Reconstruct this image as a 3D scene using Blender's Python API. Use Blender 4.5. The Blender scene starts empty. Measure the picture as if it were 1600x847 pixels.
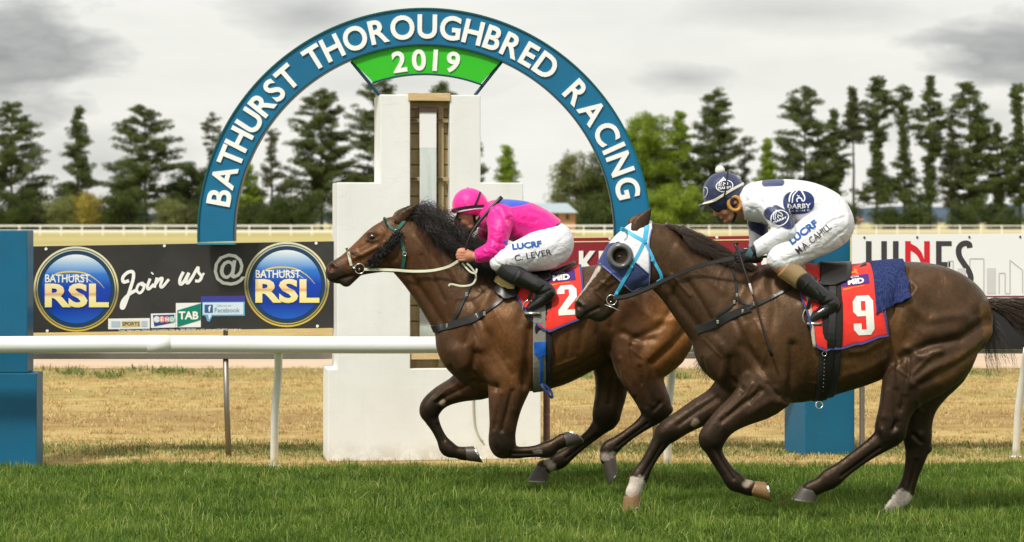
import bpy, bmesh, math, random
import numpy as np
from mathutils import Vector, Matrix, noise as mnoise
from mathutils.bvhtree import BVHTree

# ------------------------------------------------------------------ camera, sky, sun, exposure
FL = 4000.0; HC = 1.73; CXP = 800.0; HYP = 345.0; Y0 = -16.0
scene = bpy.context.scene
cam_data = bpy.data.cameras.new('camera'); cam = bpy.data.objects.new('camera', cam_data)
scene.collection.objects.link(cam); scene.camera = cam
cam.location = (0, Y0, HC); cam.rotation_euler = (math.radians(90), 0, 0)
cam_data.sensor_width = 36.0; cam_data.lens = 90.0
cam_data.shift_y = -(423.5 - HYP) / 1600.0
cam_data.clip_start = 0.1; cam_data.clip_end = 6000
cam_data.dof.use_dof = True; cam_data.dof.focus_distance = 15.6; cam_data.dof.aperture_fstop = 4.5

SUN_EL, SUN_AZ = 52.0, 212.0          # azimuth clockwise from +Y; behind the camera, to its left
world = bpy.data.worlds.new('World'); scene.world = world; world.use_nodes = True
wt = world.node_tree; wt.nodes.clear()
def wn(t, **k):
    n = wt.nodes.new(t)
    for a, b in k.items(): setattr(n, a, b)
    return n
wout = wn('ShaderNodeOutputWorld'); wbg = wn('ShaderNodeBackground')
nish = wn('ShaderNodeTexSky', sky_type='NISHITA'); nish.sun_disc = False
nish.sun_elevation = math.radians(SUN_EL); nish.sun_rotation = math.radians(SUN_AZ)
nsc = wn('ShaderNodeVectorMath', operation='SCALE'); nsc.inputs['Scale'].default_value = 0.10
wt.links.new(nish.outputs[0], nsc.inputs[0])
tc = wn('ShaderNodeTexCoord'); mp = wn('ShaderNodeMapping'); mp.inputs['Scale'].default_value = (1.0, 1.0, 3.2)
wt.links.new(tc.outputs['Generated'], mp.inputs[0])
def wmath(op, a, b=None, clamp=False):
    n = wn('ShaderNodeMath', operation=op); n.use_clamp = clamp
    for i, v in enumerate((a, b)):
        if v is None: continue
        if isinstance(v, (int, float)): n.inputs[i].default_value = v
        else: wt.links.new(v, n.inputs[i])
    return n.outputs[0]
def wnoise(scale, detail=6, rough=0.55, vec=None, dist=0.0):
    n = wn('ShaderNodeTexNoise'); n.inputs['Scale'].default_value = scale
    n.inputs['Detail'].default_value = detail; n.inputs['Roughness'].default_value = rough
    n.inputs['Distortion'].default_value = dist
    wt.links.new(vec or mp.outputs[0], n.inputs['Vector']); return n.outputs['Fac']
# drifting bands of grey in a bright overcast
n1 = wnoise(9.0, 7, 0.55, dist=0.3); n2 = wnoise(26.0, 6, 0.6)
bands = wmath('MULTIPLY', wmath('SUBTRACT', n1, 0.46, True), 2.6, True)
fine = wmath('MULTIPLY', wmath('SUBTRACT', n2, 0.45, True), 1.2, True)
def cloudbank(px, py, sx, sz):
    """soft dark cloud bank hanging in the direction seen at that point of the sky"""
    d = Vector(((px - CXP) / FL, 1.0, (HYP - py) / FL)).normalized()
    m = wn('ShaderNodeMapping', vector_type='POINT')
    m.inputs['Location'].default_value = (-d.x / sx, 0, -d.z / sz); m.inputs['Scale'].default_value = (1 / sx, 0.0, 1 / sz)
    wt.links.new(tc.outputs['Generated'], m.inputs[0])
    l = wn('ShaderNodeVectorMath', operation='LENGTH'); wt.links.new(m.outputs[0], l.inputs[0])
    s = wmath('ADD', l.outputs['Value'], wmath('MULTIPLY', wmath('SUBTRACT', n2, 0.5), 1.9))
    s = wmath('ADD', s, wmath('MULTIPLY', wmath('SUBTRACT', n1, 0.5), 1.3))
    return wmath('SUBTRACT', 1.0, wmath('MULTIPLY', s, 1.0), True)
banks = None
for (px, py, sx, sz, am) in ((45, 92, .042, .030, 1.5), (485, 20, .036, .016, .75), (1590, 85, .040, .018, 1.5),
                             (1075, 122, .030, .007, .8), (1240, 20, .07, .010, .5), (150, 250, .05, .02, .5), (1500, 190, .06, .012, .5), (620, 130, .06, .010, .35)):
    b = wmath('MULTIPLY', cloudbank(px, py, sx, sz), am, True)
    banks = b if banks is None else wmath('MAXIMUM', banks, b)
dark = wmath('MULTIPLY', wmath('ADD', wmath('MULTIPLY', bands, 0.14), wmath('MULTIPLY', fine, 0.14)), 1.0)
banks = wmath('MULTIPLY', banks, wmath('ADD', .45, wmath('MULTIPLY', n2, 0.9)))
dark = wmath('ADD', dark, wmath('MULTIPLY', banks, 0.80), True)
crm = wn('ShaderNodeMix', data_type='RGBA')
crm.inputs[6].default_value = (1.06, 1.05, 0.985, 1); crm.inputs[7].default_value = (0.25, 0.265, 0.285, 1)
wt.links.new(dark, crm.inputs[0])
mixs = wn('ShaderNodeMix', data_type='RGBA'); mixs.inputs[0].default_value = 0.94
wt.links.new(nsc.outputs[0], mixs.inputs[6]); wt.links.new(crm.outputs[2], mixs.inputs[7])
wt.links.new(mixs.outputs[2], wbg.inputs[0]); wbg.inputs[1].default_value = 0.90
wt.links.new(wbg.outputs[0], wout.inputs[0])

sun_d = bpy.data.lights.new('sun', 'SUN'); sun = bpy.data.objects.new('sun', sun_d)
scene.collection.objects.link(sun); sun_d.energy = 3.7; sun_d.angle = math.radians(7.0); sun_d.color = (1.0, 0.955, 0.88)
_e, _a = math.radians(SUN_EL), math.radians(SUN_AZ)
sdir = Vector((math.sin(_a) * math.cos(_e), math.cos(_a) * math.cos(_e), math.sin(_e)))
sun.rotation_euler = sdir.to_track_quat('Z', 'Y').to_euler()
vs = scene.view_settings
vs.view_transform = 'Standard'; vs.look = 'None'; vs.exposure = 0.0; vs.gamma = 1.0; vs.use_curve_mapping = False
scene.cycles.use_denoising = True
scene.cycles.max_bounces = 6; scene.cycles.transparent_max_bounces = 8
RNG = np.random.default_rng(7); random.seed(7)
COL = scene.collection

# ------------------------------------------------------------------ small tools
def W(px, py, y=0.0):
    """point of the place seen at photograph position px,py when it stands at world y"""
    D = y - Y0
    return np.array([(px - CXP) / FL * D, y, HC - (py - HYP) / FL * D])
def tag(o, label=None, cat=None, group=None, kind=None):
    if label: o['label'] = label
    if cat: o['category'] = cat
    if group: o['group'] = group
    if kind: o['kind'] = kind
    return o
def empty(name, loc, label=None, cat=None, group=None):
    o = bpy.data.objects.new(name, None); COL.objects.link(o); o.location = loc
    o.empty_display_size = 0.1
    return tag(o, label, cat, group)
def link(name, me, parent=None):
    o = bpy.data.objects.new(name, me); COL.objects.link(o)
    if parent is not None:
        o.parent = parent; o.matrix_parent_inverse = Matrix.Translation(-parent.location)
    return o
def lin(c):
    return tuple(((x / 255) / 12.92 if x / 255 <= .04045 else ((x / 255 + .055) / 1.055) ** 2.4) for x in c)

class MB:
    def __init__(s): s.v = []; s.f = []; s.m = []; s.n = 0; s.flat = False
    def add(s, v, f, mi=0):
        v = np.asarray(v, float)
        s.v.append(v); s.f += [tuple(i + s.n for i in q) for q in f]; s.m += [mi] * len(f); s.n += len(v)
        return s
    def box(s, a, b, mi=0, rot=None, piv=None):
        x0, y0, z0 = a; x1, y1, z1 = b
        v = np.array([[x, y, z] for z in (z0, z1) for y in (y0, y1) for x in (x0, x1)], float)
        if rot is not None:
            c, sn = math.cos(rot), math.sin(rot); p = np.array(piv if piv is not None else [0, 0, 0], float)
            w = v - p; v = np.stack([w[:, 0] * c - w[:, 1] * sn, w[:, 0] * sn + w[:, 1] * c, w[:, 2]], 1) + p
        return s.add(v, [(0, 2, 3, 1), (4, 5, 7, 6), (0, 1, 5, 4), (2, 6, 7, 3), (0, 4, 6, 2), (1, 3, 7, 5)], mi)
    def tube(s, pts, r, n=8, mi=0, cap=True):
        pts = np.asarray(pts, float); m = len(pts)
        rr = np.full(m, r) if np.isscalar(r) else np.asarray(r, float)
        t = np.gradient(pts, axis=0); t /= np.linalg.norm(t, axis=1)[:, None] + 1e-12
        ref = np.array([0, 0, 1.0]) if abs(t[0][2]) < .9 else np.array([0, 1.0, 0])
        u = np.cross(t, ref); u /= np.linalg.norm(u, axis=1)[:, None] + 1e-12
        for i in range(1, m):
            if np.dot(u[i], u[i - 1]) < 0: u[i] = -u[i]
        w = np.cross(t, u); a = np.linspace(0, 2 * math.pi, n, endpoint=False)
        V = (pts[:, None] + (u[:, None] * np.cos(a)[None, :, None] + w[:, None] * np.sin(a)[None, :, None]) * rr[:, None, None]).reshape(-1, 3)
        F = [(i * n + j, i * n + (j + 1) % n, (i + 1) * n + (j + 1) % n, (i + 1) * n + j) for i in range(m - 1) for j in range(n)]
        if cap: F += [tuple(range(n - 1, -1, -1)), tuple((m - 1) * n + j for j in range(n))]
        return s.add(V, F, mi)
    def prism(s, pts, y0, y1, mi=0):
        """closed outline in (x,z), from y0 to y1"""
        n = len(pts); a = [(p[0], y0, p[1]) for p in pts] + [(p[0], y1, p[1]) for p in pts]
        ar = sum(pts[i][0] * pts[(i + 1) % n][1] - pts[(i + 1) % n][0] * pts[i][1] for i in range(n))
        o = list(range(n)) if ar > 0 else list(range(n - 1, -1, -1))
        F = [tuple(o), tuple(i + n for i in reversed(o))]
        F += [(o[(k + 1) % n], o[k], o[k] + n, o[(k + 1) % n] + n) for k in range(n)]
        return s.add(a, F, mi)
    def build(s, name, mats, parent=None, smooth=False, bevel=0):
        me = bpy.data.meshes.new(name)
        me.from_pydata(np.concatenate(s.v).tolist(), [], s.f)
        mats = mats if isinstance(mats, (list, tuple)) else [mats]
        for m in mats: me.materials.append(m)
        if len(mats) > 1: me.polygons.foreach_set('material_index', s.m)
        if smooth and not s.flat: me.polygons.foreach_set('use_smooth', [True] * len(s.f))
        if bevel:
            bm = bmesh.new(); bm.from_mesh(me)
            bmesh.ops.bevel(bm, geom=[e for e in bm.edges if e.calc_face_angle(0) > .5], offset=bevel, segments=2, affect='EDGES', profile=.6)
            bm.to_mesh(me); bm.free()
        me.update(); return link(name, me, parent)

def fastmesh(name, V, F, mat, parent=None, smooth=False, nper=None, attrs=None):
    """V (n,3), F (m,k) arrays -> object"""
    me = bpy.data.meshes.new(name); k = F.shape[1]
    me.vertices.add(len(V)); me.vertices.foreach_set('co', np.ascontiguousarray(V, np.float32).ravel())
    me.loops.add(F.size); me.loops.foreach_set('vertex_index', np.ascontiguousarray(F, np.int32).ravel())
    me.polygons.add(len(F)); me.polygons.foreach_set('loop_start', np.arange(0, F.size, k, dtype=np.int32))
    if smooth: me.polygons.foreach_set('use_smooth', np.ones(len(F), bool))
    for m in (mat if isinstance(mat, (list, tuple)) else [mat]): me.materials.append(m)
    if attrs:
        for nm, arr in attrs.items():
            at = me.color_attributes.new(nm, 'FLOAT_COLOR', 'POINT')
            a = np.ones((len(V), 4), np.float32); a[:, :arr.shape[1]] = arr; at.data.foreach_set('color', a.ravel())
    me.update(calc_edges=True); me.validate()
    return link(name, me, parent)

# ------------------------------------------------------------------ materials
class NT:
    def __init__(s, name, rough=.6, metal=0, spec=.5):
        s.m = bpy.data.materials.new(name); s.m.use_nodes = True; s.t = s.m.node_tree
        s.b = s.t.nodes['Principled BSDF']
        s.b.inputs['Roughness'].default_value = rough; s.b.inputs['Metallic'].default_value = metal
        s.b.inputs['Specular IOR Level'].default_value = spec
        s._obj = None
    def n(s, t, **k):
        x = s.t.nodes.new(t)
        for a, b in k.items(): setattr(x, a, b)
        return x
    def L(s, a, b): s.t.links.new(a, b)
    def co(s, kind='Object'):
        if s._obj is None: s._obj = s.n('ShaderNodeTexCoord')
        return s._obj.outputs[kind]
    def map(s, scale=(1, 1, 1), kind='Object', loc=(0, 0, 0), rot=(0, 0, 0)):
        m = s.n('ShaderNodeMapping'); m.inputs['Scale'].default_value = scale; m.inputs['Location'].default_value = loc
        m.inputs['Rotation'].default_value = rot
        s.L(s.co(kind), m.inputs[0]); return m.outputs[0]
    def noise(s, scale=5, detail=4, rough=.55, vec=None, dist=0):
        x = s.n('ShaderNodeTexNoise'); x.inputs['Scale'].default_value = scale; x.inputs['Detail'].default_value = detail
        x.inputs['Roughness'].default_value = rough; x.inputs['Distortion'].default_value = dist
        s.L(vec or s.co(), x.inputs['Vector']); return x.outputs['Fac']
    def ramp(s, f, st):
        r = s.n('ShaderNodeValToRGB'); e = r.color_ramp.elements
        while len(e) < len(st): e.new(.5)
        for el, (p, c) in zip(e, st):
            el.position = p; el.color = (*c, 1) if not np.isscalar(c) else (c, c, c, 1)
        s.L(f, r.inputs[0]); return r.outputs[0]
    def mix(s, f, a, b, blend='MIX'):
        x = s.n('ShaderNodeMix', data_type='RGBA', blend_type=blend)
        for i, v in ((0, f), (6, a), (7, b)):
            if isinstance(v, (int, float)): x.inputs[i].default_value = v
            elif isinstance(v, (tuple, list)): x.inputs[i].default_value = (*v, 1)
            else: s.L(v, x.inputs[i])
        return x.outputs[2]
    def math(s, op, a, b=None):
        x = s.n('ShaderNodeMath', operation=op)
        for i, v in enumerate((a, b)):
            if v is None: continue
            if isinstance(v, (int, float)): x.inputs[i].default_value = v
            else: s.L(v, x.inputs[i])
        return x.outputs[0]
    def col(s, c):
        if isinstance(c, (tuple, list)): s.b.inputs['Base Color'].default_value = (*c, 1)
        else: s.L(c, s.b.inputs['Base Color'])
        return s
    def bump(s, h, strength=.3, dist=.01):
        x = s.n('ShaderNodeBump'); x.inputs['Strength'].default_value = strength; x.inputs['Distance'].default_value = dist
        s.L(h, x.inputs['Height'])
        if s.b.inputs['Normal'].is_linked: s.L(s.b.inputs['Normal'].links[0].from_socket, x.inputs['Normal'])
        s.L(x.outputs[0], s.b.inputs['Normal']); return s

def mat_paint(name, c, rough=.5, wear=.15, wearc=None, scale=6, bumpy=.1, spec=.4):
    """painted / printed surface: slightly mottled, with a little grime"""
    t = NT(name, rough, 0, spec)
    n = t.noise(scale, 6, .65); wc = wearc or tuple(x * .7 for x in c)
    f = t.ramp(n, [(.45, 0.0), (.75, 1.0)])
    t.col(t.mix(t.math('MULTIPLY', f, wear), c, wc))
    if bumpy: t.bump(t.noise(scale * 12, 3), bumpy, .003)
    return t.m
def mat_cloth(name, c, rough=.75, sheen=.3, weave=600, wr=.25, c2=None):
    t = NT(name, rough, 0, .3); t.b.inputs['Sheen Weight'].default_value = sheen
    t.col(t.mix(t.ramp(t.noise(9, 4), [(.4, 0.), (.7, 1.)]), c, c2 or tuple(x * .86 for x in c)))
    t.bump(t.noise(weave, 2), .15, .001)
    if wr: t.bump(t.noise(14, 3, .5, t.map((1, 1, 2.2)), .6), wr, .012)
    return t.m
def mat_leather(name, c, rough=.4):
    t = NT(name, rough, 0, .5); t.col(t.mix(t.noise(30, 4), tuple(x * .75 for x in c), tuple(x * 1.25 for x in c)))
    t.bump(t.noise(120, 3), .15, .002); return t.m
def mat_metal(name, c=(.6, .6, .6), rough=.3):
    t = NT(name, rough, 1.0); t.col(t.mix(t.noise(20, 4), c, tuple(x * .75 for x in c))); return t.m

M = {}
M['black_leather'] = mat_leather('black_leather', (.012, .011, .011), .38)
M['steel'] = mat_metal('steel', (.62, .62, .60), .25)
M['hair_black'] = None
QUAL=1.0
# ------------------------------------------------------------------ implicit-surface modelling (bodies, clothes)
class Field:
    def __init__(s, lo, hi, h):
        s.h = h; s.lo = np.array(lo, float); s.n = np.ceil((np.array(hi) - s.lo) / h).astype(int) + 1
        s.F = np.full(s.n, 1.0, np.float32)
        s.ax = [s.lo[i] + h * np.arange(s.n[i]) for i in range(3)]
    def sl(s, lo, hi):
        a = np.clip(np.floor((lo - s.lo) / s.h).astype(int), 0, s.n); b = np.clip(np.ceil((hi - s.lo) / s.h).astype(int) + 1, 0, s.n)
        return tuple(slice(i, j) for i, j in zip(a, b))
    def put(s, p0, p1, a0, a1, b0, b1, k=.02, sub=False, q=2.0):
        """tapered limb: in-plane radius a, lateral (y) radius b (metres), smooth union"""
        p0 = np.asarray(p0, float); p1 = np.asarray(p1, float); a0, a1, b0, b1 = [max(x, 1e-3) for x in (a0, a1, b0, b1)]
        ra = max(a0, a1) + k + .03; rb = max(b0, b1) + k + .03
        e = np.array([ra, rb, ra]); sl = s.sl(np.minimum(p0, p1) - e, np.maximum(p0, p1) + e)
        if any(x.stop <= x.start for x in sl): return
        X = s.ax[0][sl[0]][:, None].astype(np.float32); Z = s.ax[2][sl[2]][None, :].astype(np.float32); Y = s.ax[1][sl[1]].astype(np.float32)
        dx, dz = p1[0] - p0[0], p1[2] - p0[2]; L2 = dx * dx + dz * dz
        t = np.clip(((X - p0[0]) * dx + (Z - p0[2]) * dz) / L2, 0, 1) if L2 > 1e-8 else np.zeros((X.shape[0], Z.shape[1]), np.float32)
        d2 = (X - p0[0] - t * dx) ** 2 + (Z - p0[2] - t * dz) ** 2
        a = a0 + (a1 - a0) * t; b = b0 + (b1 - b0) * t; yc = p0[1] + (p1[1] - p0[1]) * t
        dy2 = (Y[None, :, None] - yc[:, None, :]) ** 2
        a2 = (a * a)[:, None, :]; b2 = (b * b)[:, None, :]; D2 = d2[:, None, :]
        k1 = np.sqrt(D2 / a2 + dy2 / b2) + 1e-6; k2 = np.sqrt(D2 / a2 / a2 + dy2 / b2 / b2) + 1e-6
        f = k1 * (k1 - 1) / k2
        G = s.F[sl]
        if sub: f = -f; hh = np.maximum(k - np.abs(G - f), 0) / k; s.F[sl] = np.maximum(G, f) + hh * hh * k * .25
        else: hh = np.maximum(k - np.abs(G - f), 0) / k; s.F[sl] = np.minimum(G, f) - hh * hh * k * .25
    def cut(s, p, n, k=.006):
        """keep the side of the plane where (x-p).n < 0"""
        p = np.asarray(p, float); n = np.asarray(n, float); n /= np.linalg.norm(n)
        f = ((s.ax[0] - p[0]) * n[0])[:, None, None] + ((s.ax[1] - p[1]) * n[1])[None, :, None] + ((s.ax[2] - p[2]) * n[2])[None, None, :]
        hh = np.maximum(k - np.abs(s.F - f), 0) / k; s.F = (np.maximum(s.F, f) + hh * hh * k * .25).astype(np.float32)
    def mesh(s):
        F = s.F; F[0] = F[-1] = 1; F[:, 0] = F[:, -1] = 1; F[:, :, 0] = F[:, :, -1] = 1
        S = F < 0; nx, ny, nz = F.shape
        c = S[:-1, :-1, :-1].astype(np.int8).copy()
        for i in (0, 1):
            for j in (0, 1):
                for k in (0, 1):
                    if i or j or k: c += S[i:nx - 1 + i, j:ny - 1 + j, k:nz - 1 + k]
        act = (c > 0) & (c < 8); idx = np.full(act.shape, -1, np.int64); A = np.argwhere(act); idx[act] = np.arange(len(A))
        P = np.zeros((len(A), 3)); cnt = np.zeros(len(A))
        cor = {(i, j, k): F[A[:, 0] + i, A[:, 1] + j, A[:, 2] + k] for i in (0, 1) for j in (0, 1) for k in (0, 1)}
        for ax in range(3):
            o = [x for x in range(3) if x != ax]
            for u in (0, 1):
                for v in (0, 1):
                    ca = [0, 0, 0]; ca[o[0]] = u; ca[o[1]] = v; cb = list(ca); cb[ax] = 1
                    fa, fb = cor[tuple(ca)], cor[tuple(cb)]; m = (fa < 0) != (fb < 0)
                    t = np.where(m, fa / np.where(m, fa - fb, 1), 0)
                    Q = np.tile(np.array(ca, float), (len(A), 1)); Q[:, ax] += t
                    P += Q * m[:, None]; cnt += m
        V = (A + P / cnt[:, None]) * s.h + s.lo
        quads = []
        for ax in range(3):
            o1, o2 = (ax + 1) % 3, (ax + 2) % 3
            sa = [slice(None)] * 3; sb = [slice(None)] * 3; sa[ax] = slice(0, -1); sb[ax] = slice(1, None)
            E = S[tuple(sa)] != S[tuple(sb)]; E = np.argwhere(E)
            E = E[(E[:, o1] > 0) & (E[:, o2] > 0) & (E[:, o1] < F.shape[o1] - 1) & (E[:, o2] < F.shape[o2] - 1)]
            def ci(d1, d2):
                q = E.copy(); q[:, o1] -= d1; q[:, o2] -= d2; return idx[q[:, 0], q[:, 1], q[:, 2]]
            Q = np.stack([ci(1, 1), ci(0, 1), ci(0, 0), ci(1, 0)], 1)
            ins = S[E[:, 0], E[:, 1], E[:, 2]]; Q[~ins] = Q[~ins][:, ::-1]; quads.append(Q)
        return V, np.concatenate(quads)

def spline(st, m=4):
    """Catmull-Rom through rows of numbers"""
    P = np.asarray(st, float)
    if len(P) < 3: return P
    P = np.vstack([2 * P[0] - P[1], P, 2 * P[-1] - P[-2]]); out = []
    for i in range(1, len(P) - 2):
        a, b, c, d = P[i - 1:i + 3]
        for t in np.arange(m) / m:
            out.append(.5 * ((2 * b) + (-a + c) * t + (2 * a - 5 * b + 4 * c - d) * t * t + (-a + 3 * b - 3 * c + d) * t ** 3))
    out.append(P[-2]); return np.array(out)

def meshnormals(V, Q):
    n = np.cross(V[Q[:, 2]] - V[Q[:, 0]], V[Q[:, 3]] - V[Q[:, 1]]); N = np.zeros_like(V)
    for i in range(4): np.add.at(N, Q[:, i], n)
    return N / (np.linalg.norm(N, axis=1)[:, None] + 1e-12)
def relax(V, Q, it=2, lam=.5):
    for _ in range(it):
        A = np.zeros_like(V); c = np.zeros(len(V))
        for i in range(4):
            for j in (1, 3):
                np.add.at(A, Q[:, i], V[Q[:, (i + j) % 4]]); np.add.at(c, Q[:, i], 1)
        V = V + lam * (A / c[:, None] - V)
    return V
def topx(V):
    D = V[:, 1] - Y0
    return np.stack([CXP + V[:, 0] / D * FL, HYP + (HC - V[:, 2]) / D * FL], 1)
def sdist(P, line):
    """distance (photo px) from points P to a polyline, and the nearest parameter"""
    L = np.asarray(line, float)[:, :2]; best = np.full(len(P), 1e9)
    if len(L) == 1: return np.hypot(*(P - L[0]).T)
    for a, b in zip(L[:-1], L[1:]):
        d = b - a; t = np.clip(((P - a) @ d) / (d @ d + 1e-9), 0, 1)
        best = np.minimum(best, np.hypot(*(P - a - t[:, None] * d).T))
    return best

class Sculpt:
    """a body grown from limbs given by photo position, then carved and coloured by strokes"""
    def __init__(s, yc, lo, hi, h):
        s.yc = yc; s.D = yc - Y0; s.m = s.D / FL
        a = W(lo[0], hi[1], yc); b = W(hi[0], lo[1], yc)
        s.f = Field((a[0], yc + lo[2], a[2]), (b[0], yc + hi[2], b[2]), h)
    def limb(s, st, k=.02, m=3, sub=False, inf=0.0):
        """stations (px, py, lateral offset m, in-plane radius px, lateral radius m)"""
        P = spline(st, m)
        for a, b in zip(P[:-1], P[1:]):
            s.f.put(W(a[0], a[1], s.yc + a[2]), W(b[0], b[1], s.yc + b[2]), a[3] * s.m + inf, b[3] * s.m + inf, a[4] + inf, b[4] + inf, k, sub)
            k_ = k
    def blob(s, px, py, yl, a, b, k=.02, sub=False):
        p = W(px, py, s.yc + yl); s.f.put(p, p, a * s.m, a * s.m, b, b, k, sub)
    def finish(s, relaxn=2):
        s.V, s.Q = s.f.mesh(); s.V = relax(s.V, s.Q, relaxn); s.N = meshnormals(s.V, s.Q); s.P = topx(s.V)
        s.C = None
    def carve(s, line, r, amp, side=None, power=2):
        if s.f.h > .006 * QUAL: amp = amp * 1.75; r = r * .88
        """ridge (+) or groove (-), amp in mm, r in photo px; on both flanks unless side is -1/+1"""
        d = sdist(s.P, line); w = np.exp(-(d / r) ** power)
        L = np.asarray(line, float)
        w *= np.clip(np.abs(s.N[:, 1]) * 1.6, 0, 1)
        if side: w *= (s.V[:, 1] - s.yc) * side > 0
        s.V = s.V + s.N * (w * amp * .001)[:, None]
    def nz(s):
        V = s.V; return np.sin(V[:, 0] * 71 + 2 * np.sin(V[:, 2] * 53)) * np.sin(V[:, 2] * 83 + V[:, 1] * 40) + .6 * np.sin(V[:, 0] * 190 + V[:, 2] * 60) * np.sin(V[:, 2] * 210)
    def shade(s): s.N = meshnormals(s.V, s.Q); s.P = topx(s.V)
    def paint(s, line, r, c, amt=1.0, soft=.5, side=None, ymin=None, ymax=None):
        if isinstance(c, (int, float)): c = (c,) * 3
        d = sdist(s.P, line) + (s.nz() * min(r * .22, 4.0) if s.f.h > .006 * QUAL else 0); w = np.clip((r * (1 + soft) - d) / (2 * soft * r + 1e-6), 0, 1); w = w * w * (3 - 2 * w) * amt
        yl = s.V[:, 1] - s.yc
        if side: w = w * (yl * side > -.01)
        if ymin is not None: w = w * (yl > ymin)
        if ymax is not None: w = w * (yl < ymax)
        s.C = s.C * (1 - w[:, None]) + np.array(c) * w[:, None]
    def obj(s, name, mat, parent=None):
        o = fastmesh(name, s.V, s.Q, mat, parent, True, attrs={'coat': s.C} if s.C is not None else None)
        s.bvh = BVHTree.FromPolygons([tuple(v) for v in s.V], [tuple(int(i) for i in q) for q in s.Q]); return o

def bvh_of(o):
    me = o.data; V = np.empty(len(me.vertices) * 3); me.vertices.foreach_get('co', V); V = V.reshape(-1, 3)
    return BVHTree.FromPolygons([tuple(v) for v in V], [tuple(p.vertices) for p in me.polygons])

def cast(bvhs, px, py, side=-1, ylim=None):
    """meet the surface looking straight across the course at that photo position; returns point, normal"""
    if not isinstance(bvhs, (list, tuple)): bvhs = [bvhs]
    yg = 0; it = 0; tries = [-1.45, -.6]
    while it < 3:
        it += 1; p = W(px, py, yg); o = Vector((p[0], yg + side * 3.0, p[2])); best = None
        for b in bvhs:
            h = b.ray_cast(o, Vector((0, -side, 0)), 6)
            if h[0] is not None and (best is None or (h[0].y - best[0].y) * side > 0): best = (h[0], h[1])
        if best is None:
            if not tries: return None
            yg = tries.pop(0); it = 0; continue
        yg = best[0].y
    return best

def castn(bvh, px, py, yc, side=-1):
    h = cast(bvh, px, py, side)
    if h is None:
        q = bvh.find_nearest(Vector(W(px, py, yc + side * .1))); h = (q[0], q[1])
    return h

def ribbon(mb, C, Nn, w, th=.004, lift=.0, mi=0, closed=False):
    """flat strap of width w along C with surface normals Nn"""
    C = np.asarray(C, float); Nn = np.asarray(Nn, float); m = len(C); w = np.full(m, w) if np.isscalar(w) else np.asarray(w)
    T = np.gradient(C, axis=0)
    if closed: T = np.roll(C, -1, 0) - np.roll(C, 1, 0)
    T /= np.linalg.norm(T, axis=1)[:, None] + 1e-9; S = np.cross(T, Nn); S /= np.linalg.norm(S, axis=1)[:, None] + 1e-9
    Nn = np.cross(S, T)
    a = C + Nn * lift; rows = [a - S * w[:, None] / 2, a - S * w[:, None] * .42 + Nn * th, a + S * w[:, None] * .42 + Nn * th, a + S * w[:, None] / 2, a - Nn * .001]
    V = np.stack(rows, 1).reshape(-1, 3); k = 5; F = []
    for i in range(m if closed else m - 1):
        j = (i + 1) % m
        for q in range(k): F.append((i * k + q, i * k + (q + 1) % k, j * k + (q + 1) % k, j * k + q))
    if not closed: F += [tuple(range(k)), tuple((m - 1) * k + q for q in reversed(range(k)))]
    mb.flat = True; mb.add(V, F, mi)

def strap(mb, bvh, pts, w, yc, th=.004, lift=.002, m=6, side=-1, mi=0, D=None, smooth=2):
    """strap through photo positions; lies on the surface, or at a given lateral offset where a 3rd value is set"""
    mpx = (yc - Y0) / FL
    P = [(p[0], p[1], p[2] if len(p) > 2 and p[2] is not None else 99.) for p in pts]
    S = spline([(p[0], p[1]) for p in P], m); idx = np.linspace(0, len(P) - 1, len(S))
    C = []; N = []; last = None
    for (x, y), t in zip(S, idx):
        i = int(min(t, len(P) - 1.0001)); f = t - i; ya, yb = P[i][2], P[min(i + 1, len(P) - 1)][2]
        q = None
        if ya < 90 and yb < 90: q = (W(x, y, yc + (ya + (yb - ya) * f) * (-side if side > 0 else 1)), None)
        if q is None:
            h = cast(bvh, x, y, side)
            if h is None or abs(h[0].y - yc) > .6: q = (W(x, y, (last[0][1] if last else yc + side * .1)), None)
            else: q = (np.array(h[0]), np.array(h[1]))
        n = q[1] if q[1] is not None else (last[1] if last else np.array([0, float(side), 0]))
        if q[1] is None: n = np.array([0, float(side), 0]) * .5 + n * .5
        last = (q[0], n); C.append(q[0]); N.append(n)
    C = np.array(C); N = np.array(N)
    for _ in range(smooth):
        C[1:-1] = .25 * C[:-2] + .5 * C[1:-1] + .25 * C[2:]; N[1:-1] = .25 * N[:-2] + .5 * N[1:-1] + .25 * N[2:]
    N /= np.linalg.norm(N, axis=1)[:, None]
    ribbon(mb, C, N, w * mpx, th, lift, mi); return C, N

def wrapring(bvh, p_top, p_bot, yc, n=48, lift=.004, also=()):
    """closed loop round the trunk in the plane through the line top-bottom (photo positions)"""
    a = W(*p_top, yc); b = W(*p_bot, yc); c = (a + b) / 2; u = (a - b) / np.linalg.norm(a - b); C = []; N = []
    for t in np.linspace(0, 2 * math.pi, n, endpoint=False):
        d = u * math.cos(t) + np.array([0, -1.0, 0]) * math.sin(t)
        R_ = .66 * np.linalg.norm(a - b); hs_ = [b_.ray_cast(Vector(c + d * R_), Vector(-d), R_) for b_ in (bvh, *also)]; hs_ = [h for h in hs_ if h[0] is not None]
        if not hs_: continue
        h = max(hs_, key=lambda h: np.dot(np.array(h[0]) - c, d)); nn_ = np.array(h[1]); nn_ = nn_ if np.dot(nn_, d) > 0 else -nn_
        C.append(np.array(h[0]) + nn_ * lift); N.append(nn_)
    C = np.array(C); N = np.array(N)
    for _ in range(3): C = .25 * np.roll(C, 1, 0) + .5 * C + .25 * np.roll(C, -1, 0); N = .25 * np.roll(N, 1, 0) + .5 * N + .25 * np.roll(N, -1, 0)
    return C, N

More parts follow.
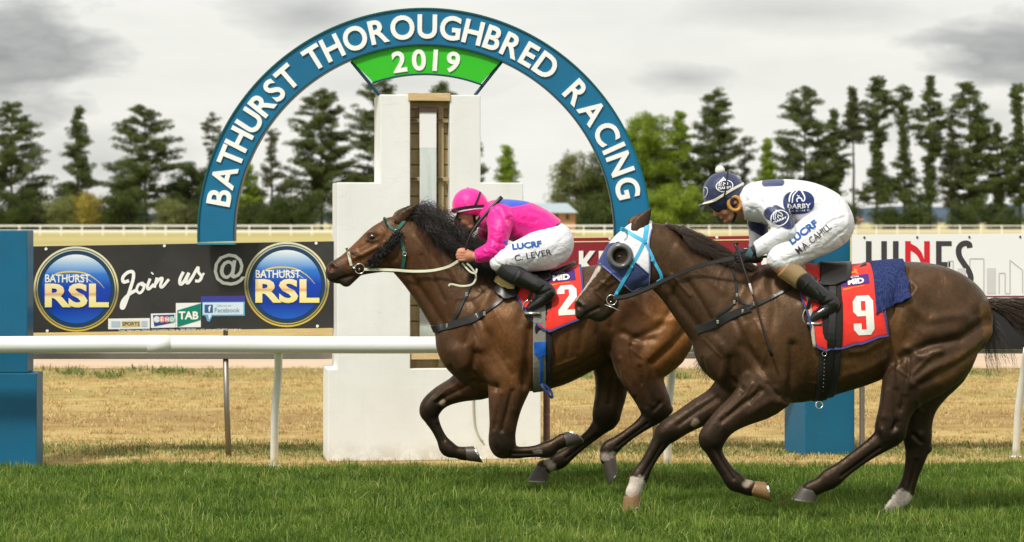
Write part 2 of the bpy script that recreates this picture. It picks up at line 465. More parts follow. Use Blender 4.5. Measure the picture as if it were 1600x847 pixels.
def textmesh(s, size=1.0, bold=0.0, space=1.0, res=3, align='CENTER', shear=0.0):
    cu = bpy.data.curves.new('t', 'FONT'); cu.body = s; cu.size = size; cu.offset = bold; cu.space_character = space
    cu.align_x = align; cu.resolution_u = res; cu.shear = shear; cu.fill_mode = 'FRONT'
    o = bpy.data.objects.new('t', cu); COL.objects.link(o); dg = bpy.context.evaluated_depsgraph_get()
    me = bpy.data.meshes.new_from_object(o.evaluated_get(dg)); V = np.array([tuple(v.co) for v in me.vertices]); F = [tuple(p.vertices) for p in me.polygons]
    bpy.data.objects.remove(o); bpy.data.curves.remove(cu); bpy.data.meshes.remove(me)
    return V, F
def slab(V, F, th):
    """give flat (x,y) lettering thickness: returns verts with y->depth ; front at 0, back at th"""
    n = len(V); A = np.stack([V[:, 0], np.zeros(n), V[:, 1]], 1); B = A + [0, th, 0]
    from collections import Counter
    ed = Counter()
    for f in F:
        for i in range(len(f)): a, b = f[i], f[(i + 1) % len(f)]; ed[(a, b)] += 1
    G = [tuple(f) for f in F] + [tuple(i + n for i in reversed(f)) for f in F]
    for (a, b) in ed:
        if (b, a) not in ed: G.append((b, a, a + n, b + n))
    return np.vstack([A, B]), G
def decal(name, V, F, mpx, bvh, mat, parent, side=-1, lift=.0035, maxe=.012):
    """print lettering / patches (photo positions from mpx(V)) onto a curved surface"""
    bm = bmesh.new(); vs_ = [bm.verts.new((v[0], v[1], 0)) for v in V]
    for f in F:
        try: bm.faces.new([vs_[i] for i in f])
        except ValueError: pass
    bmesh.ops.triangulate(bm, faces=bm.faces[:])
    sc = np.abs(mpx(np.array([[1., 0]])) - mpx(np.array([[0., 0]]))).max() * .0037
    for _ in range(4):
        e = [x for x in bm.edges if x.calc_length() * sc > maxe]
        if not e: break
        bmesh.ops.subdivide_edges(bm, edges=e, cuts=1); bmesh.ops.triangulate(bm, faces=bm.faces[:])
    bm.verts.index_update(); VV = np.array([tuple(v.co) for v in bm.verts])[:, :2]; FF = [tuple(v.index for v in f.verts) for f in bm.faces]; bm.free()
    PX = mpx(VV); out = []; ok = []
    for p in PX:
        h = cast(bvh, p[0], p[1], side)
        if h is None: out.append((0, 0, 0)); ok.append(False)
        else:
            nn_ = np.array(h[1]); nn_ = -nn_ if nn_[1] * side < 0 else nn_
            out.append(np.array(h[0]) + nn_ * lift); ok.append(True)
    out = np.array(out); keep = []
    for f in FF:
        if all(ok[i] for i in f) and np.ptp(out[list(f), 1]) < .06: keep.append(f)
    if not keep: return None
    me = bpy.data.meshes.new(name); me.from_pydata(out.tolist(), [], keep); me.materials.append(mat)
    me.polygons.foreach_set('use_smooth', [True] * len(keep)); me.update(); return link(name, me, parent)
def place2d(cx, cy, scale, ang=0.0, sx=1.0, skew=0.0):
    """letters' (x up y) -> photo px; ang in degrees, counter-clockwise"""
    a = math.radians(ang); c, s_ = math.cos(a), math.sin(a)
    def f(V):
        x = V[:, 0] * scale * sx + V[:, 1] * scale * skew; y = V[:, 1] * scale
        return np.stack([cx + x * c - y * s_, cy - (x * s_ + y * c)], 1)
    return f
def poly2d(pts): return np.array([(x, y) for x, y in pts], float), [tuple(range(len(pts)))]
ident = lambda V: np.asarray(V)[:, :2]
def decalpoly(name, pts, bvh, mat, parent, **k):
    V, F = poly2d(pts); ar = sum(V[i][0] * V[(i + 1) % len(V)][1] - V[(i + 1) % len(V)][0] * V[i][1] for i in range(len(V)))
    if ar > 0: F = [tuple(reversed(F[0]))]
    return decal(name, V, F, lambda A: np.asarray(A)[:, :2], bvh, mat, parent, **k)

def strands(name, roots, mat, parent, r0=.0022, n=3, taper=.25):
    """roots: list of polylines (k,3) -> one hair mesh"""
    Vs = []; Fs = []; base = 0
    for L in roots:
        L = np.asarray(L); m = len(L); t = np.gradient(L, axis=0); t /= np.linalg.norm(t, axis=1)[:, None] + 1e-9
        u = np.cross(t, [0.13, 1.0, .21]); u /= np.linalg.norm(u, axis=1)[:, None] + 1e-9; w = np.cross(t, u)
        a = np.arange(n) * 2 * math.pi / n; rr = r0 * (1 - (1 - taper) * np.linspace(0, 1, m) ** 1.5)
        Vs.append((L[:, None] + (u[:, None] * np.cos(a)[None, :, None] + w[:, None] * np.sin(a)[None, :, None]) * rr[:, None, None]).reshape(-1, 3))
        i = np.arange(m - 1)[:, None] * n; j = np.arange(n)[None]; jn = (j + 1) % n
        Fs.append(np.stack([i + j, i + jn, i + n + jn, i + n + j], 2).reshape(-1, 4) + base); base += m * n
    return fastmesh(name, np.concatenate(Vs), np.concatenate(Fs), mat, parent, True)
# ------------------------------------------------------------------ ground
def ground_mat():
    t = NT('dry_paddock_grass', .95, 0, .1)
    sep = t.n('ShaderNodeSeparateXYZ'); t.L(t.co(), sep.inputs[0]); y = sep.outputs[1]; x = sep.outputs[0]
    n1 = t.noise(.8, 5, .6, t.map((.35, 1.0, 1)), .6); n2 = t.noise(3.0, 6, .65, t.map((.5, 1, 1))); n3 = t.noise(26, 5, .7, t.map((1, .45, 1)))
    dry = t.ramp(n2, [(.25, (.26, .16, .06)), (.42, (.42, .29, .11)), (.58, (.55, .43, .18)), (.75, (.34, .31, .09))])
    grn = t.ramp(n3, [(.3, (.085, .12, .022)), (.7, (.21, .22, .06))])
    def band(c, w, a):     # greener strip at distance c
        d = t.math('DIVIDE', t.math('SUBTRACT', t.math('ADD', y, t.math('MULTIPLY', t.math('SUBTRACT', n1, .5), 2.2)), c), w)
        return t.math('MULTIPLY', t.math('MAXIMUM', t.math('SUBTRACT', 1.0, t.math('MULTIPLY', d, d)), 0.0), a)
    g = t.math('MAXIMUM', band(3.3, .75, .75), band(13.1, 1.5, .75)); g = t.math('MAXIMUM', g, band(9.6, 1.1, .45))
    g = t.math('MULTIPLY', g, t.ramp(n2, [(.3, .55), (.6, 1.0)]))
    c = t.mix(g, dry, grn); br = band(6.4, 1.5, .55); c = t.mix(br, c, (.20, .105, .042))
    c = t.mix(t.ramp(n3, [(.3, .0), (.75, .5)]), c, (.20, .13, .06)); 
    far = t.ramp(t.noise(.03, 5, .6, t.map((.3, 1, 1))), [(.35, (.36, .31, .12)), (.6, (.44, .38, .16)), (.8, (.27, .28, .09))])
    fm = t.math('MULTIPLY', t.math('SUBTRACT', y, 60.0), .02); fm = t.math('MINIMUM', t.math('MAXIMUM', fm, 0.0), 1.0)
    t.col(t.mix(fm, c, far)); t.bump(n3, .5, .03); return t.m
M['ground'] = ground_mat()
def sheet(name, xs, ys, z, mat, edge=None, zf=None):
    V = []; nx = len(xs)
    for j, y in enumerate(ys):
        for x in xs: V.append((x, y + (edge(x) if edge and j in (0, len(ys) - 1) and j == len(ys) - 1 else 0), z if zf is None else zf(x, y)))
    F = [(j * nx + i, j * nx + i + 1, (j + 1) * nx + i + 1, (j + 1) * nx + i) for j in range(len(ys) - 1) for i in range(nx - 1)]
    me = bpy.data.meshes.new(name); me.from_pydata(V, [], F); me.materials.append(mat); me.update()
    return tag(link(name, me), kind='structure')
sheet('ground', np.linspace(-3500, 3500, 15), [-200, -20, 60, 300, 1200, 4500], 0, M['ground'])
def turf_edge(x): return 1.70 + .05 * math.sin(x * 1.7) + .03 * math.sin(x * 5.1) + (.20 * max(0, x - 2.0) if x > 2 else 0)
t = NT('turf_soil', .95, 0, .1); t.col(t.ramp(t.noise(14, 5, .7), [(.3, (.03, .06, .010)), (.7, (.09, .15, .022))])); t.bump(t.noise(40, 4), .5, .02)
sheet('racetrack_turf', np.linspace(-60, 60, 241), [-60, -15, -8, -3, 0, 0.0], .004, t.m, edge=turf_edge)
t = NT('track_dirt', .95, 0, .1); t.col(t.ramp(t.noise(1.2, 6, .65, t.map((.4, 1.5, 1))), [(.3, (.46, .34, .24)), (.7, (.60, .47, .35))])); t.bump(t.noise(20, 4), .3, .02)
sheet('training_track', np.linspace(-120, 120, 121), [13.9, 16, 19, 22], .006, t.m)

# grass: one mass of blades
def blades(name, n, xr, yr, h, wd, mat, accept=None, lean=.35, tuft=0, tr=.022):
    y = RNG.uniform(*yr, n); x = RNG.uniform(*xr, n); od = None; tu = RNG.random(n)
    if tuft:
        m = n // tuft; q = RNG.integers(0, m, n); cx, cy, cu, ch_ = RNG.uniform(*xr, m), RNG.uniform(*yr, m), RNG.random(m), RNG.uniform(.65, 1.3, m); ox, oy = RNG.normal(0, tr, n), RNG.normal(0, tr, n)
        x, y = cx[q] + ox, cy[q] + oy; od = np.arctan2(oy, ox) + RNG.normal(0, .6, n); tu = np.clip(cu[q] * .65 + RNG.random(n) * .4, 0, 1); hs_ = ch_[q]
    half = (y - Y0) * .2 + 1.6; k = np.abs(x) < half
    if accept is not None: k &= accept(x, y)
    x, y = x[k], y[k]; n = len(x); tu = tu[k]; od = od[k] if tuft else None; hs_ = hs_[k] if tuft else 1.0
    clump = np.sin(x * 3.1 + 1.3 * np.sin(y * 2.3)) * np.sin(y * 4.7 + x * 1.1); cl2 = np.sin(x * 17 + y * 5) * np.sin(y * 23 - x * 7)
    H = h * RNG.uniform(.45, 1.25, n) * (1 + .22 * clump + .18 * cl2); a = RNG.uniform(0, 2 * np.pi, n); ln = np.abs(RNG.normal(0, lean, n)); b = RNG.uniform(0, 2 * np.pi, n) if od is None else od; H = H * hs_
    w = wd * RNG.uniform(.6, 1.3, n)
    dx, dy = np.cos(a) * w, np.sin(a) * w * .4 + .0; ux, uy = np.cos(b) * ln * H, np.sin(b) * ln * H
    dx = np.where(np.abs(dx) < w * .35, w * .35, dx)
    P = np.zeros((n, 5, 3), np.float32)
    P[:, 0] = np.stack([x - dx, y - dy, 0 * x], 1); P[:, 1] = np.stack([x + dx, y + dy, 0 * x], 1)
    P[:, 2] = np.stack([x - dx * .7 + ux * .35, y - dy * .7 + uy * .35, H * .55], 1); P[:, 3] = np.stack([x + dx * .7 + ux * .35, y + dy * .7 + uy * .35, H * .55], 1)
    P[:, 4] = np.stack([x + ux, y + uy, H * (1 - ln * .35)], 1)
    i = np.arange(n)[:, None] * 5
    F = np.concatenate([i + [0, 1, 3], i + [0, 3, 2], i + [2, 3, 4]], 0)
    u = tu; C = np.zeros((n, 5, 3), np.float32); C[:, :, 0] = u[:, None]; C[:, :, 1] = np.array([0, 0, .55, .55, 1.]); C[:, :, 2] = (.5 + .5 * clump)[:, None]
    return tag(fastmesh(name, P.reshape(-1, 3), F, mat, None, attrs={'bl': C.reshape(-1, 3)}), kind='stuff')
def blade_mat(name, cols, trans=.35):
    t = NT(name, .55, 0, .35); a = t.n('ShaderNodeAttribute'); a.attribute_name = 'bl'; s = t.n('ShaderNodeSeparateColor'); t.L(a.outputs[0], s.inputs[0])
    f = t.math('ADD', t.math('MULTIPLY', s.outputs[0], .62), t.math('MULTIPLY', s.outputs[2], .16)); f = t.math('ADD', f, t.math('MULTIPLY', t.math('SUBTRACT', t.noise(1.7, 5, .65, t.map((.6, 1, 1))), .5), .75))
    c = t.ramp(f, cols); t.col(c)
    tr = t.n('ShaderNodeBsdfTranslucent'); t.L(c, tr.inputs[0]); m = t.n('ShaderNodeMixShader'); m.inputs[0].default_value = trans
    t.L(t.b.outputs[0], m.inputs[1]); t.L(tr.outputs[0], m.inputs[2]); t.L(m.outputs[0], t.t.nodes['Material Output'].inputs[0]); return t.m
M['turf'] = blade_mat('turf_blades', [(.12, (.04, .085, .010)), (.38, (.09, .165, .016)), (.60, (.16, .25, .03)), (.80, (.27, .32, .06)), (.93, (.48, .43, .20))])
te = np.vectorize(turf_edge)
NB = 1.0 / QUAL
blades('turf_grass', int(720000 * NB), (-5.2, 5.2), (-3.6, 2.75), .066, .0029, M['turf'], lambda x, y: y < te(x) + RNG.normal(0, .05, len(x)), .62, tuft=22, tr=.020)
blades('long_grass', int(44000 * NB), (-5.2, 5.2), (-3.6, 2.0), .098, .0024, blade_mat('long_blades', [(.1, (.12, .22, .02)), (.45, (.24, .34, .05)), (.7, (.42, .42, .14)), (.9, (.60, .52, .26))]), lambda x, y: y < te(x), .95, tuft=5, tr=.03)
M['dryb'] = blade_mat('dry_blades', [(.10, (.32, .19, .07)), (.34, (.55, .39, .17)), (.58, (.70, .56, .27)), (.72, (.40, .37, .11)), (.86, (.18, .25, .05))], .3)
blades('dry_grass', int(150000 * NB), (-10, 10), (1.6, 14.2), .034, .0042, M['dryb'], lambda x, y: y > te(x) - .03, .9, tuft=14, tr=.035)
M['midb'] = blade_mat('fringe_blades', [(.15, (.10, .15, .03)), (.5, (.18, .22, .05)), (.85, (.36, .33, .13))], .3)
blades('fringe_grass', int(60000 * NB), (-5.2, 5.2), (1.6, 4.3), .034, .0036, M['midb'], lambda x, y: (y > te(x) - .1) & (RNG.random(len(x)) < np.exp(-((y - 3.3) / .55) ** 2) * .8 + .25 * (y < te(x) + .25)), .6)
blades('verge_grass', int(26000 * NB), (-8, 8), (11.9, 13.8), .075, .008, M['midb'], lambda x, y: np.sin(x * 1.1 + .6) * np.sin(x * .37 + 2) + .3 * np.sin(x * 5 + y * 3) + .2 * np.sin(x * 11) + RNG.normal(0, .25, len(x)) > .45 + .3 * np.abs(y - 13), .7)

# ------------------------------------------------------------------ paints
BLUE = (.004, .135, .275)
def chipped(name, c, wear=.25, scratch=True):
    t = NT(name, .42, 0, .4); n = t.noise(3, 6, .65)
    col = t.mix(t.ramp(n, [(.35, 0.), (.75, 1.)]), c, tuple(x * .78 + .004 for x in c))
    if scratch:
        v = t.n('ShaderNodeTexVoronoi', feature='DISTANCE_TO_EDGE'); v.inputs['Scale'].default_value = 5.0; v.inputs['Randomness'].default_value = 1
        dn = t.n('ShaderNodeMix', data_type='VECTOR'); nz = t.n('ShaderNodeTexNoise'); nz.inputs['Scale'].default_value = 3; t.L(t.co(), nz.inputs['Vector'])
        dn.inputs[0].default_value = .35; t.L(t.co(), dn.inputs[4]); t.L(nz.outputs['Color'], dn.inputs[5]); t.L(dn.outputs[1], v.inputs['Vector'])
        line = t.ramp(v.outputs['Distance'], [(.0, 1.), (.006, 0.)]); msk = t.ramp(t.noise(4.5, 4, .7), [(.54, 0.), (.66, 1.)])
        col = t.mix(t.math('MULTIPLY', t.math('MULTIPLY', line, msk), .30), col, (.25, .42, .52))
        ch = t.ramp(t.noise(30, 5, .75), [(.70, 0.), (.73, 1.)]); col = t.mix(t.math('MULTIPLY', ch, .5), col, (.40, .50, .55))
    t.col(col); t.bump(t.noise(60, 3), .12, .003); return t.m
M['blue'] = chipped('blue_paint', (.002, .115, .225)); M['arch'] = chipped('arch_blue_paint', (.002, .150, .30), scratch=False); M['archrim'] = mat_paint('arch_rim_paint', (.004, .05, .085), .4)
def render_mat():
    t = NT('white_rendered_masonry', .7, 0, .3); n = t.noise(2.2, 6, .6)
    c = t.mix(t.ramp(n, [(.35, 0.), (.8, 1.)]), (.80, .81, .79), (.72, .725, .70))
    st = t.noise(1.0, 5, .6, t.map((14, 14, .9))); c = t.mix(t.math('MULTIPLY', t.ramp(st, [(.55, 0.), (.8, 1.)]), .16), c, (.5, .5, .44))
    sep = t.n('ShaderNodeSeparateXYZ'); t.L(t.co(), sep.inputs[0]); f = t.ramp(sep.outputs[2], [(.02, 1.), (.16, 0.)]); f = t.math('MULTIPLY', f, t.ramp(t.noise(9, 5, .7), [(.4, 0.), (.6, 1.)]))
    c = t.mix(t.math('MULTIPLY', f, .45), c, (.38, .33, .22))
    w = t.n('ShaderNodeTexNoise'); w.inputs['Scale'].default_value = 1.4; t.L(t.map((1, 1, 5)), w.inputs['Vector'])
    cr = t.math('ABSOLUTE', t.math('SUBTRACT', w.outputs['Fac'], .5)); cr = t.ramp(cr, [(0, 1.), (.0035, 0.)]); c = t.mix(t.math('MULTIPLY', cr, .22), c, (.45, .44, .38))
    t.col(c); t.bump(n, .25, .02); t.bump(t.noise(50, 4, .7), .2, .004); return t.m
M['white'] = render_mat()
t = NT('white_rail_plastic', .38, 0, .4); gr_ = t.ramp(t.noise(1, 6, .7, t.map((1.5, 9, 9))), [(.45, 0.), (.75, 1.)]); sc1 = t.ramp(t.noise(16, 6, .8, t.map((.25, 1, 1))), [(.62, 0.), (.70, 1.)])
c = t.mix(t.math('MULTIPLY', gr_, .35), (.82, .82, .79), (.55, .54, .42)); t.col(t.mix(t.math('MULTIPLY', sc1, .35), c, (.42, .42, .36))); M['plastic'] = t.m
M['timber'] = None
def timber(name, a, b, sc=(1, 1, 14)):
    t = NT(name, .75, 0, .25); n = t.noise(3.5, 6, .65, t.map(sc)); t.col(t.ramp(n, [(.3, a), (.7, b)])); t.bump(n, .3, .006); return t.m
M['timber'] = timber('tan_painted_timber', (.33, .245, .125), (.44, .34, .19), (12, 4, 2)); M['lintel'] = timber('bare_timber', (.52, .36, .17), (.68, .52, .30), (3, 4, 16))
M['gal'] = mat_metal('weathered_steel', (.33, .30, .27), .5); M['rust'] = mat_metal('rusty_steel', (.16, .105, .085), .6)
M['letter'] = mat_paint('white_letter_paint', (.86, .86, .84), .45, .1); M['green'] = mat_paint('green_panel_paint', (.03, .48, .014), .45, .25, (.02, .36, .012), 5)

# ------------------------------------------------------------------ winning-post tower
R8 = math.radians(8.0); c8, s8 = math.cos(R8), math.sin(R8); T0 = W(512, 0, 2.36)[:2]
def ts(px):      # distance along the tower's face for a photo column
    k = (px - CXP) / FL; D0 = 2.36 - Y0; return (k * D0 - T0[0]) / (c8 - k * s8)
def tz(py, px=660):
    D = 2.36 - Y0 + ts(px) * s8; return HC - (py - HYP) / FL * D
tower = empty('winning_post_tower', (T0[0] + .75, T0[1] + .3, 0), 'stepped white rendered winning post tower with a narrow tan slatted recess', 'tower')
def tow(mb, name, mats, parent=tower, **k):
    for i, v in enumerate(mb.v):
        x, y, z = v[:, 0], v[:, 1], v[:, 2]; mb.v[i] = np.stack([T0[0] + x * c8 - y * s8, T0[1] + x * s8 + y * c8, z], 1)
    return mb.build(name, mats, parent, **k)
zb, zm, zt = tz(577, 512), tz(285, 560), tz(148, 660)
a0, a1, b0, b1, c0, c1, r0, r1 = ts(512), ts(845), ts(527), ts(817.5), ts(594), ts(751), ts(641), ts(703)
zr = tz(576, 660)
mb = MB(); mb.prism([(a0, 0), (a1, 0), (a1, zb), (b1, zb), (b1, zm), (c1, zm), (c1, zt), (r1, zt), (r1, zr), (r0, zr), (r0, zt), (c0, zt), (c0, zm), (b0, zm), (b0, zb), (a0, zb)], 0, .26)
mb.prism([(a0, 0), (a1, 0), (a1, zb), (b1, zb), (b1, zm), (c1, zm), (c1, zt), (c0, zt), (c0, zm), (b0, zm), (b0, zb), (a0, zb)], .26, .50)
tow(mb, 'wall', M['white'], bevel=.008)
mb = MB(); pz = tz(158); n = 17; hh = (pz - zr) / n
for i in range(n):
    z = zr + i * hh; mb.box((r0 + .002, .115, z + .002), (r1 - .002, .137, z + hh - .008)); mb.box((r0 + .002, .137, z), (r1 - .002, .150, z + hh))
tow(mb, 'slatted_panel', M['timber'])
mb = MB(); mb.box((r1 - .075, .085, zr), (r1 - .035, .115, pz - .03)); mb.box((r0 + .002, .09, pz - .05), (r1 - .002, .115, pz - .0))
for py in (187, 279): z = tz(py); mb.box((r0 + .002, .070, z - .018), (r1 - .002, .085, z + .012))
tow(mb, 'timber_frame', M['timber'], bevel=.003)
mb = MB(); mb.box((ts(637.5), -.012, tz(157.5)), (ts(703.5), .16, zt + .012)); tow(mb, 'lintel_board', M['lintel'], bevel=.003)
mb = MB(); mb.box((r0 + .004, .02, tz(562)), (r1 - .004, .2, tz(553))); tow(mb, 'sill_board', M['lintel'], bevel=.003)
mb = MB()
for py in (187, 279):
    for px in (648, 688): mb = MB(); mb.box((ts(px) - .02, .055, tz(py) - .008), (ts(px) + .022, .07, tz(py) + .008)); tow(mb, 'hinge_plate', M['rust'])
t = NT('mirror_glass', .10, .75, .8); t.col(t.ramp(t.noise(3, 4, .6, t.map((6, 6, .7))), [(.35, (.60, .68, .64)), (.7, (.78, .82, .80))])); mg = t.m  # mirror, its reflection of the far side coloured in as grey-green streaks
t = NT('sky_reflection_strip', .5, 0, .4); t.col((.80, .80, .80)); fg = t.m  # top of the same mirror, its sky reflection painted as plain white
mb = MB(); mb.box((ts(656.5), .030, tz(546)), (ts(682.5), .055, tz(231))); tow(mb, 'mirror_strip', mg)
mb = MB(); mb.box((ts(656.5), .030, tz(231) + .001), (ts(682.5), .055, tz(172))); tow(mb, 'sky_reflection_strip', fg)
mb = MB(); mb.box((ts(655), .022, tz(175)), (ts(684), .07, tz(167))); tow(mb, 'strip_bracket', M['rust'])
mb = MB(); pts = [(739, 604), (739, 636), (741, 662), (747, 680), (754, 690)]
mb.tube([np.array([ts(p[0]), -.012, tz(p[1], 745)]) for p in spline(pts, 4)], .007, 6); tow(mb, 'drip_hose', mat_paint('hose', (.50, .47, .38), .5), smooth=True)
# posts against the tower's right end
D = 2.75; px = lambda a, y=2.75: W(a, 0, y)[0]
mb = MB(); mb.box((px(849), 2.66, 0), (px(859), 2.80, W(0, 560, 2.7)[2])); tag(mb.build('timber_post', timber('dark_red_timber', (.07, .035, .03), (.13, .07, .055)), bevel=.004), 'dark reddish timber post standing behind the right end of the white tower', 'post')

# ------------------------------------------------------------------ blue pillars
def pillar(name, lab, parts, y, rot=0, piv=None, dep=.3):
    root = empty(name, ((parts[0][0] + parts[0][1]) / 2, y + dep / 2, 0), lab, 'pillar', 'blue pillars of the finish arch')
    for nm, x0, x1, z0, z1 in [(q[4], q[0], q[1], q[2], q[3]) for q in parts]:
        m_ = MB(); m_.box((x0, y, z0), (x1, y + dep, z1), 0, rot, piv); m_.build(nm, M['blue'], root, bevel=.007)
y = 1.9; zs = W(0, 583, y)[2]
pillar('blue_pillar', 'tall blue painted pillar at the left edge, beside the black club sign', [(W(-75, 0, y)[0], W(57.5, 0, y)[0], 0, zs, 'plinth'), (W(-60, 0, y)[0], W(42.5, 0, y)[0], zs + .001, W(0, 360, y)[2], 'shaft')], y, dep=.24)
y = 2.86; x0 = W(1258, 0, y)[0]; zs = W(0, 605, y)[2]; pv = (x0, y, 0); th = math.radians(19)
pillar('blue_pillar', 'scratched blue pillar standing behind the trailing dark horse, left of the white sign', [(x0, x0 + .405, 0, zs, 'plinth'), (x0 - .04, x0 + .37, zs + .001, W(0, 354, y)[2], 'shaft')], y, th, pv, dep=.36)

# ------------------------------------------------------------------ arch
ya = 2.5; Da = ya - Y0; mA = Da / FL; CA = W(663, 367, ya)
def pol(r, deg, y=ya): a = math.radians(deg); return np.array([CA[0] + r * mA * math.cos(a), y, CA[2] + r * mA * math.sin(a)])
arch = empty('finish_arch', (CA[0], ya + .06, CA[2] + 1.4), 'blue semicircular finish arch with white lettering and a green year panel', 'arch')
def arcband(name, r0, r1, d0, d1, y0, y1, mat, parent, n=110, bevel=0, e0=None, e1=None):
    e0 = d0 if e0 is None else e0; e1 = d1 if e1 is None else e1
    m_ = MB(); A = [pol(r1, d0 + (d1 - d0) * i / n) for i in range(n + 1)]; B = [pol(r0, e0 + (e1 - e0) * i / n) for i in range(n + 1)]
    V = [(p[0], y0, p[2]) for p in A] + [(p[0], y0, p[2]) for p in B] + [(p[0], y1, p[2]) for p in A] + [(p[0], y1, p[2]) for p in B]; k = n + 1; F = []
    for i in range(n): F += [(i, k + i, k + i + 1, i + 1), (2 * k + i, 2 * k + i + 1, 3 * k + i + 1, 3 * k + i), (i, i + 1, 2 * k + i + 1, 2 * k + i), (k + i, 3 * k + i, 3 * k + i + 1, k + i + 1)]
    F += [(0, 2 * k, 3 * k, k), (n, k + n, 3 * k + n, 2 * k + n)]
    if d1 < d0: F = [tuple(reversed(f)) for f in F]
    return m_.add(V, F).build(name, mat, parent)
arcband('face_panel', 298.5, 352.5, 181.9, -1.0, ya, ya + .10, M['arch'], arch)
arcband('outer_rim', 352.5, 354.8, 181.9, -1.0, ya - .012, ya + .115, mat_paint('rim_green', (.006, .10, .10), .35), arch)
arcband('inner_rim', 296.3, 298.5, 181.9, -1.0, ya - .008, ya + .115, M['archrim'], arch)
m_ = MB(); a, b = pol(296, 181.95), pol(355, 181.95); m_.box((b[0], ya - .012, b[2] - .014), (a[0], ya + .115, b[2] - .001)); m_.build('end_cap', mat_paint('cap_blue', (.03, .25, .38), .4), arch)
def letters(words, rc, cap, parent, mat, yfront, bold, name):
    """each word: text, angle of first and of last letter's centre"""
    for txt, aA, aB in words:
        G = [textmesh(ch, 1.0, bold, res=5) for ch in txt]; wd = [np.ptp(g[0][:, 0]) for g in G]; mid = [0.0]
        rawgap = .12
        for i in range(1, len(G)): mid.append(mid[-1] + wd[i - 1] / 2 + wd[i] / 2 + rawgap * (.45 if txt[i - 1:i + 1] in ('AT', 'TA', 'TH') else 1))
        capu = np.ptp(textmesh('H', 1.0, bold)[0][:, 1]); sc = cap * mA / capu
        for g, q in zip(G, mid):
            ang = aA + (aB - aA) * q / (mid[-1] or 1); V = g[0].copy(); V[:, 0] -= (V[:, 0].min() + V[:, 0].max()) / 2; V[:, 1] -= capu / 2 - bold; V = V * sc; V[:, 0] *= .94
            V3, F = slab(V, g[1], .012); th_ = math.radians(ang - 90); X = V3[:, 0]; Z = V3[:, 2] + rc * mA
            V3 = np.stack([CA[0] + X * math.cos(th_) - Z * math.sin(th_), V3[:, 1] + yfront, CA[2] + X * math.sin(th_) + Z * math.cos(th_)], 1)
            MB().add(V3, F).build(name, mat, parent)
letters([('BATHURST', 169.6, 131.0), ('THOROUGHBRED', 121.8, 54.2), ('RACING', 43.0, 13.0)], 325.5, 37.5, arch, M['letter'], ya - .012, .025, 'letter')
gp = arcband('year_panel', 252.5, 297.2, 112.9, 66.2, ya + .02, ya + .06, M['green'], arch, 40, e0=108.6, e1=69.6)
arcband('panel_edge', 250, 252.5, 108.9, 69.3, ya + .012, ya + .07, M['archrim'], arch, 40)
for g_, (pxx) in zip('2019', (623.8, 654.5, 680, 707.5)):
    V, F = textmesh(g_, 1.0, .028, res=5); hu = np.ptp(V[:, 1]); V[:, 0] -= (V[:, 0].min() + V[:, 0].max()) / 2; V[:, 1] -= (V[:, 1].min() + V[:, 1].max()) / 2; V *= 33.5 * mA / hu
    ang = 90 - math.degrees(math.asin((pxx - 663) / 273)); V3, F = slab(V, F, .01); th_ = math.radians(ang - 90); X, Z = V3[:, 0], V3[:, 2] + 273.5 * mA
    MB().add(np.stack([CA[0] + X * math.cos(th_) - Z * math.sin(th_), V3[:, 1] + ya + .011, CA[2] + X * math.sin(th_) + Z * math.cos(th_)], 1), F).build('numeral', M['letter'], gp)
for p, q in (((549, 96), (593, 149)), ((785, 95), (742, 149))):
    m_ = MB(); m_.tube([W(*p, ya + .04), W(*q, ya + .04)], .012, 8); m_.build('strut', M['archrim'], arch)

# ------------------------------------------------------------------ sign hoardings
_fp = [0]
def flatpoly(mb_, pts, y, layer=1, mi=0):
    _fp[0] = (_fp[0] + 1) % 40; y = y - _fp[0] * 2e-5
    P = [W(p[0], p[1], y - .0022 * layer) for p in pts]; ar = sum(P[i][0] * P[(i + 1) % len(P)][2] - P[(i + 1) % len(P)][0] * P[i][2] for i in range(len(P)))
    f = tuple(range(len(P))); return mb_.add(P, [f if ar > 0 else f[::-1]], mi)
def prnt(name, polys, y, layer, mat, parent):
    m_ = MB()
    for p in polys: flatpoly(m_, p, y, layer)
    return m_.build(name, mat, parent)
def circ(cx, cy, r, n=64, a0=0, a1=360, ry=None): return [(cx + r * math.cos(math.radians(a0 + (a1 - a0) * i / n)), cy - (ry or r) * math.sin(math.radians(a0 + (a1 - a0) * i / n))) for i in range(n if a1 - a0 == 360 else n + 1)]
def ringprint(name, cx, cy, r0_, r1_, y, layer, mat, parent, n=72):
    A = [W(*p, y - .0022 * layer) for p in circ(cx, cy, r1_, n)]; B = [W(*p, y - .0022 * layer) for p in circ(cx, cy, r0_, n)]
    return MB().add(A + B, [(n + i, i, (i + 1) % n, n + (i + 1) % n) for i in range(n)]).build(name, mat, parent)
def wtext(name, s, cx, cy, hpx, y, layer, mat, parent, bold=0.0, wpx=None, ang=0.0, space=1.0, ref='H', skew=0):
    V, F = textmesh(s, 1.0, bold, space); hu = np.ptp(textmesh(ref, 1.0, bold)[0][:, 1]); V[:, 0] -= (V[:, 0].min() + V[:, 0].max()) / 2; V[:, 1] -= hu / 2 - bold
    sc = hpx / hu; sx = 1 if wpx is None else wpx / (np.ptp(V[:, 0]) * sc); Q = place2d(cx, cy, sc, ang, sx, skew)(V)
    P = np.array([W(q[0], q[1], y - .0022 * layer) for q in Q]); return MB().add(P, F).build(name, mat, parent)
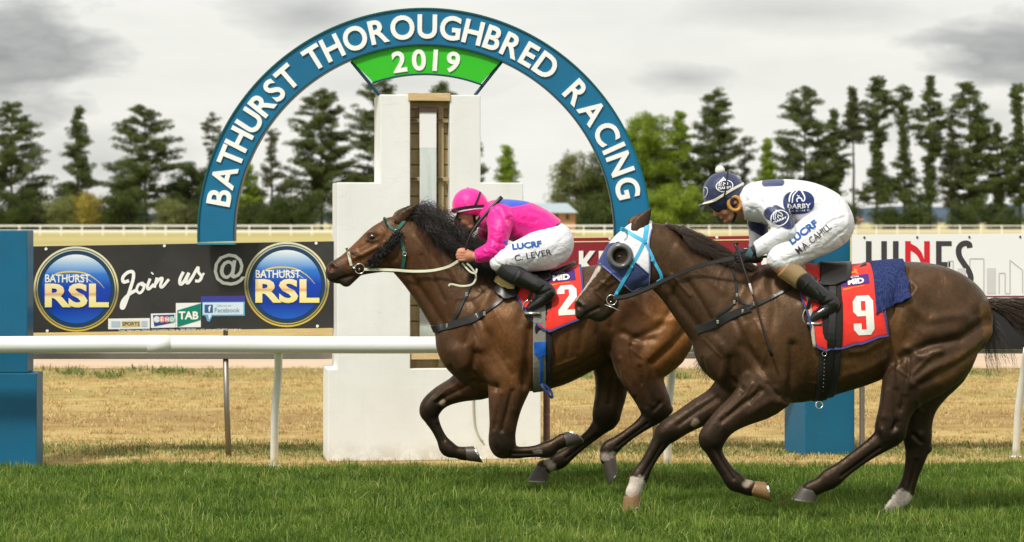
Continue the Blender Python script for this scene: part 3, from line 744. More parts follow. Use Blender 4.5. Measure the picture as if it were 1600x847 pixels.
def stroke2d(pts, w, n=5, closed=False):
    P = spline(pts, n); t = np.gradient(P, axis=0); t /= np.linalg.norm(t, axis=1)[:, None] + 1e-9; nn = np.stack([-t[:, 1], t[:, 0]], 1); w = np.full(len(P), w) if np.isscalar(w) else np.interp(np.linspace(0, 1, len(P)), np.linspace(0, 1, len(w)), w)
    A = P + nn * w[:, None] / 2; B = P - nn * w[:, None] / 2; return [[tuple(A[i]), tuple(B[i]), tuple(B[i + 1]), tuple(A[i + 1])] for i in range(len(P) - 1)]
def flatm(name, c, rough=.4): return mat_paint(name, c, rough, .12, None, 8, .04)
def vgrad(name, z0, z1, st, rough=.35):
    """print whose ink changes from bottom to top"""
    t = NT(name, rough, 0, .4); sep = t.n('ShaderNodeSeparateXYZ'); t.L(t.co(), sep.inputs[0]); m_ = t.n('ShaderNodeMapRange'); m_.inputs[1].default_value = z0; m_.inputs[2].default_value = z1
    t.L(sep.outputs[2], m_.inputs[0]); t.col(t.ramp(m_.outputs[0], st)); return t.m
ys = 2.72
signL = empty('club_sign', (W(285, 0, ys)[0], ys, W(0, 520, ys)[2]), 'black banner sign with two round blue and gold club badges and white script', 'sign', 'sponsor signs on the rail')
m_ = MB(); P = [W(*p, ys) for p in ((50, 385), (521, 377), (521, 512.5), (52, 520))]; m_.prism([(p[0], p[2]) for p in P], ys, ys + .02)
t = NT('sign_black', .45, 0, .4); t.col(t.mix(t.ramp(t.noise(3, 5), [(.3, 0.), (.8, 1.)]), (.022, .020, .019), (.042, .040, .037)))
spk = t.ramp(t.noise(45, 3, .6), [(.72, 0.), (.76, 1.)]); t.L(t.mix(t.math('MULTIPLY', spk, .35), t.b.inputs['Base Color'].links[0].from_socket, (.4, .4, .4)), t.b.inputs['Base Color'])
m_.build('board', t.m, signL)
W1 = flatm('ink_white', (.84, .84, .80)); gold = flatm('ink_gold', (.72, .56, .14))
def badge(cx, cy):
    z0, z1 = W(0, cy + 66, ys)[2], W(0, cy - 66, ys)[2]
    ringm = vgrad('badge_gold', z0, z1, [(0, (.70, .50, .06)), (.45, (.30, .24, .09)), (.6, (.75, .66, .30)), (1, (.70, .68, .52))])
    dk = flatm('badge_navy', (.010, .045, .10)); b_ = prnt('badge', [circ(cx, cy, 66.5)], ys, 1, ringm, signL)
    def sub(o): o.matrix_parent_inverse = Matrix.Identity(4); return o
    sub(ringprint('badge_ring', cx, cy, 62.2, 63.4, ys, 2, dk, b_)); sub(prnt('badge_rim', [circ(cx, cy, 60.2)], ys, 2, dk, b_))
    bl = vgrad('badge_blue', W(0, cy + 52, ys)[2], W(0, cy - 52, ys)[2], [(0, (.01, .10, .50)), (.22, (.004, .035, .33)), (.52, (.004, .05, .42)), (.72, (.03, .18, .60)), (.86, (.30, .48, .72)), (1, (.75, .80, .84))])
    sub(prnt('badge_disc', [circ(cx, cy, 54)], ys, 3, bl, b_))
    sub(prnt('swoosh', stroke2d([(cx - 43, cy - 14), (cx - 30, cy - 24), (cx - 8, cy - 27), (cx + 15, cy - 24), (cx + 33, cy - 13), (cx + 44, cy - 1)], [1, 2.4, 2.8, 2, 1.2, .5]), ys, 4, gold, b_))
    sub(prnt('swoosh', stroke2d([(cx - 20, cy - 16), (cx - 4, cy - 20), (cx + 12, cy - 18), (cx + 26, cy - 10)], [1, 1.8, 1.2, .5]), ys, 4, W1, b_))
    sub(wtext('badge_word', 'BATHURST', cx - 13.5, cy - 16.5, 12.5, ys, 5, W1, b_, .018, 70))
    rs = vgrad('badge_letters', W(0, cy + 29, ys)[2], W(0, cy - 9, ys)[2], [(0, (.82, .70, .22)), (.42, (.86, .78, .42)), (.55, (.66, .36, .16)), (.62, (.86, .62, .30)), (1, (.88, .80, .48))])
    sub(wtext('badge_word', 'RSL', cx + 1, cy + 10, 37, ys, 6, rs, b_, .035, 100))
badge(119, 451.6); badge(448, 444.6)
Z6 = lambda L: [(x / 3.137 + 30, y / 3.137 + 370) for x, y in L]
sc_ = []
for L, w in (([(538, 215), (512, 222), (508, 200), (530, 176), (556, 172), (560, 200), (546, 250), (530, 300), (512, 346), (501, 345), (508, 315), (535, 285), (572, 262)], 5.2), ([(604, 226), (584, 236), (576, 262), (590, 276), (606, 262), (612, 240), (604, 226), (600, 236), (622, 236)], 4.2),
             ([(642, 205), (628, 245), (636, 256), (660, 232)], 4.6), ([(655, 177), (650, 182)], 5), ([(676, 200), (662, 250)], 4.6), ([(668, 232), (690, 206), (702, 206), (692, 238), (702, 246), (734, 208)], 4.4),
             ([(805, 172), (788, 208), (790, 232), (806, 222), (832, 176)], 5), ([(832, 176), (818, 214), (828, 226), (852, 192)], 5), ([(852, 192), (876, 150), (878, 172), (894, 196), (882, 216), (862, 216)], 4.6), ([(882, 214), (906, 178)], 3.4)):
    prnt('script_letter', stroke2d(Z6(L), w), ys, 2, W1, signL)
wtext('at_symbol', '@', 358, 417, 37, ys, 2, W1, signL, .012, 49, 4)
def box2(x0, y0, x1, y1, sk=0): return [(x0, y0), (x1, y0 - sk), (x1, y1 - sk), (x0, y1)]
def panel(name, poly, c, layer=1): return prnt(name, [poly], ys, layer, flatm(name + '_ink', c), signL)
panel('sports_logo', box2(169, 498, 234, 514.5, 1), (.80, .80, .78)); panel('sports_logo_bar', box2(190, 501.5, 219, 511, .5), (.70, .55, .16), 2); [prnt('sports_logo_frame', [q_], ys, 2, flatm('ink_pale_blue', (.42, .52, .62)), signL) for q_ in (box2(174, 502, 188, 511), box2(221, 501.5, 230, 510.5))]
wtext('sports_logo_word', 'SPORTS', 204.5, 506, 5.6, ys, 3, flatm('ink_navy', (.03, .06, .2)), signL, .02, 27)
panel('keno_logo', box2(235.8, 490, 274.4, 512.5, .8), (.80, .80, .78)); panel('keno_logo_field', [(239, 492.5), (272.5, 491.5), (271, 504), (241, 510)], (.01, .06, .30), 2)
for cx_, c_, l_ in ((245, (.7, .75, .8), 'K'), (253, (.75, .35, .22), 'E'), (261, (.70, .20, .20), 'N'), (268.5, (.25, .55, .45), 'O')):
    panel('keno_logo_ball', circ(cx_, 499, 5, 20), c_, 3); wtext('keno_logo_word', l_, cx_, 499, 5.5, ys, 4, W1, signL, .03)
panel('tab_logo', box2(274.8, 473.5, 313.8, 511.6, .4), (.80, .82, .80)); panel('tab_logo_field', [(277, 485), (313.4, 474), (313.4, 500), (277, 511)], (.0, .20, .13), 2); wtext('tab_logo_word', 'TAB', 294.5, 492.8, 12.5, ys, 3, W1, signL, .035, 31)
panel('facebook_logo_bar', box2(313.8, 463, 383, 475, 1), (.05, .045, .30)); panel('facebook_logo_border', [(316, 472), (382.5, 471.5), (382.5, 493.6), (332, 494), (327.5, 503), (324, 502), (321, 494), (316, 493)], (.10, .38, .62), 2)
panel('facebook_logo_field', [(317, 473), (380.5, 472.5), (380.5, 491.5), (331, 492), (327, 500), (325, 492), (317, 491.5)], (.62, .74, .82), 3); panel('facebook_logo_tile', box2(319.5, 476, 332.5, 488.6), (.02, .11, .33), 4)
wtext('facebook_logo_letter', 'f', 327.5, 482.5, 9, ys, 5, W1, signL, .03); wtext('facebook_logo_word', 'Facebook', 355, 484.6, 7, ys, 4, flatm('ink_slate', (.10, .22, .38)), signL, .0, 39); wtext('facebook_logo_word', 'Like us on', 350, 477.3, 3.2, ys, 4, flatm('ink_slate2', (.22, .34, .46)), signL, .0, 22)
wtext('small_print', 'Think! About your choices. Call Gambling Help on 1800 858 858 or visit www.gamblinghelp.nsw.gov.au', 281, 515.2, 3.2, ys, 2, W1, signL, .004, 192, .6)
def bolts(pts, y, mat, parent, r=.011):
    for p in pts: q = W(*p, y); m_ = MB(); m_.tube([q + [0, .002, 0], q - [0, .006, 0]], r, 10); m_.build('bolt', mat, parent)
bolts([(72, 389), (257, 384), (494, 380), (74, 517), (496, 509.5)], ys, M['plastic'], signL)
# steel support behind the left sign
m_ = MB(); fr = empty('sign_support', (W(355, 0, 2.8)[0], 2.8, 0), 'weathered steel post and crossbar carrying the black banner sign', 'support', 'steel supports behind the signs')
m_ = MB(); m_.box((W(52, 0, 2.8)[0], 2.745, W(0, 560.5, 2.8)[2]), (W(519, 0, 2.8)[0], 2.80, W(0, 550, 2.8)[2])); m_.build('crossbar', M['gal'], fr, bevel=.006)
def steelpost(px0, px1, parent, top=552, yp=2.78):
    m_ = MB(); a, b = W(px0, 718, yp), W(px1, top, yp); a[2] = 0; m_.tube([a, a * .5 + b * .5 + [-.004, 0, 0], b], .0205, 10); m_.build('post', M['gal'], parent, True)
    m_ = MB(); m_.tube([b - [.045, 0, .0], b + [-.01, 0, -.03], b - [0, 0, .05]], .012, 6); m_.tube([b + [.045, 0, .0], b + [.01, 0, -.03], b - [0, 0, .05]], .012, 6); m_.build('bracket', M['gal'], parent, True)
    m_ = MB(); m_.tube([b, b + [0, 0, .80]], .018, 8); m_.build('upright', M['gal'], parent, True)
steelpost(357.5, 352.5, fr)
# red sign and its support
yr = 2.78
signR = empty('red_sign', (W(1050, 0, yr)[0], yr, W(0, 470, yr)[2]), 'dark red sponsor sign with a gold line and white capitals, behind the jockeys', 'sign', 'sponsor signs on the rail')
m_ = MB(); P = [W(*p, yr) for p in ((848, 372.5), (1262, 367.5), (1262, 480), (848, 485))]; m_.prism([(p[0], p[2]) for p in P], yr, yr + .02); m_.build('board', flatm('sign_red', (.26, .018, .028)), signR)
prnt('gold_line', [[(848, 377.6), (1262, 372.6), (1262, 374.3), (848, 379.3)]], yr, 1, flatm('ink_cream', (.80, .62, .30)), signR)
wtext('sign_word', 'K', 919, 411, 38, yr, 2, W1, signR, .035, 29); wtext('sign_word', 'I', 940, 411, 38, yr, 2, W1, signR, .04)
wtext('sign_word', 'RE', 1186, 407, 38, yr, 2, W1, signR, .035, 56)
dk = flatm('ink_shadow_red', (.09, .008, .012)); wtext('sign_word_shadow', 'K', 921.5, 412.5, 38, yr, 1, dk, signR, .035, 29)
bolts([(953, 372.6), (1120, 370.8)], yr, M['plastic'], signR)
fr2 = empty('sign_support', (W(1025, 0, 2.85)[0], 2.85, 0), 'weathered steel post and crossbar carrying the red sign', 'support', 'steel supports behind the signs')
m_ = MB(); m_.box((W(858, 0, 2.85)[0], 2.81, W(0, 560, 2.85)[2]), (W(1255, 0, 2.85)[0], 2.87, W(0, 550, 2.85)[2])); m_.build('crossbar', M['gal'], fr2, bevel=.006)
steelpost(1024, 1026, fr2, yp=2.86)
# white builder's sign
yh = 2.9
signH = empty('white_sign', (W(1560, 0, yh)[0], yh, W(0, 546, yh)[2]), 'white sign with art deco capitals and grey skyline outlines behind the trailing horse', 'sign', 'sponsor signs on the rail')
m_ = MB(); P = [W(*p, yh) for p in ((1331, 366.5), (1760, 364), (1760, 546), (1331, 547))]; m_.prism([(p[0], p[2]) for p in P], yh, yh + .02); m_.build('board', mat_paint('sign_white', (.80, .80, .79), .3, .1, None, 3, .03), signH)
prnt('black_strip', [[(1331, 468), (1760, 466.6), (1760, 545.5), (1331, 546.5)]], yh, 1, flatm('ink_black', (.018, .017, .019)), signH)
prnt('maroon_line', [[(1331, 463), (1760, 461.6), (1760, 463.4), (1331, 464.8)]], yh, 1, flatm('ink_maroon', (.20, .01, .045)), signH)
DG = flatm('ink_charcoal', (.045, .042, .045)); RD = flatm('ink_red', (.62, .012, .025)); GR = flatm('ink_grey', (.50, .49, .49)); GL = flatm('ink_pale_grey', (.60, .58, .58))
T, B = 376.8, 448
R = lambda x0, y0, x1, y1: [(x0, y0), (x1, y0), (x1, y1), (x0, y1)]
prnt('sign_letter', [R(1353, T, 1361.8, B), R(1377, T, 1385.7, B), R(1361.8, 407, 1377, 413)], yh, 1, DG, signH); prnt('sign_letter', [R(1395.2, T, 1404, B)], yh, 1, DG, signH)
dgn = spline([(1422.9, 380.5), (1432, 385.5), (1439.5, 394), (1444, 405)], 4); dg2 = spline([(1422.9, 391.5), (1430, 396), (1436, 404), (1444, 425)], 4)
prnt('sign_letter', [R(1414.3, T, 1422.9, B), [(1414.3, T), (1422.9, 380.5), (1422.9, 391.5), (1418, 385)], R(1444, T, 1452.8, B)] + [[tuple(dgn[i]), tuple(dgn[i + 1]), tuple(dg2[i + 1]), tuple(dg2[i])] for i in range(len(dgn) - 1)], yh, 1, RD, signH)
prnt('sign_letter', [R(1462.5, T, 1471.2, B), R(1471.2, T, 1487, 384.4), R(1471.2, 409.4, 1484.8, 417), R(1471.2, 440.5, 1487, B)], yh, 1, DG, signH)
Z5 = lambda L: [(x / 5.293 + 1300, y / 5.293 + 340) for x, y in L]
prnt('sign_letter', stroke2d(Z5([(1140, 250), (1134, 222), (1105, 212), (1070, 225), (1048, 262), (1054, 320), (1090, 380), (1130, 440), (1148, 500), (1130, 552), (1090, 568), (1052, 548), (1040, 520)]), 8.8, 6), yh, 1, DG, signH)
def outl(x0, y0, x1, y1, w=1.6, sl=None):
    p = Z5([(x0, y1), (x0, y0), (x1, y0 if sl is None else sl), (x1, y1)]); return [q for a, b in zip(p[:-1], p[1:]) for q in stroke2d([a, b], w, 1)]
prnt('skyline_outline', outl(1140, 340, 1256, 630) + outl(1383, 460, 1432, 628) + outl(1472, 352, 1576, 628, sl=435) + stroke2d(Z5([(1432, 628), (1472, 628)]), 1.6, 1) + outl(960, 360, 1002, 628) + outl(1610, 300, 1720, 628) + outl(1760, 420, 1840, 628), yh, 1, GR, signH)
prnt('skyline_block', [Z5([(1282, 418), (1354, 418), (1354, 630), (1282, 630)]), Z5([(1040, 420), (1108, 420), (1108, 630), (1040, 630)]), Z5([(1900, 380), (1990, 380), (1990, 630), (1900, 630)])], yh, 1, GL, signH)
bolts([(1350.5, 371), (1433, 370.7), (1514.5, 370.4), (1594, 370)], yh, DG, signH, .008); bolts([(1593.5, 489.5)], yh, M['plastic'], signH, .007)
fr3 = empty('sign_support', (W(1500, 0, 2.95)[0], 2.95, 0), 'grey steel crossbar and posts under the white sign', 'support', 'steel supports behind the signs')
m_ = MB(); m_.box((W(1345, 0, 2.98)[0], 2.93, W(0, 552, 2.98)[2]), (W(1760, 0, 2.98)[0], 2.99, W(0, 545.8, 2.98)[2])); m_.build('crossbar', M['gal'], fr3)
for pxx in (1347, 1720):
    m_ = MB(); q = W(pxx, 0, 2.96); m_.tube([[q[0], 2.96, 0], [q[0], 2.96, W(0, 380, 2.96)[2]]], .02, 8); m_.build('post', M['gal'], fr3)

# ------------------------------------------------------------------ running rail of white plastic pipe
def rail(lab, x0, x1, posts, y=1.6):
    z = W(0, 538.4, y)[2]; r_ = empty('running_rail', ((x0 + x1) / 2, y, 0), lab, 'rail')
    xs = np.linspace(x0, x1, 40); m_ = MB(); m_.tube([(x, y, z + .004 * math.sin(x * 1.9)) for x in xs], .0585, 24); m_.build('pipe', M['plastic'], r_, True)
    for xj in np.arange(x0 + .7, x1, 2.3):
        m_ = MB(); m_.tube([(xj, y, z + .004 * math.sin(xj * 1.9)), (xj + .16, y, z + .004 * math.sin(xj * 1.9))], .0605, 24); m_.build('joint_sleeve', M['plastic'], r_, True)
    for bx, by, tx in posts:
        yb = HC * FL / (by - HYP) + Y0; b = W(bx, by, yb); tp = np.array([W(tx, 0, y)[0], y + .02, z - .03]); b[2] = 0
        L = spline([b, b * .55 + tp * .45 + [-.01, .03, 0], b * .2 + tp * .8 + [.0, .05, -.02], tp], 5)
        m_ = MB(); m_.tube(L, .028, 14); p_ = m_.build('post', M['plastic'], r_, True)
        m_ = MB(); m_.tube([b + [0, 0, .0], b + [0, 0, .012]], .046, 14); f_ = m_.build('foot_collar', M['plastic'], p_, True); f_.matrix_parent_inverse = Matrix.Identity(4)
rail('long white plastic running rail on slanting posts across the left half', -5.5, W(1190, 0, 1.6)[0], [(-200, 728, -192), (428.5, 729, 434.5), (1042.5, 729, 1052.5)])
rail('start of the next white running rail, only its leaning post showing at the right edge', W(1604, 0, 2.3)[0], 6.8, [(1587, 715, 1606)], 2.3)
# ------------------------------------------------------------------ far distance: paddock fence, house, hills, trees
yf = 284.0
fence = empty('paddock_fence', (0, yf, 0), 'long white two-rail paddock fence in front of the distant trees', 'fence')
t = mat_paint('fence_white', (.78, .77, .72), .6)
for (p0, p1, w) in ((351.6, 354.0, 'rail'), (359.3, 363.4, 'rail')):
    m_ = MB(); m_.box((-72, yf, W(0, p1, yf)[2]), (W(1030, 0, yf)[0], yf + .12, W(0, p0, yf)[2])); m_.build('rail', t, fence)
    q0, q1 = (352.2, 353.6) if p0 < 355 else (358.2, 364.5)
    m_ = MB(); m_.box((W(1031, 0, yf)[0], yf, W(0, q1, yf)[2]), (75, yf + .12, W(0, q0, yf)[2])); m_.build('rail', t if p0 < 355 else mat_paint('fence_cream', (.62, .56, .42), .7), fence)
for i in range(58):
    x = -70 + i * 2.45; 
    m_ = MB(); m_.box((x - .07, yf - .02, 0), (x + .07, yf + .1, W(0, 351.4, yf)[2])); m_.build('post', t, fence)
# weatherboard-and-brick house
hy = 300.0; hs = empty('farm_house', (W(845, 0, hy)[0], hy + 4, 0), 'low orange brick house with a pale blue-grey roof beyond the red sign', 'house')
X = lambda p, y=hy: W(p, 0, y)[0]; Zp = lambda p, y=hy: W(0, p, y)[2]
m_ = MB(); m_.box((X(776), hy, 0), (X(899), hy + 9, Zp(332))); m_.build('wall', mat_paint('brick_orange', (.46, .25, .13), .8, .3, None, .8), hs)
rx0, rx1, z0, z1 = X(768), X(903), Zp(332.5), Zp(317); m_ = MB()
m_.add([(rx0, hy - .8, z0), (rx1, hy - .8, z0), (rx1, hy + 9.8, z0), (rx0, hy + 9.8, z0), (rx0 + 1.2, hy + 4.5, z1), (rx1 - 1.2, hy + 4.5, z1)], [(0, 1, 5, 4), (1, 2, 5), (2, 3, 4, 5), (3, 0, 4), (3, 2, 1, 0)])
m_.build('roof', mat_paint('roof_steel', (.33, .41, .45), .45, .2, None, .5), hs)
for a, b, z in ((868, 872, 349), (846, 851, 343), (884, 889, 343)):
    m_ = MB(); m_.box((X(a), hy - .06, Zp(z)), (X(b), hy + .05, Zp(335))); m_.build('window' if z < 345 else 'door', mat_paint('dark_glass', (.05, .05, .05), .2), hs)
m_ = MB(); m_.box((X(861), hy - .05, Zp(350)), (X(866), hy + .04, Zp(336))); m_.build('downpipe', mat_paint('pale_trim', (.6, .58, .55), .5), hs)
hy2 = 620.0; h2 = empty('farm_house', (W(1295, 0, hy2)[0], hy2 + 4, 0), 'distant house with a pinkish tiled roof among the pine trunks at right', 'house')
m_ = MB(); m_.box((X(1262, hy2), hy2, 0), (X(1345, hy2), hy2 + 9, Zp(344, hy2))); m_.build('wall', mat_paint('pale_wall', (.5, .42, .35), .8), h2)
m_ = MB(); a, b = X(1256, hy2), X(1351, hy2); z0, z1 = Zp(344, hy2), Zp(332, hy2); m_.add([(a, hy2 - 1, z0), (b, hy2 - 1, z0), (b, hy2 + 10, z0), (a, hy2 + 10, z0), (a + 3, hy2 + 4.5, z1), (b - 3, hy2 + 4.5, z1)], [(0, 1, 5, 4), (1, 2, 5), (2, 3, 4, 5), (3, 0, 4), (3, 2, 1, 0)]); m_.build('roof', mat_paint('roof_tile', (.42, .17, .12), .7), h2)
# hills, with the blue of distance haze put into their colour
t = NT('far_hills', 1, 0, 0); t.col(t.ramp(t.noise(.02, 4), [(.3, (.075, .105, .14)), (.7, (.10, .13, .165))]))
hx = np.linspace(-1400, 1400, 141); V = []
for j, (yy, k) in enumerate(((2300, 0), (2600, 1), (3000, .0))):
    for x in hx:
        q = CXP + x / 2616 * FL; h = 9 + 8 * math.exp(-((q - 155) / 60) ** 2) + 10 * math.exp(-((q - 1560) / 150) ** 2) + 6 * math.exp(-((q - 1270) / 60) ** 2) + 3 * math.sin(x * .02) + 2 * math.sin(x * .051 + 1)
        V.append((x, yy, (h * k) if k else -1))
n = len(hx); m_ = MB(); m_.add(V, [(j * n + i, j * n + i + 1, (j + 1) * n + i + 1, (j + 1) * n + i) for j in range(2) for i in range(n - 1)]); tag(m_.build('hills', t.m, smooth=True), kind='structure')

def leafmat(name, a, b, c):
    t = NT(name, .7, 0, .15); at = t.n('ShaderNodeAttribute'); at.attribute_name = 'lf'; s = t.n('ShaderNodeSeparateColor'); t.L(at.outputs[0], s.inputs[0])
    cc = t.ramp(s.outputs[0], [(.1, a), (.5, b), (.95, c)]); t.col(cc); tr = t.n('ShaderNodeBsdfTranslucent'); t.L(cc, tr.inputs[0]); m = t.n('ShaderNodeMixShader'); m.inputs[0].default_value = .22
    t.L(t.b.outputs[0], m.inputs[1]); t.L(tr.outputs[0], m.inputs[2]); t.L(m.outputs[0], t.t.nodes['Material Output'].inputs[0]); return t.m
LM = {'pine': leafmat('pine_needles', (.055, .075, .024), (.095, .125, .036), (.15, .185, .052)), 'oliv': leafmat('pine_needles_olive', (.06, .07, .03), (.09, .10, .04), (.13, .14, .055)),
      'lite': leafmat('light_green_leaves', (.11, .17, .02), (.20, .29, .03), (.32, .40, .05)), 'pale': leafmat('pale_leaves', (.13, .16, .05), (.19, .22, .075), (.26, .28, .10)),
      'gold': leafmat('golden_leaves', (.24, .20, .04), (.36, .30, .06), (.45, .38, .10)), 'dark': leafmat('dark_shrub_leaves', (.035, .05, .016), (.06, .085, .022), (.10, .13, .035))}
t = NT('bark', .9, 0, .1); t.col(t.ramp(t.noise(3, 4), [(.3, (.055, .040, .030)), (.7, (.10, .078, .058))])); BARK = t.m
def tree(px, top, hw, kind, lab, y=434.0, base_z=0., prof='pine', dens=1.0, bare=.18, seed=0, name='pine_tree', leaf=.36, cat='tree'):
    rs = np.random.default_rng(seed + int(abs(px) * 7)); m = (y - Y0) / FL; x0 = W(px, 0, y)[0]; H = W(0, top, y)[2]; Rm = hw * m * 1.22
    root = empty(name, (x0, y, 0), lab, cat, 'trees beyond the paddock fence'); m_ = MB(); lean = rs.normal(0, .012) * H
    tz_ = np.linspace(0, 1, 8); tp = np.stack([x0 + lean * tz_ ** 2 + rs.normal(0, .05, 8), np.full(8, y), tz_ * H * .97], 1); m_.tube(tp, np.linspace(.30 if prof != 'round' else .35, .05, 8), 7); CL = []
    nb = int((68 if prof != 'tall' else 84) * (H / 20) * dens) + 12; 
    for i in range(nb):
        s = bare + (1 - bare) * ((i + rs.random()) / nb); z = s * H
        if prof == 'pine': e = 1.0 if s < .3 else max(.12, (1 - ((s - .3) / .72) ** 1.9) ** .62)
        elif prof == 'tall': e = (.55 + .45 * math.sin(s * 9 + px)) * max(.15, (1 - ((s - .2) / .82) ** 3) ** .5 if s > .2 else 1)
        elif prof == 'cone': e = max(.08, 1 - s) ** .75
        else: e = max(.1, (1 - (abs(s - .45) / .58) ** 2.4)) ** .5
        e *= rs.uniform(.55, 1.08); a = rs.uniform(0, 2 * np.pi); L = Rm * e; up = rs.uniform(-.04, .28) * L
        c0 = np.array([x0 + lean * s * s, y, z - .12 * L]); c1 = c0 + [math.cos(a) * L, math.sin(a) * L * .9, up + .12 * L]
        m_.tube([c0, (c0 + c1) / 2 + [0, 0, -.04 * L], c1], [.07, .045, .015], 4, cap=False)
        k = 2 + int(L / 1.1)
        for q in range(k):
            f = .35 + .7 * (q + .5) / k; c = c0 + (c1 - c0) * min(f, 1.03) + rs.normal(0, .18, 3); CL.append((c, (.50 + .38 * (1 - s) + .35 * rs.random()) * (1.25 if prof == 'round' else 1) * (.85 if prof == 'tall' else 1)))
    m_.build('trunk', BARK, root, True)
    P = []; U = []
    for c, r in CL:
        n_ = int(52 * (r / .7) ** 2 * dens ** .5) + 8; d = rs.normal(0, 1, (n_, 3)); d /= np.linalg.norm(d, axis=1)[:, None]; d *= rs.random((n_, 1)) ** .4 * r * 1.25; d[:, 2] *= .48 if prof != 'round' else .8
        P.append(c + d); U.append(np.clip(rs.normal(.5, .16) + rs.normal(0, .12, n_), 0, 1))
    P = np.concatenate(P); U = np.concatenate(U); n_ = len(P); a = rs.normal(0, 1, (n_, 3)); a /= np.linalg.norm(a, axis=1)[:, None]; b = np.cross(a, rs.normal(0, 1, (n_, 3))); b /= np.linalg.norm(b, axis=1)[:, None]
    sz = leaf * rs.uniform(.5, 1.2, (n_, 1)); Q = np.stack([P - a * sz * .5, P + b * sz * .28, P + a * sz * .5, P - b * sz * .28], 1).reshape(-1, 3); F = np.arange(4 * n_).reshape(-1, 4)
    C = np.zeros((4 * n_, 3), np.float32); C[:, 0] = np.repeat(U, 4)
    fastmesh('crown', Q, F, LM[kind], root, attrs={'lf': C}); return root
TREES = [
    (18, 162, 54, 'pine', 'dark broad pine at the far left of the tree row, above the blue pillar', {}), (121, 168, 36, 'pine', 'slim dark conifer, second tree from the left, over the first round badge', {'prof': 'cone', 'bare': .1}), (228, 166, 58, 'pine', 'broad dark pine standing just left of the arch', {}),
    (333, 180, 26, 'oliv', 'thin sparse tree half hidden behind the left leg of the arch', {'prof': 'tall', 'dens': .6}), (300, 262, 38, 'dark', 'low dark tree at the foot of the left arch leg', {'prof': 'round', 'bare': .1}), (388, 258, 34, 'lite', 'low light green tree inside the arch at its left leg', {'prof': 'cone', 'bare': .1}),
    (425, 205, 40, 'oliv', 'sparse olive tree with a thin trunk inside the arch', {'prof': 'tall', 'dens': .55}), (503, 142, 56, 'pine', 'large dark pine inside the arch, left of the white tower', {'dens': 1.15}), (598, 124, 54, 'pine', 'tall dark pine partly behind the left side of the tower', {}),
    (686, 130, 46, 'pine', 'dark pine whose top just shows over the tower', {}), (736, 205, 26, 'pine', 'dark pine whose edge shows right of the tower top', {}), (790, 228, 30, 'lite', 'small bright green conifer above the right step of the tower', {'prof': 'cone', 'bare': .05}),
    (900, 244, 30, 'pale', 'pale feathery tree beside the farm house roof', {'prof': 'round', 'dens': .7, 'bare': .15}), (948, 236, 36, 'pine', 'rounded dark green tree behind the right arch leg', {'prof': 'round', 'bare': .05}), (978, 205, 30, 'lite', 'bright green leafy tree right behind the arch leg, left of its taller neighbour', {'prof': 'round', 'bare': .05}), (1012, 182, 44, 'lite', 'bright green bushy tree just right of the arch', {'prof': 'round', 'bare': .05, 'dens': 1.1}),
    (1062, 176, 42, 'lite', 'second bright green bushy tree, its pointed top left of the dark pine', {'prof': 'cone', 'bare': .04, 'dens': 1.3}), (1115, 143, 38, 'pine', 'dark dense pine above the jockey in navy helmet', {'dens': 1.1, 'bare': .22}), (1162, 214, 26, 'oliv', 'thin see-through tree right of the navy helmet', {'prof': 'tall', 'dens': .5}),
    (1196, 218, 24, 'lite', 'small green conifer between two pines over the jockey in white', {'prof': 'cone', 'bare': .05}), (1258, 136, 50, 'pine', 'wide layered pine above the back of the jockey in white', {'dens': .95}), (1303, 172, 26, 'pine', 'narrow pine leaning beside the wide layered pine', {'prof': 'tall'}),
    (1334, 138, 20, 'oliv', 'very thin pine with a long bare trunk', {'prof': 'tall', 'bare': .62, 'dens': .6}), (1370, 122, 34, 'pine', 'tall ragged pine, first of the row right of the bare trunk', {'prof': 'tall', 'dens': 1.1}), (1413, 134, 26, 'pine', 'tall narrow pine, second right of the bare trunk', {'prof': 'tall', 'dens': .9}),
    (1453, 121, 32, 'pine', 'tall ragged pine over the end of the white sign lettering', {'prof': 'tall', 'dens': 1.0}), (1487, 168, 20, 'oliv', 'thin pine squeezed between two tall pines', {'prof': 'tall', 'dens': .6}), (1516, 129, 38, 'pine', 'tall dense pine over the grey skyline drawing', {'dens': 1.1, 'bare': .12}),
    (1560, 192, 28, 'pine', 'shorter pine next to the last tree of the row', {'prof': 'tall'}), (1594, 133, 28, 'pine', 'tall dark pine cut by the right edge', {'prof': 'tall', 'dens': 1.2}), (1660, 150, 40, 'pine', 'pine beyond the right edge, first after the dark cut-off pine', {}), (-60, 170, 44, 'pine', 'pine beyond the left edge, next to the broad dark pine', {}), (1740, 170, 44, 'pine', 'pine beyond the right edge, farthest out', {}), (-140, 190, 44, 'pine', 'pine beyond the left edge, farthest out', {})]
for a in TREES:
    if True: tree(a[0], a[1], a[2], a[3], a[4], **a[5])
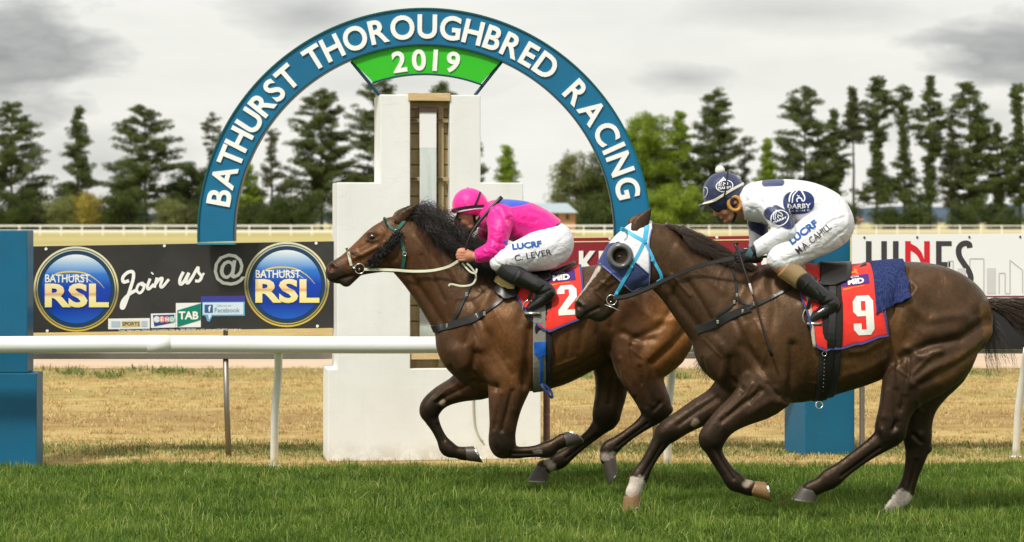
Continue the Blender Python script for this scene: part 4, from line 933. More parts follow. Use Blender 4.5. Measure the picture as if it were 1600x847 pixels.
SH = [(25, 300, 50, 'dark', 'left edge under the dark pine'), (95, 312, 26, 'pale', 'pale, left of the second conifer'), (140, 305, 26, 'gold', 'golden, right of the second conifer'), (200, 300, 38, 'dark', 'under the broad pine left of the arch'), (265, 318, 26, 'pale', 'pale, beside the left arch leg'),
      (330, 305, 30, 'dark', 'behind the left arch leg'), (405, 318, 30, 'dark', 'under the sparse olive tree'), (470, 308, 38, 'dark', 'under the large pine inside the arch'), (545, 305, 36, 'dark', 'left of the white tower'), (935, 320, 30, 'dark', 'right of the farm house'), (1000, 300, 40, 'lite', 'bright, right of the arch leg'), (1062, 296, 38, 'lite', 'bright, left of the navy helmet'),
      (1110, 318, 30, 'dark', 'behind the navy helmet'), (1180, 316, 34, 'dark', 'behind the shoulders of the jockey in white'), (1245, 312, 34, 'dark', 'over the back of the jockey in white'), (1310, 318, 26, 'dark', 'right of the back of the jockey in white'), (1385, 327, 24, 'dark', 'over the first letters of the white sign'), (1440, 322, 24, 'dark', 'over the middle letters of the white sign'), (1500, 326, 24, 'dark', 'over the last letter of the white sign'), (1560, 322, 30, 'dark', 'over the skyline drawing')]
_where = ['near the left edge', 'under the slim conifer', 'left of the broad pine', 'right of the broad pine', 'left of the arch', 'inside the arch at its left leg', 'inside the arch under the sparse tree', 'inside the arch under the large pine', 'just left of the tower', 'right of the tower', 'left of the right arch leg', 'right of the right arch leg', 'left of the navy helmet', 'right of the navy helmet', 'over the shoulders in white', 'over the back in white', 'under the bare pine trunk', 'over the H of the white sign', 'over the N of the white sign', 'over the S of the white sign', 'over the skyline drawing', 'near the right edge']
for i_, q_ in enumerate((2, 60, 172, 252, 286, 362, 436, 520, 566, 770, 965, 1035, 1085, 1150, 1215, 1275, 1342, 1358, 1412, 1470, 1532, 1592)):
    if q_ < 1290 and i_ % 4 != 3: SH.append((q_, 332 - (i_ * 7) % 11, 22, ('dark', 'oliv', 'pine')[i_ % 3], 'small and ragged, ' + _where[i_]))
for a in SH: tree(a[0], a[1], a[2], a[3], 'low shrub under the trees, ' + a[4], y=418.0, prof='round', dens=.8, bare=.02, name='shrub', leaf=.3, cat='shrub')
# ------------------------------------------------------------------ horses
HV = 0.0065 * QUAL
def coat_mat(name, rough=.42):
    t = NT(name, rough, 0, .48); t.b.inputs['Specular Tint'].default_value = (1.0, .70, .46, 1)
    a = t.n('ShaderNodeAttribute'); a.attribute_name = 'coat'
    hair = t.noise(1.0, 4, .75, t.map((95, 95, 200), rot=(0, .5, 0)))
    mot = t.noise(7, 5, .6)
    c = t.mix(t.ramp(mot, [(.3, 0.0), (.75, 1.0)]), a.outputs[0], (.55, .5, .47), 'MULTIPLY')
    c = t.mix(.45, a.outputs[0], c); blot = t.noise(34, 5, .75, t.map((1, 1, .7)), .8); c = t.mix(t.math('MULTIPLY', t.ramp(blot, [(.42, 0.), (.62, 1.)]), .55), c, (.50, .46, .42), 'MULTIPLY')
    tan = t.ramp(t.noise(19, 5, .7, t.map((1, 1, .8)), 1.2), [(.52, 0.), (.70, 1.)]); c = t.mix(t.math('MULTIPLY', tan, .35), c, (1.9, 1.6, 1.35), 'MULTIPLY'); c = t.mix(t.math('MULTIPLY', t.ramp(hair, [(.35, 1.), (.6, 0.)]), .28), c, (.45, .45, .45), 'MULTIPLY')
    t.col(c); t.bump(hair, .55, .0022); ve = t.n('ShaderNodeTexNoise'); ve.inputs['Scale'].default_value = 7; ve.inputs['Detail'].default_value = 3; ve.inputs['Distortion'].default_value = .8; t.L(t.co(), ve.inputs['Vector'])
    vl = t.ramp(t.math('ABSOLUTE', t.math('SUBTRACT', ve.outputs['Fac'], .5)), [(0.0, 1.), (.022, 0.)]); t.bump(vl, .13, .003); t.bump(t.noise(60, 4, .7, t.map((1, 1, .6))), .25, .004); t.bump(t.noise(12, 3, .5, t.map((1.2, 1, .8)), .6), .22, .012); t.bump(t.noise(4.5, 2, .5, t.map((1.6, 1, .7)), .8), .30, .030)
    r = t.ramp(t.noise(26, 5, .7), [(.3, rough - .10), (.75, rough + .22)]); t.L(r, t.b.inputs['Roughness'])
    t.b.inputs['Sheen Weight'].default_value = .02; t.b.inputs['Sheen Roughness'].default_value = .4
    t.b.inputs['Anisotropic'].default_value = .3
    return t.m
M['coat'] = coat_mat('horse_coat', .40)
def hair_mat(name, c):
    t = NT(name, .42, 0, .6); t.col(t.mix(t.noise(60, 3), c, tuple(x * 2.6 for x in c))); return t.m
M['hair1'] = hair_mat('mane_black', (.010, .008, .007)); M['hair2'] = hair_mat('mane_dark_brown', (.026, .016, .011))
def hoof_mat(name, c, c2):
    t = NT(name, .45); t.col(t.mix(t.noise(6, 5, .7, t.map((9, 9, 22))), c, c2)); t.bump(t.noise(40, 3), .3, .002); return t.m
M['hoof_dark'] = hoof_mat('hoof_horn_dark', (.028, .023, .019), (.09, .075, .06)); M['hoof_tan'] = hoof_mat('hoof_horn_amber', (.33, .19, .075), (.10, .055, .03))
M['hoof_pale'] = hoof_mat('hoof_horn_pale', (.45, .38, .3), (.25, .2, .15))
M['sole'] = hoof_mat('hoof_sole', (.20, .16, .08), (.07, .05, .03))
t = NT('horse_eye', .06, 0, .8); t.col((.008, .005, .004)); t.b.inputs['Coat Weight'].default_value = 1; M['eye'] = t.m

def hoof(parent, cf, cb, toe, heel, y, hw, mat, roll=0, shoe=True):
    cf, cb, toe, heel = [W(p[0], p[1], y) for p in (cf, cb, toe, heel)]
    mb = MB(); n = 20; rows = []
    def ring(f, b, wd, sc=1.0, dz=0):
        c = (f + b) / 2; u = (f - b) / 2; A = []
        for i in range(n):
            a = 2 * math.pi * i / n; cx = math.cos(a); e = cx if cx > 0 else cx * (.92 + .08 * abs(math.sin(a)))
            A.append(c + u * e * sc + np.array([0, math.sin(a) * wd * sc, 0]) * (1 if cx > 0 else 1 - .18 * cx * cx))
        return A
    for f in (0, .12, .5, 1.0):
        rows.append(ring(cf + (toe - cf) * f, cb + (heel - cb) * f, hw * (.84 + .2 * f + (.04 if f == .12 else 0))))
    nrm = np.cross(toe - heel, [0, 1, 0]); nrm /= np.linalg.norm(nrm); mid0 = (cf + cb) / 2; mid1 = (toe + heel) / 2
    if np.dot(nrm, mid1 - mid0) < 0: nrm = -nrm
    V = [p for r in rows for p in r]; F = [(i * n + j, i * n + (j + 1) % n, (i + 1) * n + (j + 1) % n, (i + 1) * n + j) for i in range(3) for j in range(n)]
    R = Matrix.Rotation(math.radians(roll), 3, Vector((toe - heel)).normalized())
    def rr(P):
        P = np.array(P); return np.array([np.array(R @ Vector(p - mid0)) + mid0 for p in P]) if roll else P
    mb.add(rr(V), F + [tuple(range(n))[::-1]], 0)
    so = ring(toe, heel, hw * 1.04, .86); c = (toe + heel) / 2 - nrm * .012
    mb.add(rr(rows[3] + [p - nrm * .004 for p in so] + [c]), [(j, (j + 1) % n, n + (j + 1) % n, n + j) for j in range(n)] + [(n + j, n + (j + 1) % n, 2 * n) for j in range(n)], 1)
    h = mb.build('hoof', [mat, M['sole']], parent, True)
    if shoe:
        s = MB(); o1 = ring(toe, heel, hw * 1.06, 1.02); i1 = ring(toe, heel, hw * 1.04, .70)
        arc = [j for j in range(-7, 8)]; A = [o1[j % n] for j in arc]; B = [i1[j % n] for j in arc]; m = len(arc)
        L = A + B + [p + nrm * .008 for p in A] + [p + nrm * .008 for p in B]; F = []
        for j in range(m - 1): F += [(j, j + 1, m + j + 1, m + j), (2 * m + j, 3 * m + j, 3 * m + j + 1, 2 * m + j + 1), (j, 2 * m + j, 2 * m + j + 1, j + 1), (m + j, m + j + 1, 3 * m + j + 1, 3 * m + j)]
        F += [(0, m, 3 * m, 2 * m), (m - 1, 3 * m - 1, 4 * m - 1, 2 * m - 1)]
        s.add(rr(L), F); so_ = s.build('horseshoe', M['steel'], h)
        so_.matrix_parent_inverse = Matrix.Identity(4)
    return h

def ear(parent, base, tip, w, y0, y1, yc, mat, col, bend=0):
    a = W(*base, yc + y0); b = W(*tip, yc + y1); ax = b - a; L = np.linalg.norm(ax); ax /= L
    side = np.cross(ax, [0, 1, 0]); side /= np.linalg.norm(side); m = (yc - Y0) / FL * w; V = []; n = 12
    pr = [(-.12, .70), (.05, .80), (.20, 1.0), (.38, .95), (.58, .72), (.78, .42), (.92, .17), (1.0, .03)]
    for t, r in pr:
        c = a + ax * L * t + side * bend * t * t * L
        for i in range(n):
            q = 2 * math.pi * i / n; rx = math.cos(q); ry = math.sin(q)
            dent = .55 if ry < -.3 and .1 < t < .9 else 1
            V.append(c + side * rx * m * r + np.array([0, 1, 0]) * ry * m * r * .55 * dent)
    F = [(i * n + j, i * n + (j + 1) % n, (i + 1) * n + (j + 1) % n, (i + 1) * n + j) for i in range(len(pr) - 1) for j in range(n)]
    F += [tuple(range(n))[::-1]]; V = np.array(V)
    me = MB().add(V, F).build('ear', mat, parent, True); at = me.data.color_attributes.new('coat', 'FLOAT_COLOR', 'POINT')
    C = np.ones((len(V), 4), np.float32); C[:, :3] = col
    fr = np.repeat([p[0] for p in pr], n); C[:, :3] *= (1 - .6 * fr)[:, None]; at.data.foreach_set('color', C.ravel()); return me

def build_horse(yc, lo, hi, label, spec):
    """spec carries this animal's own stations, strokes and colours"""
    S = Sculpt(yc, lo, hi, HV)
    for st, k in spec['limbs']: S.limb(st, k)
    for b in spec.get('blobs', ()): S.blob(*b)
    S.finish(2)
    for st in spec['strokes']: S.carve(*st); 
    S.shade(); S.V = relax(S.V, S.Q, 1, .35); S.shade()
    S.C = np.tile(np.array(spec['base']), (len(S.V), 1))
    for p in spec['paint']: S.paint(*p[:3], **(p[3] if len(p) > 3 else {}))
    x, y, z = W(*spec['root'], yc); root = empty('horse', (x, yc, 0), label, 'horse', 'racehorses galloping past the winning post')
    S.obj('body', M['coat'], root); return root, S

# ---- the leading horse (inside)
Y1 = 0.0
sp1 = dict(root=(860, 750), base=(.082, .036, .0165), limbs=[
    ([(735, 535, 0, 50, .13), (770, 523, 0, 87, .20), (810, 518, 0, 92, .255), (845, 517, 0, 90, .275), (880, 508, 0, 83, .28), (915, 495, 0, 76, .26),
      (945, 485, 0, 70, .235), (985, 478, 0, 70, .25), (1018, 482, 0, 64, .23), (1040, 492, 0, 45, .17)], .02),
    ([(633, 378, 0, 36, .060), (641, 390, 0, 40, .064), (667, 417, 0, 43, .073), (708, 458, 0, 54, .10), (748, 492, 0, 72, .15)], .03),
    ([(617, 377, 0, 36, .072), (600, 387, 0, 36, .078), (580, 397, 0, 29, .07), (560, 407, 0, 22.5, .056), (545, 416, 0, 18.5, .052), (530, 424, 0, 18, .053), (524, 424, 0, 14, .045)], .015),
    ([(628, 352, 0, 15, .05), (612, 356, 0, 17, .055)], .02),
    ([(554, 429, 0, 8, .035), (541, 438, 0, 10.5, .038)], .012),
    ([(522, 425, 0, 12, .048), (521, 431, 0, 10.5, .042)], .012),
    # near fore
    ([(795, 560, -.12, 42, .11), (797, 592, -.13, 33, .095), (790, 630, -.14, 24, .07), (786, 665, -.14, 18.5, .05), (784, 688, -.14, 17.5, .045), (787, 699, -.14, 17, .043)], .03),
    ([(790, 702, -.14, 13, .038), (806, 707, -.14, 9.0, .028), (828, 706, -.14, 8, .026), (845, 704, -.14, 9.5, .03), (856, 702, -.14, 12.5, .035), (867, 695, -.14, 9, .029), (880, 688, -.14, 11, .034)], .012),
    # far fore
    ([(762, 580, .11, 44, .11), (726, 603, .12, 22, .08), (693, 618, .13, 15.5, .055), (675, 633, .13, 14, .045), (670, 645, .13, 13.2, .042)], .03),
    ([(672, 650, .13, 12, .04), (681, 668, .13, 8, .028), (691, 687, .13, 8, .026), (700, 701, .13, 12, .034), (714, 707, .13, 8.5, .029), (727, 709, .13, 11, .034)], .012),
    # near hind
    ([(1016, 478, -.10, 60, .13), (1018, 522, -.13, 63, .13), (1002, 555, -.14, 43, .12), (1000, 580, -.15, 30, .09), (1011, 606, -.15, 24, .065), (1021, 626, -.15, 21.5, .05), (1026, 641, -.15, 20, .044)], .035),
    ([(1024, 645, -.15, 17, .04), (1004, 663, -.15, 10.5, .03), (981, 680, -.15, 9, .027), (962, 694, -.15, 10.5, .03), (952, 702, -.15, 12.8, .035), (949, 712, -.15, 10, .03), (950, 718, -.15, 11.5, .035)], .012),
    # far hind
    ([(985, 500, .10, 60, .12), (962, 545, .13, 42, .12), (957, 580, .14, 26, .09), (955, 612, .14, 22.5, .06), (949, 640, .14, 20, .05), (946, 656, .14, 18, .043)], .03),
    ([(944, 659, .14, 16, .038), (926, 678, .14, 10.5, .03), (903, 697, .14, 9.5, .027), (885, 712, .14, 10.5, .03), (873, 720, .14, 12.8, .034), (860, 727, .14, 9.5, .029), (849, 730, .14, 11.5, .034)], .012),
], blobs=[(582, 370, -.060, 9.5, .022, .008), (582, 370, .060, 9.5, .022, .008), (518, 419, -.050, 5.5, .022, .004, True), (518, 419, .050, 5.5, .022, .004, True),
          (1044, 640, -.15, 8, .025, .01), (962, 654, .14, 7, .025, .01), (620, 392, -.03, 30, .062, .02)],
strokes=[
    ([(640, 430), (668, 470), (692, 508)], 7, -10), ([(655, 392), (690, 440), (712, 486)], 14, 6), ([(690, 400), (730, 455)], 10, -5),
    ([(775, 440), (745, 490), (727, 535)], 9, -8), ([(790, 445), (765, 500), (752, 540)], 13, 8), ([(712, 548), (722, 570)], 13, 14), ([(742, 552), (735, 580), (752, 600), (775, 606)], 6, -12),
    ([(757, 566), (772, 588)], 12, 8), ([(790, 500), (812, 560)], 22, 14), ([(828, 515), (824, 560), (820, 600)], 8, -14), ([(765, 520), (790, 560)], 8, -6), ([(705, 575), (730, 597), (760, 605)], 5, -8),
    ([(800, 612), (792, 645), (784, 672)], 4, -7), ([(780, 615), (774, 655)], 7, 4), ([(812, 605), (806, 640)], 6, 4), ([(740, 598), (705, 616), (684, 628)], 4, -6),
    ([(867, 470), (872, 520), (862, 570)], 5, -3), ([(885, 468), (892, 515), (884, 560)], 5, -3), ([(905, 465), (912, 505), (906, 545)], 5, -3),
    ([(945, 425), (935, 470), (938, 520), (950, 548)], 9, -14), ([(985, 440), (968, 500), (962, 548)], 16, 8), ([(1000, 450), (1010, 520), (1000, 560)], 9, -6),
    ([(1083, 505), (1050, 540), (1020, 566)], 7, -9), ([(1070, 480), (1040, 530), (1012, 556)], 12, 8), ([(1060, 470), (1030, 512), (990, 530)], 6, -7), ([(975, 520), (1000, 532), (1020, 530)], 6, -7),
    ([(1000, 575), (1010, 605), (1022, 628)], 5, -7), ([(1022, 640), (1032, 630)], 4, -6), ([(1010, 640), (1018, 652)], 5, 4), ([(958, 590), (952, 630)], 5, -5),
    ([(1012, 662), (985, 682), (965, 697)], 2.6, -4.5), ([(930, 682), (905, 700), (885, 716)], 2.6, -4), ([(800, 709), (828, 709), (846, 707)], 2.6, -4.5), ([(684, 664), (694, 688)], 2.4, -4),
    ([(520, 443), (532, 436), (549, 431)], 2.2, -8), ([(590, 386), (570, 396), (552, 404)], 3.2, 4.5), ([(588, 395), (566, 406), (548, 414)], 5, -4), ([(600, 412), (620, 404), (628, 385)], 4, -4), ([(600, 370), (594, 392), (606, 414)], 5, -3.5),
    ([(571, 366), (580, 361.5), (591, 366)], 2.2, 5), ([(573, 375), (582, 378), (590, 375)], 2.2, 4), ([(512, 412), (520, 410), (526, 417)], 2.4, 4), ([(543, 398), (556, 393), (568, 400)], 1.6, 2.2), ([(575, 412), (590, 420), (604, 421)], 1.8, 2),
    ([(770, 480), (790, 520), (786, 560)], 2, 2), ([(752, 500), (770, 545), (800, 585)], 5, -5), ([(812, 450), (818, 480), (812, 505)], 8, -5), ([(850, 540), (858, 575), (848, 598)], 6, 4), ([(862, 590), (905, 572), (938, 552)], 5, -4),
    ([(990, 470), (1020, 500), (1060, 500)], 7, 5), ([(1030, 440), (1050, 470)], 9, -5), ([(960, 470), (956, 510)], 6, -5), ([(970, 560), (975, 590), (990, 615)], 4, 5), ([(985, 540), (990, 575), (1002, 600)], 3.5, -5),
    ([(650, 372), (680, 410), (706, 440)], 7, 4), ([(660, 400), (680, 440), (695, 470)], 4, -4), ([(735, 470), (752, 500)], 6, -4), ([(776, 602), (778, 640), (772, 670)], 3, -4), ([(800, 600), (802, 640)], 3, 3),
    ([(715, 600), (695, 610), (680, 625)], 3, 4), ([(733, 540), (742, 530), (750, 545)], 5, 5), ([(598, 355), (604, 364), (600, 374)], 3, -2.5), ([(560, 388), (572, 382), (578, 376)], 2, -2), ([(735, 500), (750, 530), (742, 560), (760, 590)], 2, 2.2), ([(900, 560), (860, 575), (835, 580)], 2.4, 2.4), ([(985, 545), (1005, 560), (1012, 590)], 2, 2.4),
], paint=[
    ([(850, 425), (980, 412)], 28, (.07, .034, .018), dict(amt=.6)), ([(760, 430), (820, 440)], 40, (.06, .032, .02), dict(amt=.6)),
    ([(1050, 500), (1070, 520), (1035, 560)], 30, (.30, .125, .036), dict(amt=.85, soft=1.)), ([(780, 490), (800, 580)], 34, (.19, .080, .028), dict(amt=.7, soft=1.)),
    ([(860, 560), (930, 530)], 24, (.16, .075, .03), dict(amt=.6)), ([(695, 440), (735, 500)], 18, (.06, .030, .018), dict(amt=.6)), ([(620, 440), (690, 520), (730, 590)], 12, (.07, .036, .022), dict(amt=.6)),
    ([(790, 450), (770, 470)], 14, (.05, .03, .02), dict(amt=.5)), ([(600, 372), (560, 398)], 20, (.17, .068, .026), dict(amt=.6)),
    ([(940, 520), (955, 560)], 14, (.04, .02, .012), dict(amt=.7)), ([(985, 560), (1010, 600)], 26, (.09, .04, .018), dict(amt=.7)),
    ([(515, 425), (535, 440)], 17, (.022, .017, .016), dict(amt=.9)), ([(548, 441), (530, 448)], 7, (.05, .04, .036), dict(amt=.7)), ([(582, 371)], 8, (.02, .014, .012), dict(amt=.8)),
    ([(518, 419.5)], 4.5, (.10, .03, .025), {}),
    ([(795, 640), (785, 670)], 26, (.05, .026, .017), dict(amt=.7, ymax=0.)), ([(784, 690), (830, 706), (880, 690)], 22, (.0075, .006, .0055), dict(ymax=0.)),
    ([(740, 600), (690, 618)], 26, (.035, .022, .016), dict(amt=.8, ymin=0.05)), ([(675, 632), (682, 668), (700, 700), (727, 709)], 22, (.0075, .006, .0055), dict(ymin=0.05)),
    ([(1015, 615), (1020, 620)], 24, (.035, .02, .014), dict(amt=.8, ymax=0.)), ([(1026, 645), (952, 700), (950, 718)], 22, (.0075, .006, .0055), dict(ymax=0.)),
    ([(962, 560), (955, 610)], 34, (.035, .02, .014), dict(amt=.85, ymin=0.05)), ([(946, 656), (873, 720), (849, 730)], 22, (.0075, .006, .0055), dict(ymin=0.05)),
    ([(944, 714), (957, 712)], 6, (.42, .37, .32), dict(ymax=0., amt=.85)), ([(856, 722), (862, 731)], 6, (.40, .35, .30), dict(ymin=.05, amt=.8)),
    ([(692, 629)], 4.5, (.42, .36, .27), dict(ymin=.05)), ([(835, 706), (845, 705)], 2.2, (.4, .38, .36), dict(ymax=0., amt=.7)),
])
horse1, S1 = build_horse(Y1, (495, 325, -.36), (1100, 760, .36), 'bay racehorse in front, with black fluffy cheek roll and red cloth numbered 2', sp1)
hoof(horse1, (884, 699), (876, 677), (912, 691), (883, 674), Y1 - .14, .044, M['hoof_dark'], roll=-28)
hoof(horse1, (730, 720), (726, 697), (753, 723), (739, 696), Y1 + .13, .044, M['hoof_dark'])
hoof(horse1, (939, 717), (963, 714), (950, 757), (966, 733), Y1 - .15, .044, M['hoof_dark'])
hoof(horse1, (838, 727), (859, 731), (824, 750), (858, 751), Y1 + .14, .044, M['hoof_dark'])
ear(horse1, (622, 347), (650, 315), 8.5, -.045, -.055, Y1, M['coat'], (.05, .026, .016), -.12); ear(horse1, (617, 343), (642, 318), 8, .045, .06, Y1, M['coat'], (.03, .02, .014), -.1)
def eyes(parent, px, py, yl, r, yc):
    for s in (-1, 1):
        p = W(px, py, yc + s * yl); bm = bmesh.new(); bmesh.ops.create_uvsphere(bm, u_segments=16, v_segments=10, radius=r)
        me = bpy.data.meshes.new('eye'); bm.to_mesh(me); bm.free(); me.transform(Matrix.Translation(p)); me.materials.append(M['eye'])
        for q in me.polygons: q.use_smooth = True
        link('eye', me, parent)
eyes(horse1, 582, 370, .064, .0225, Y1)

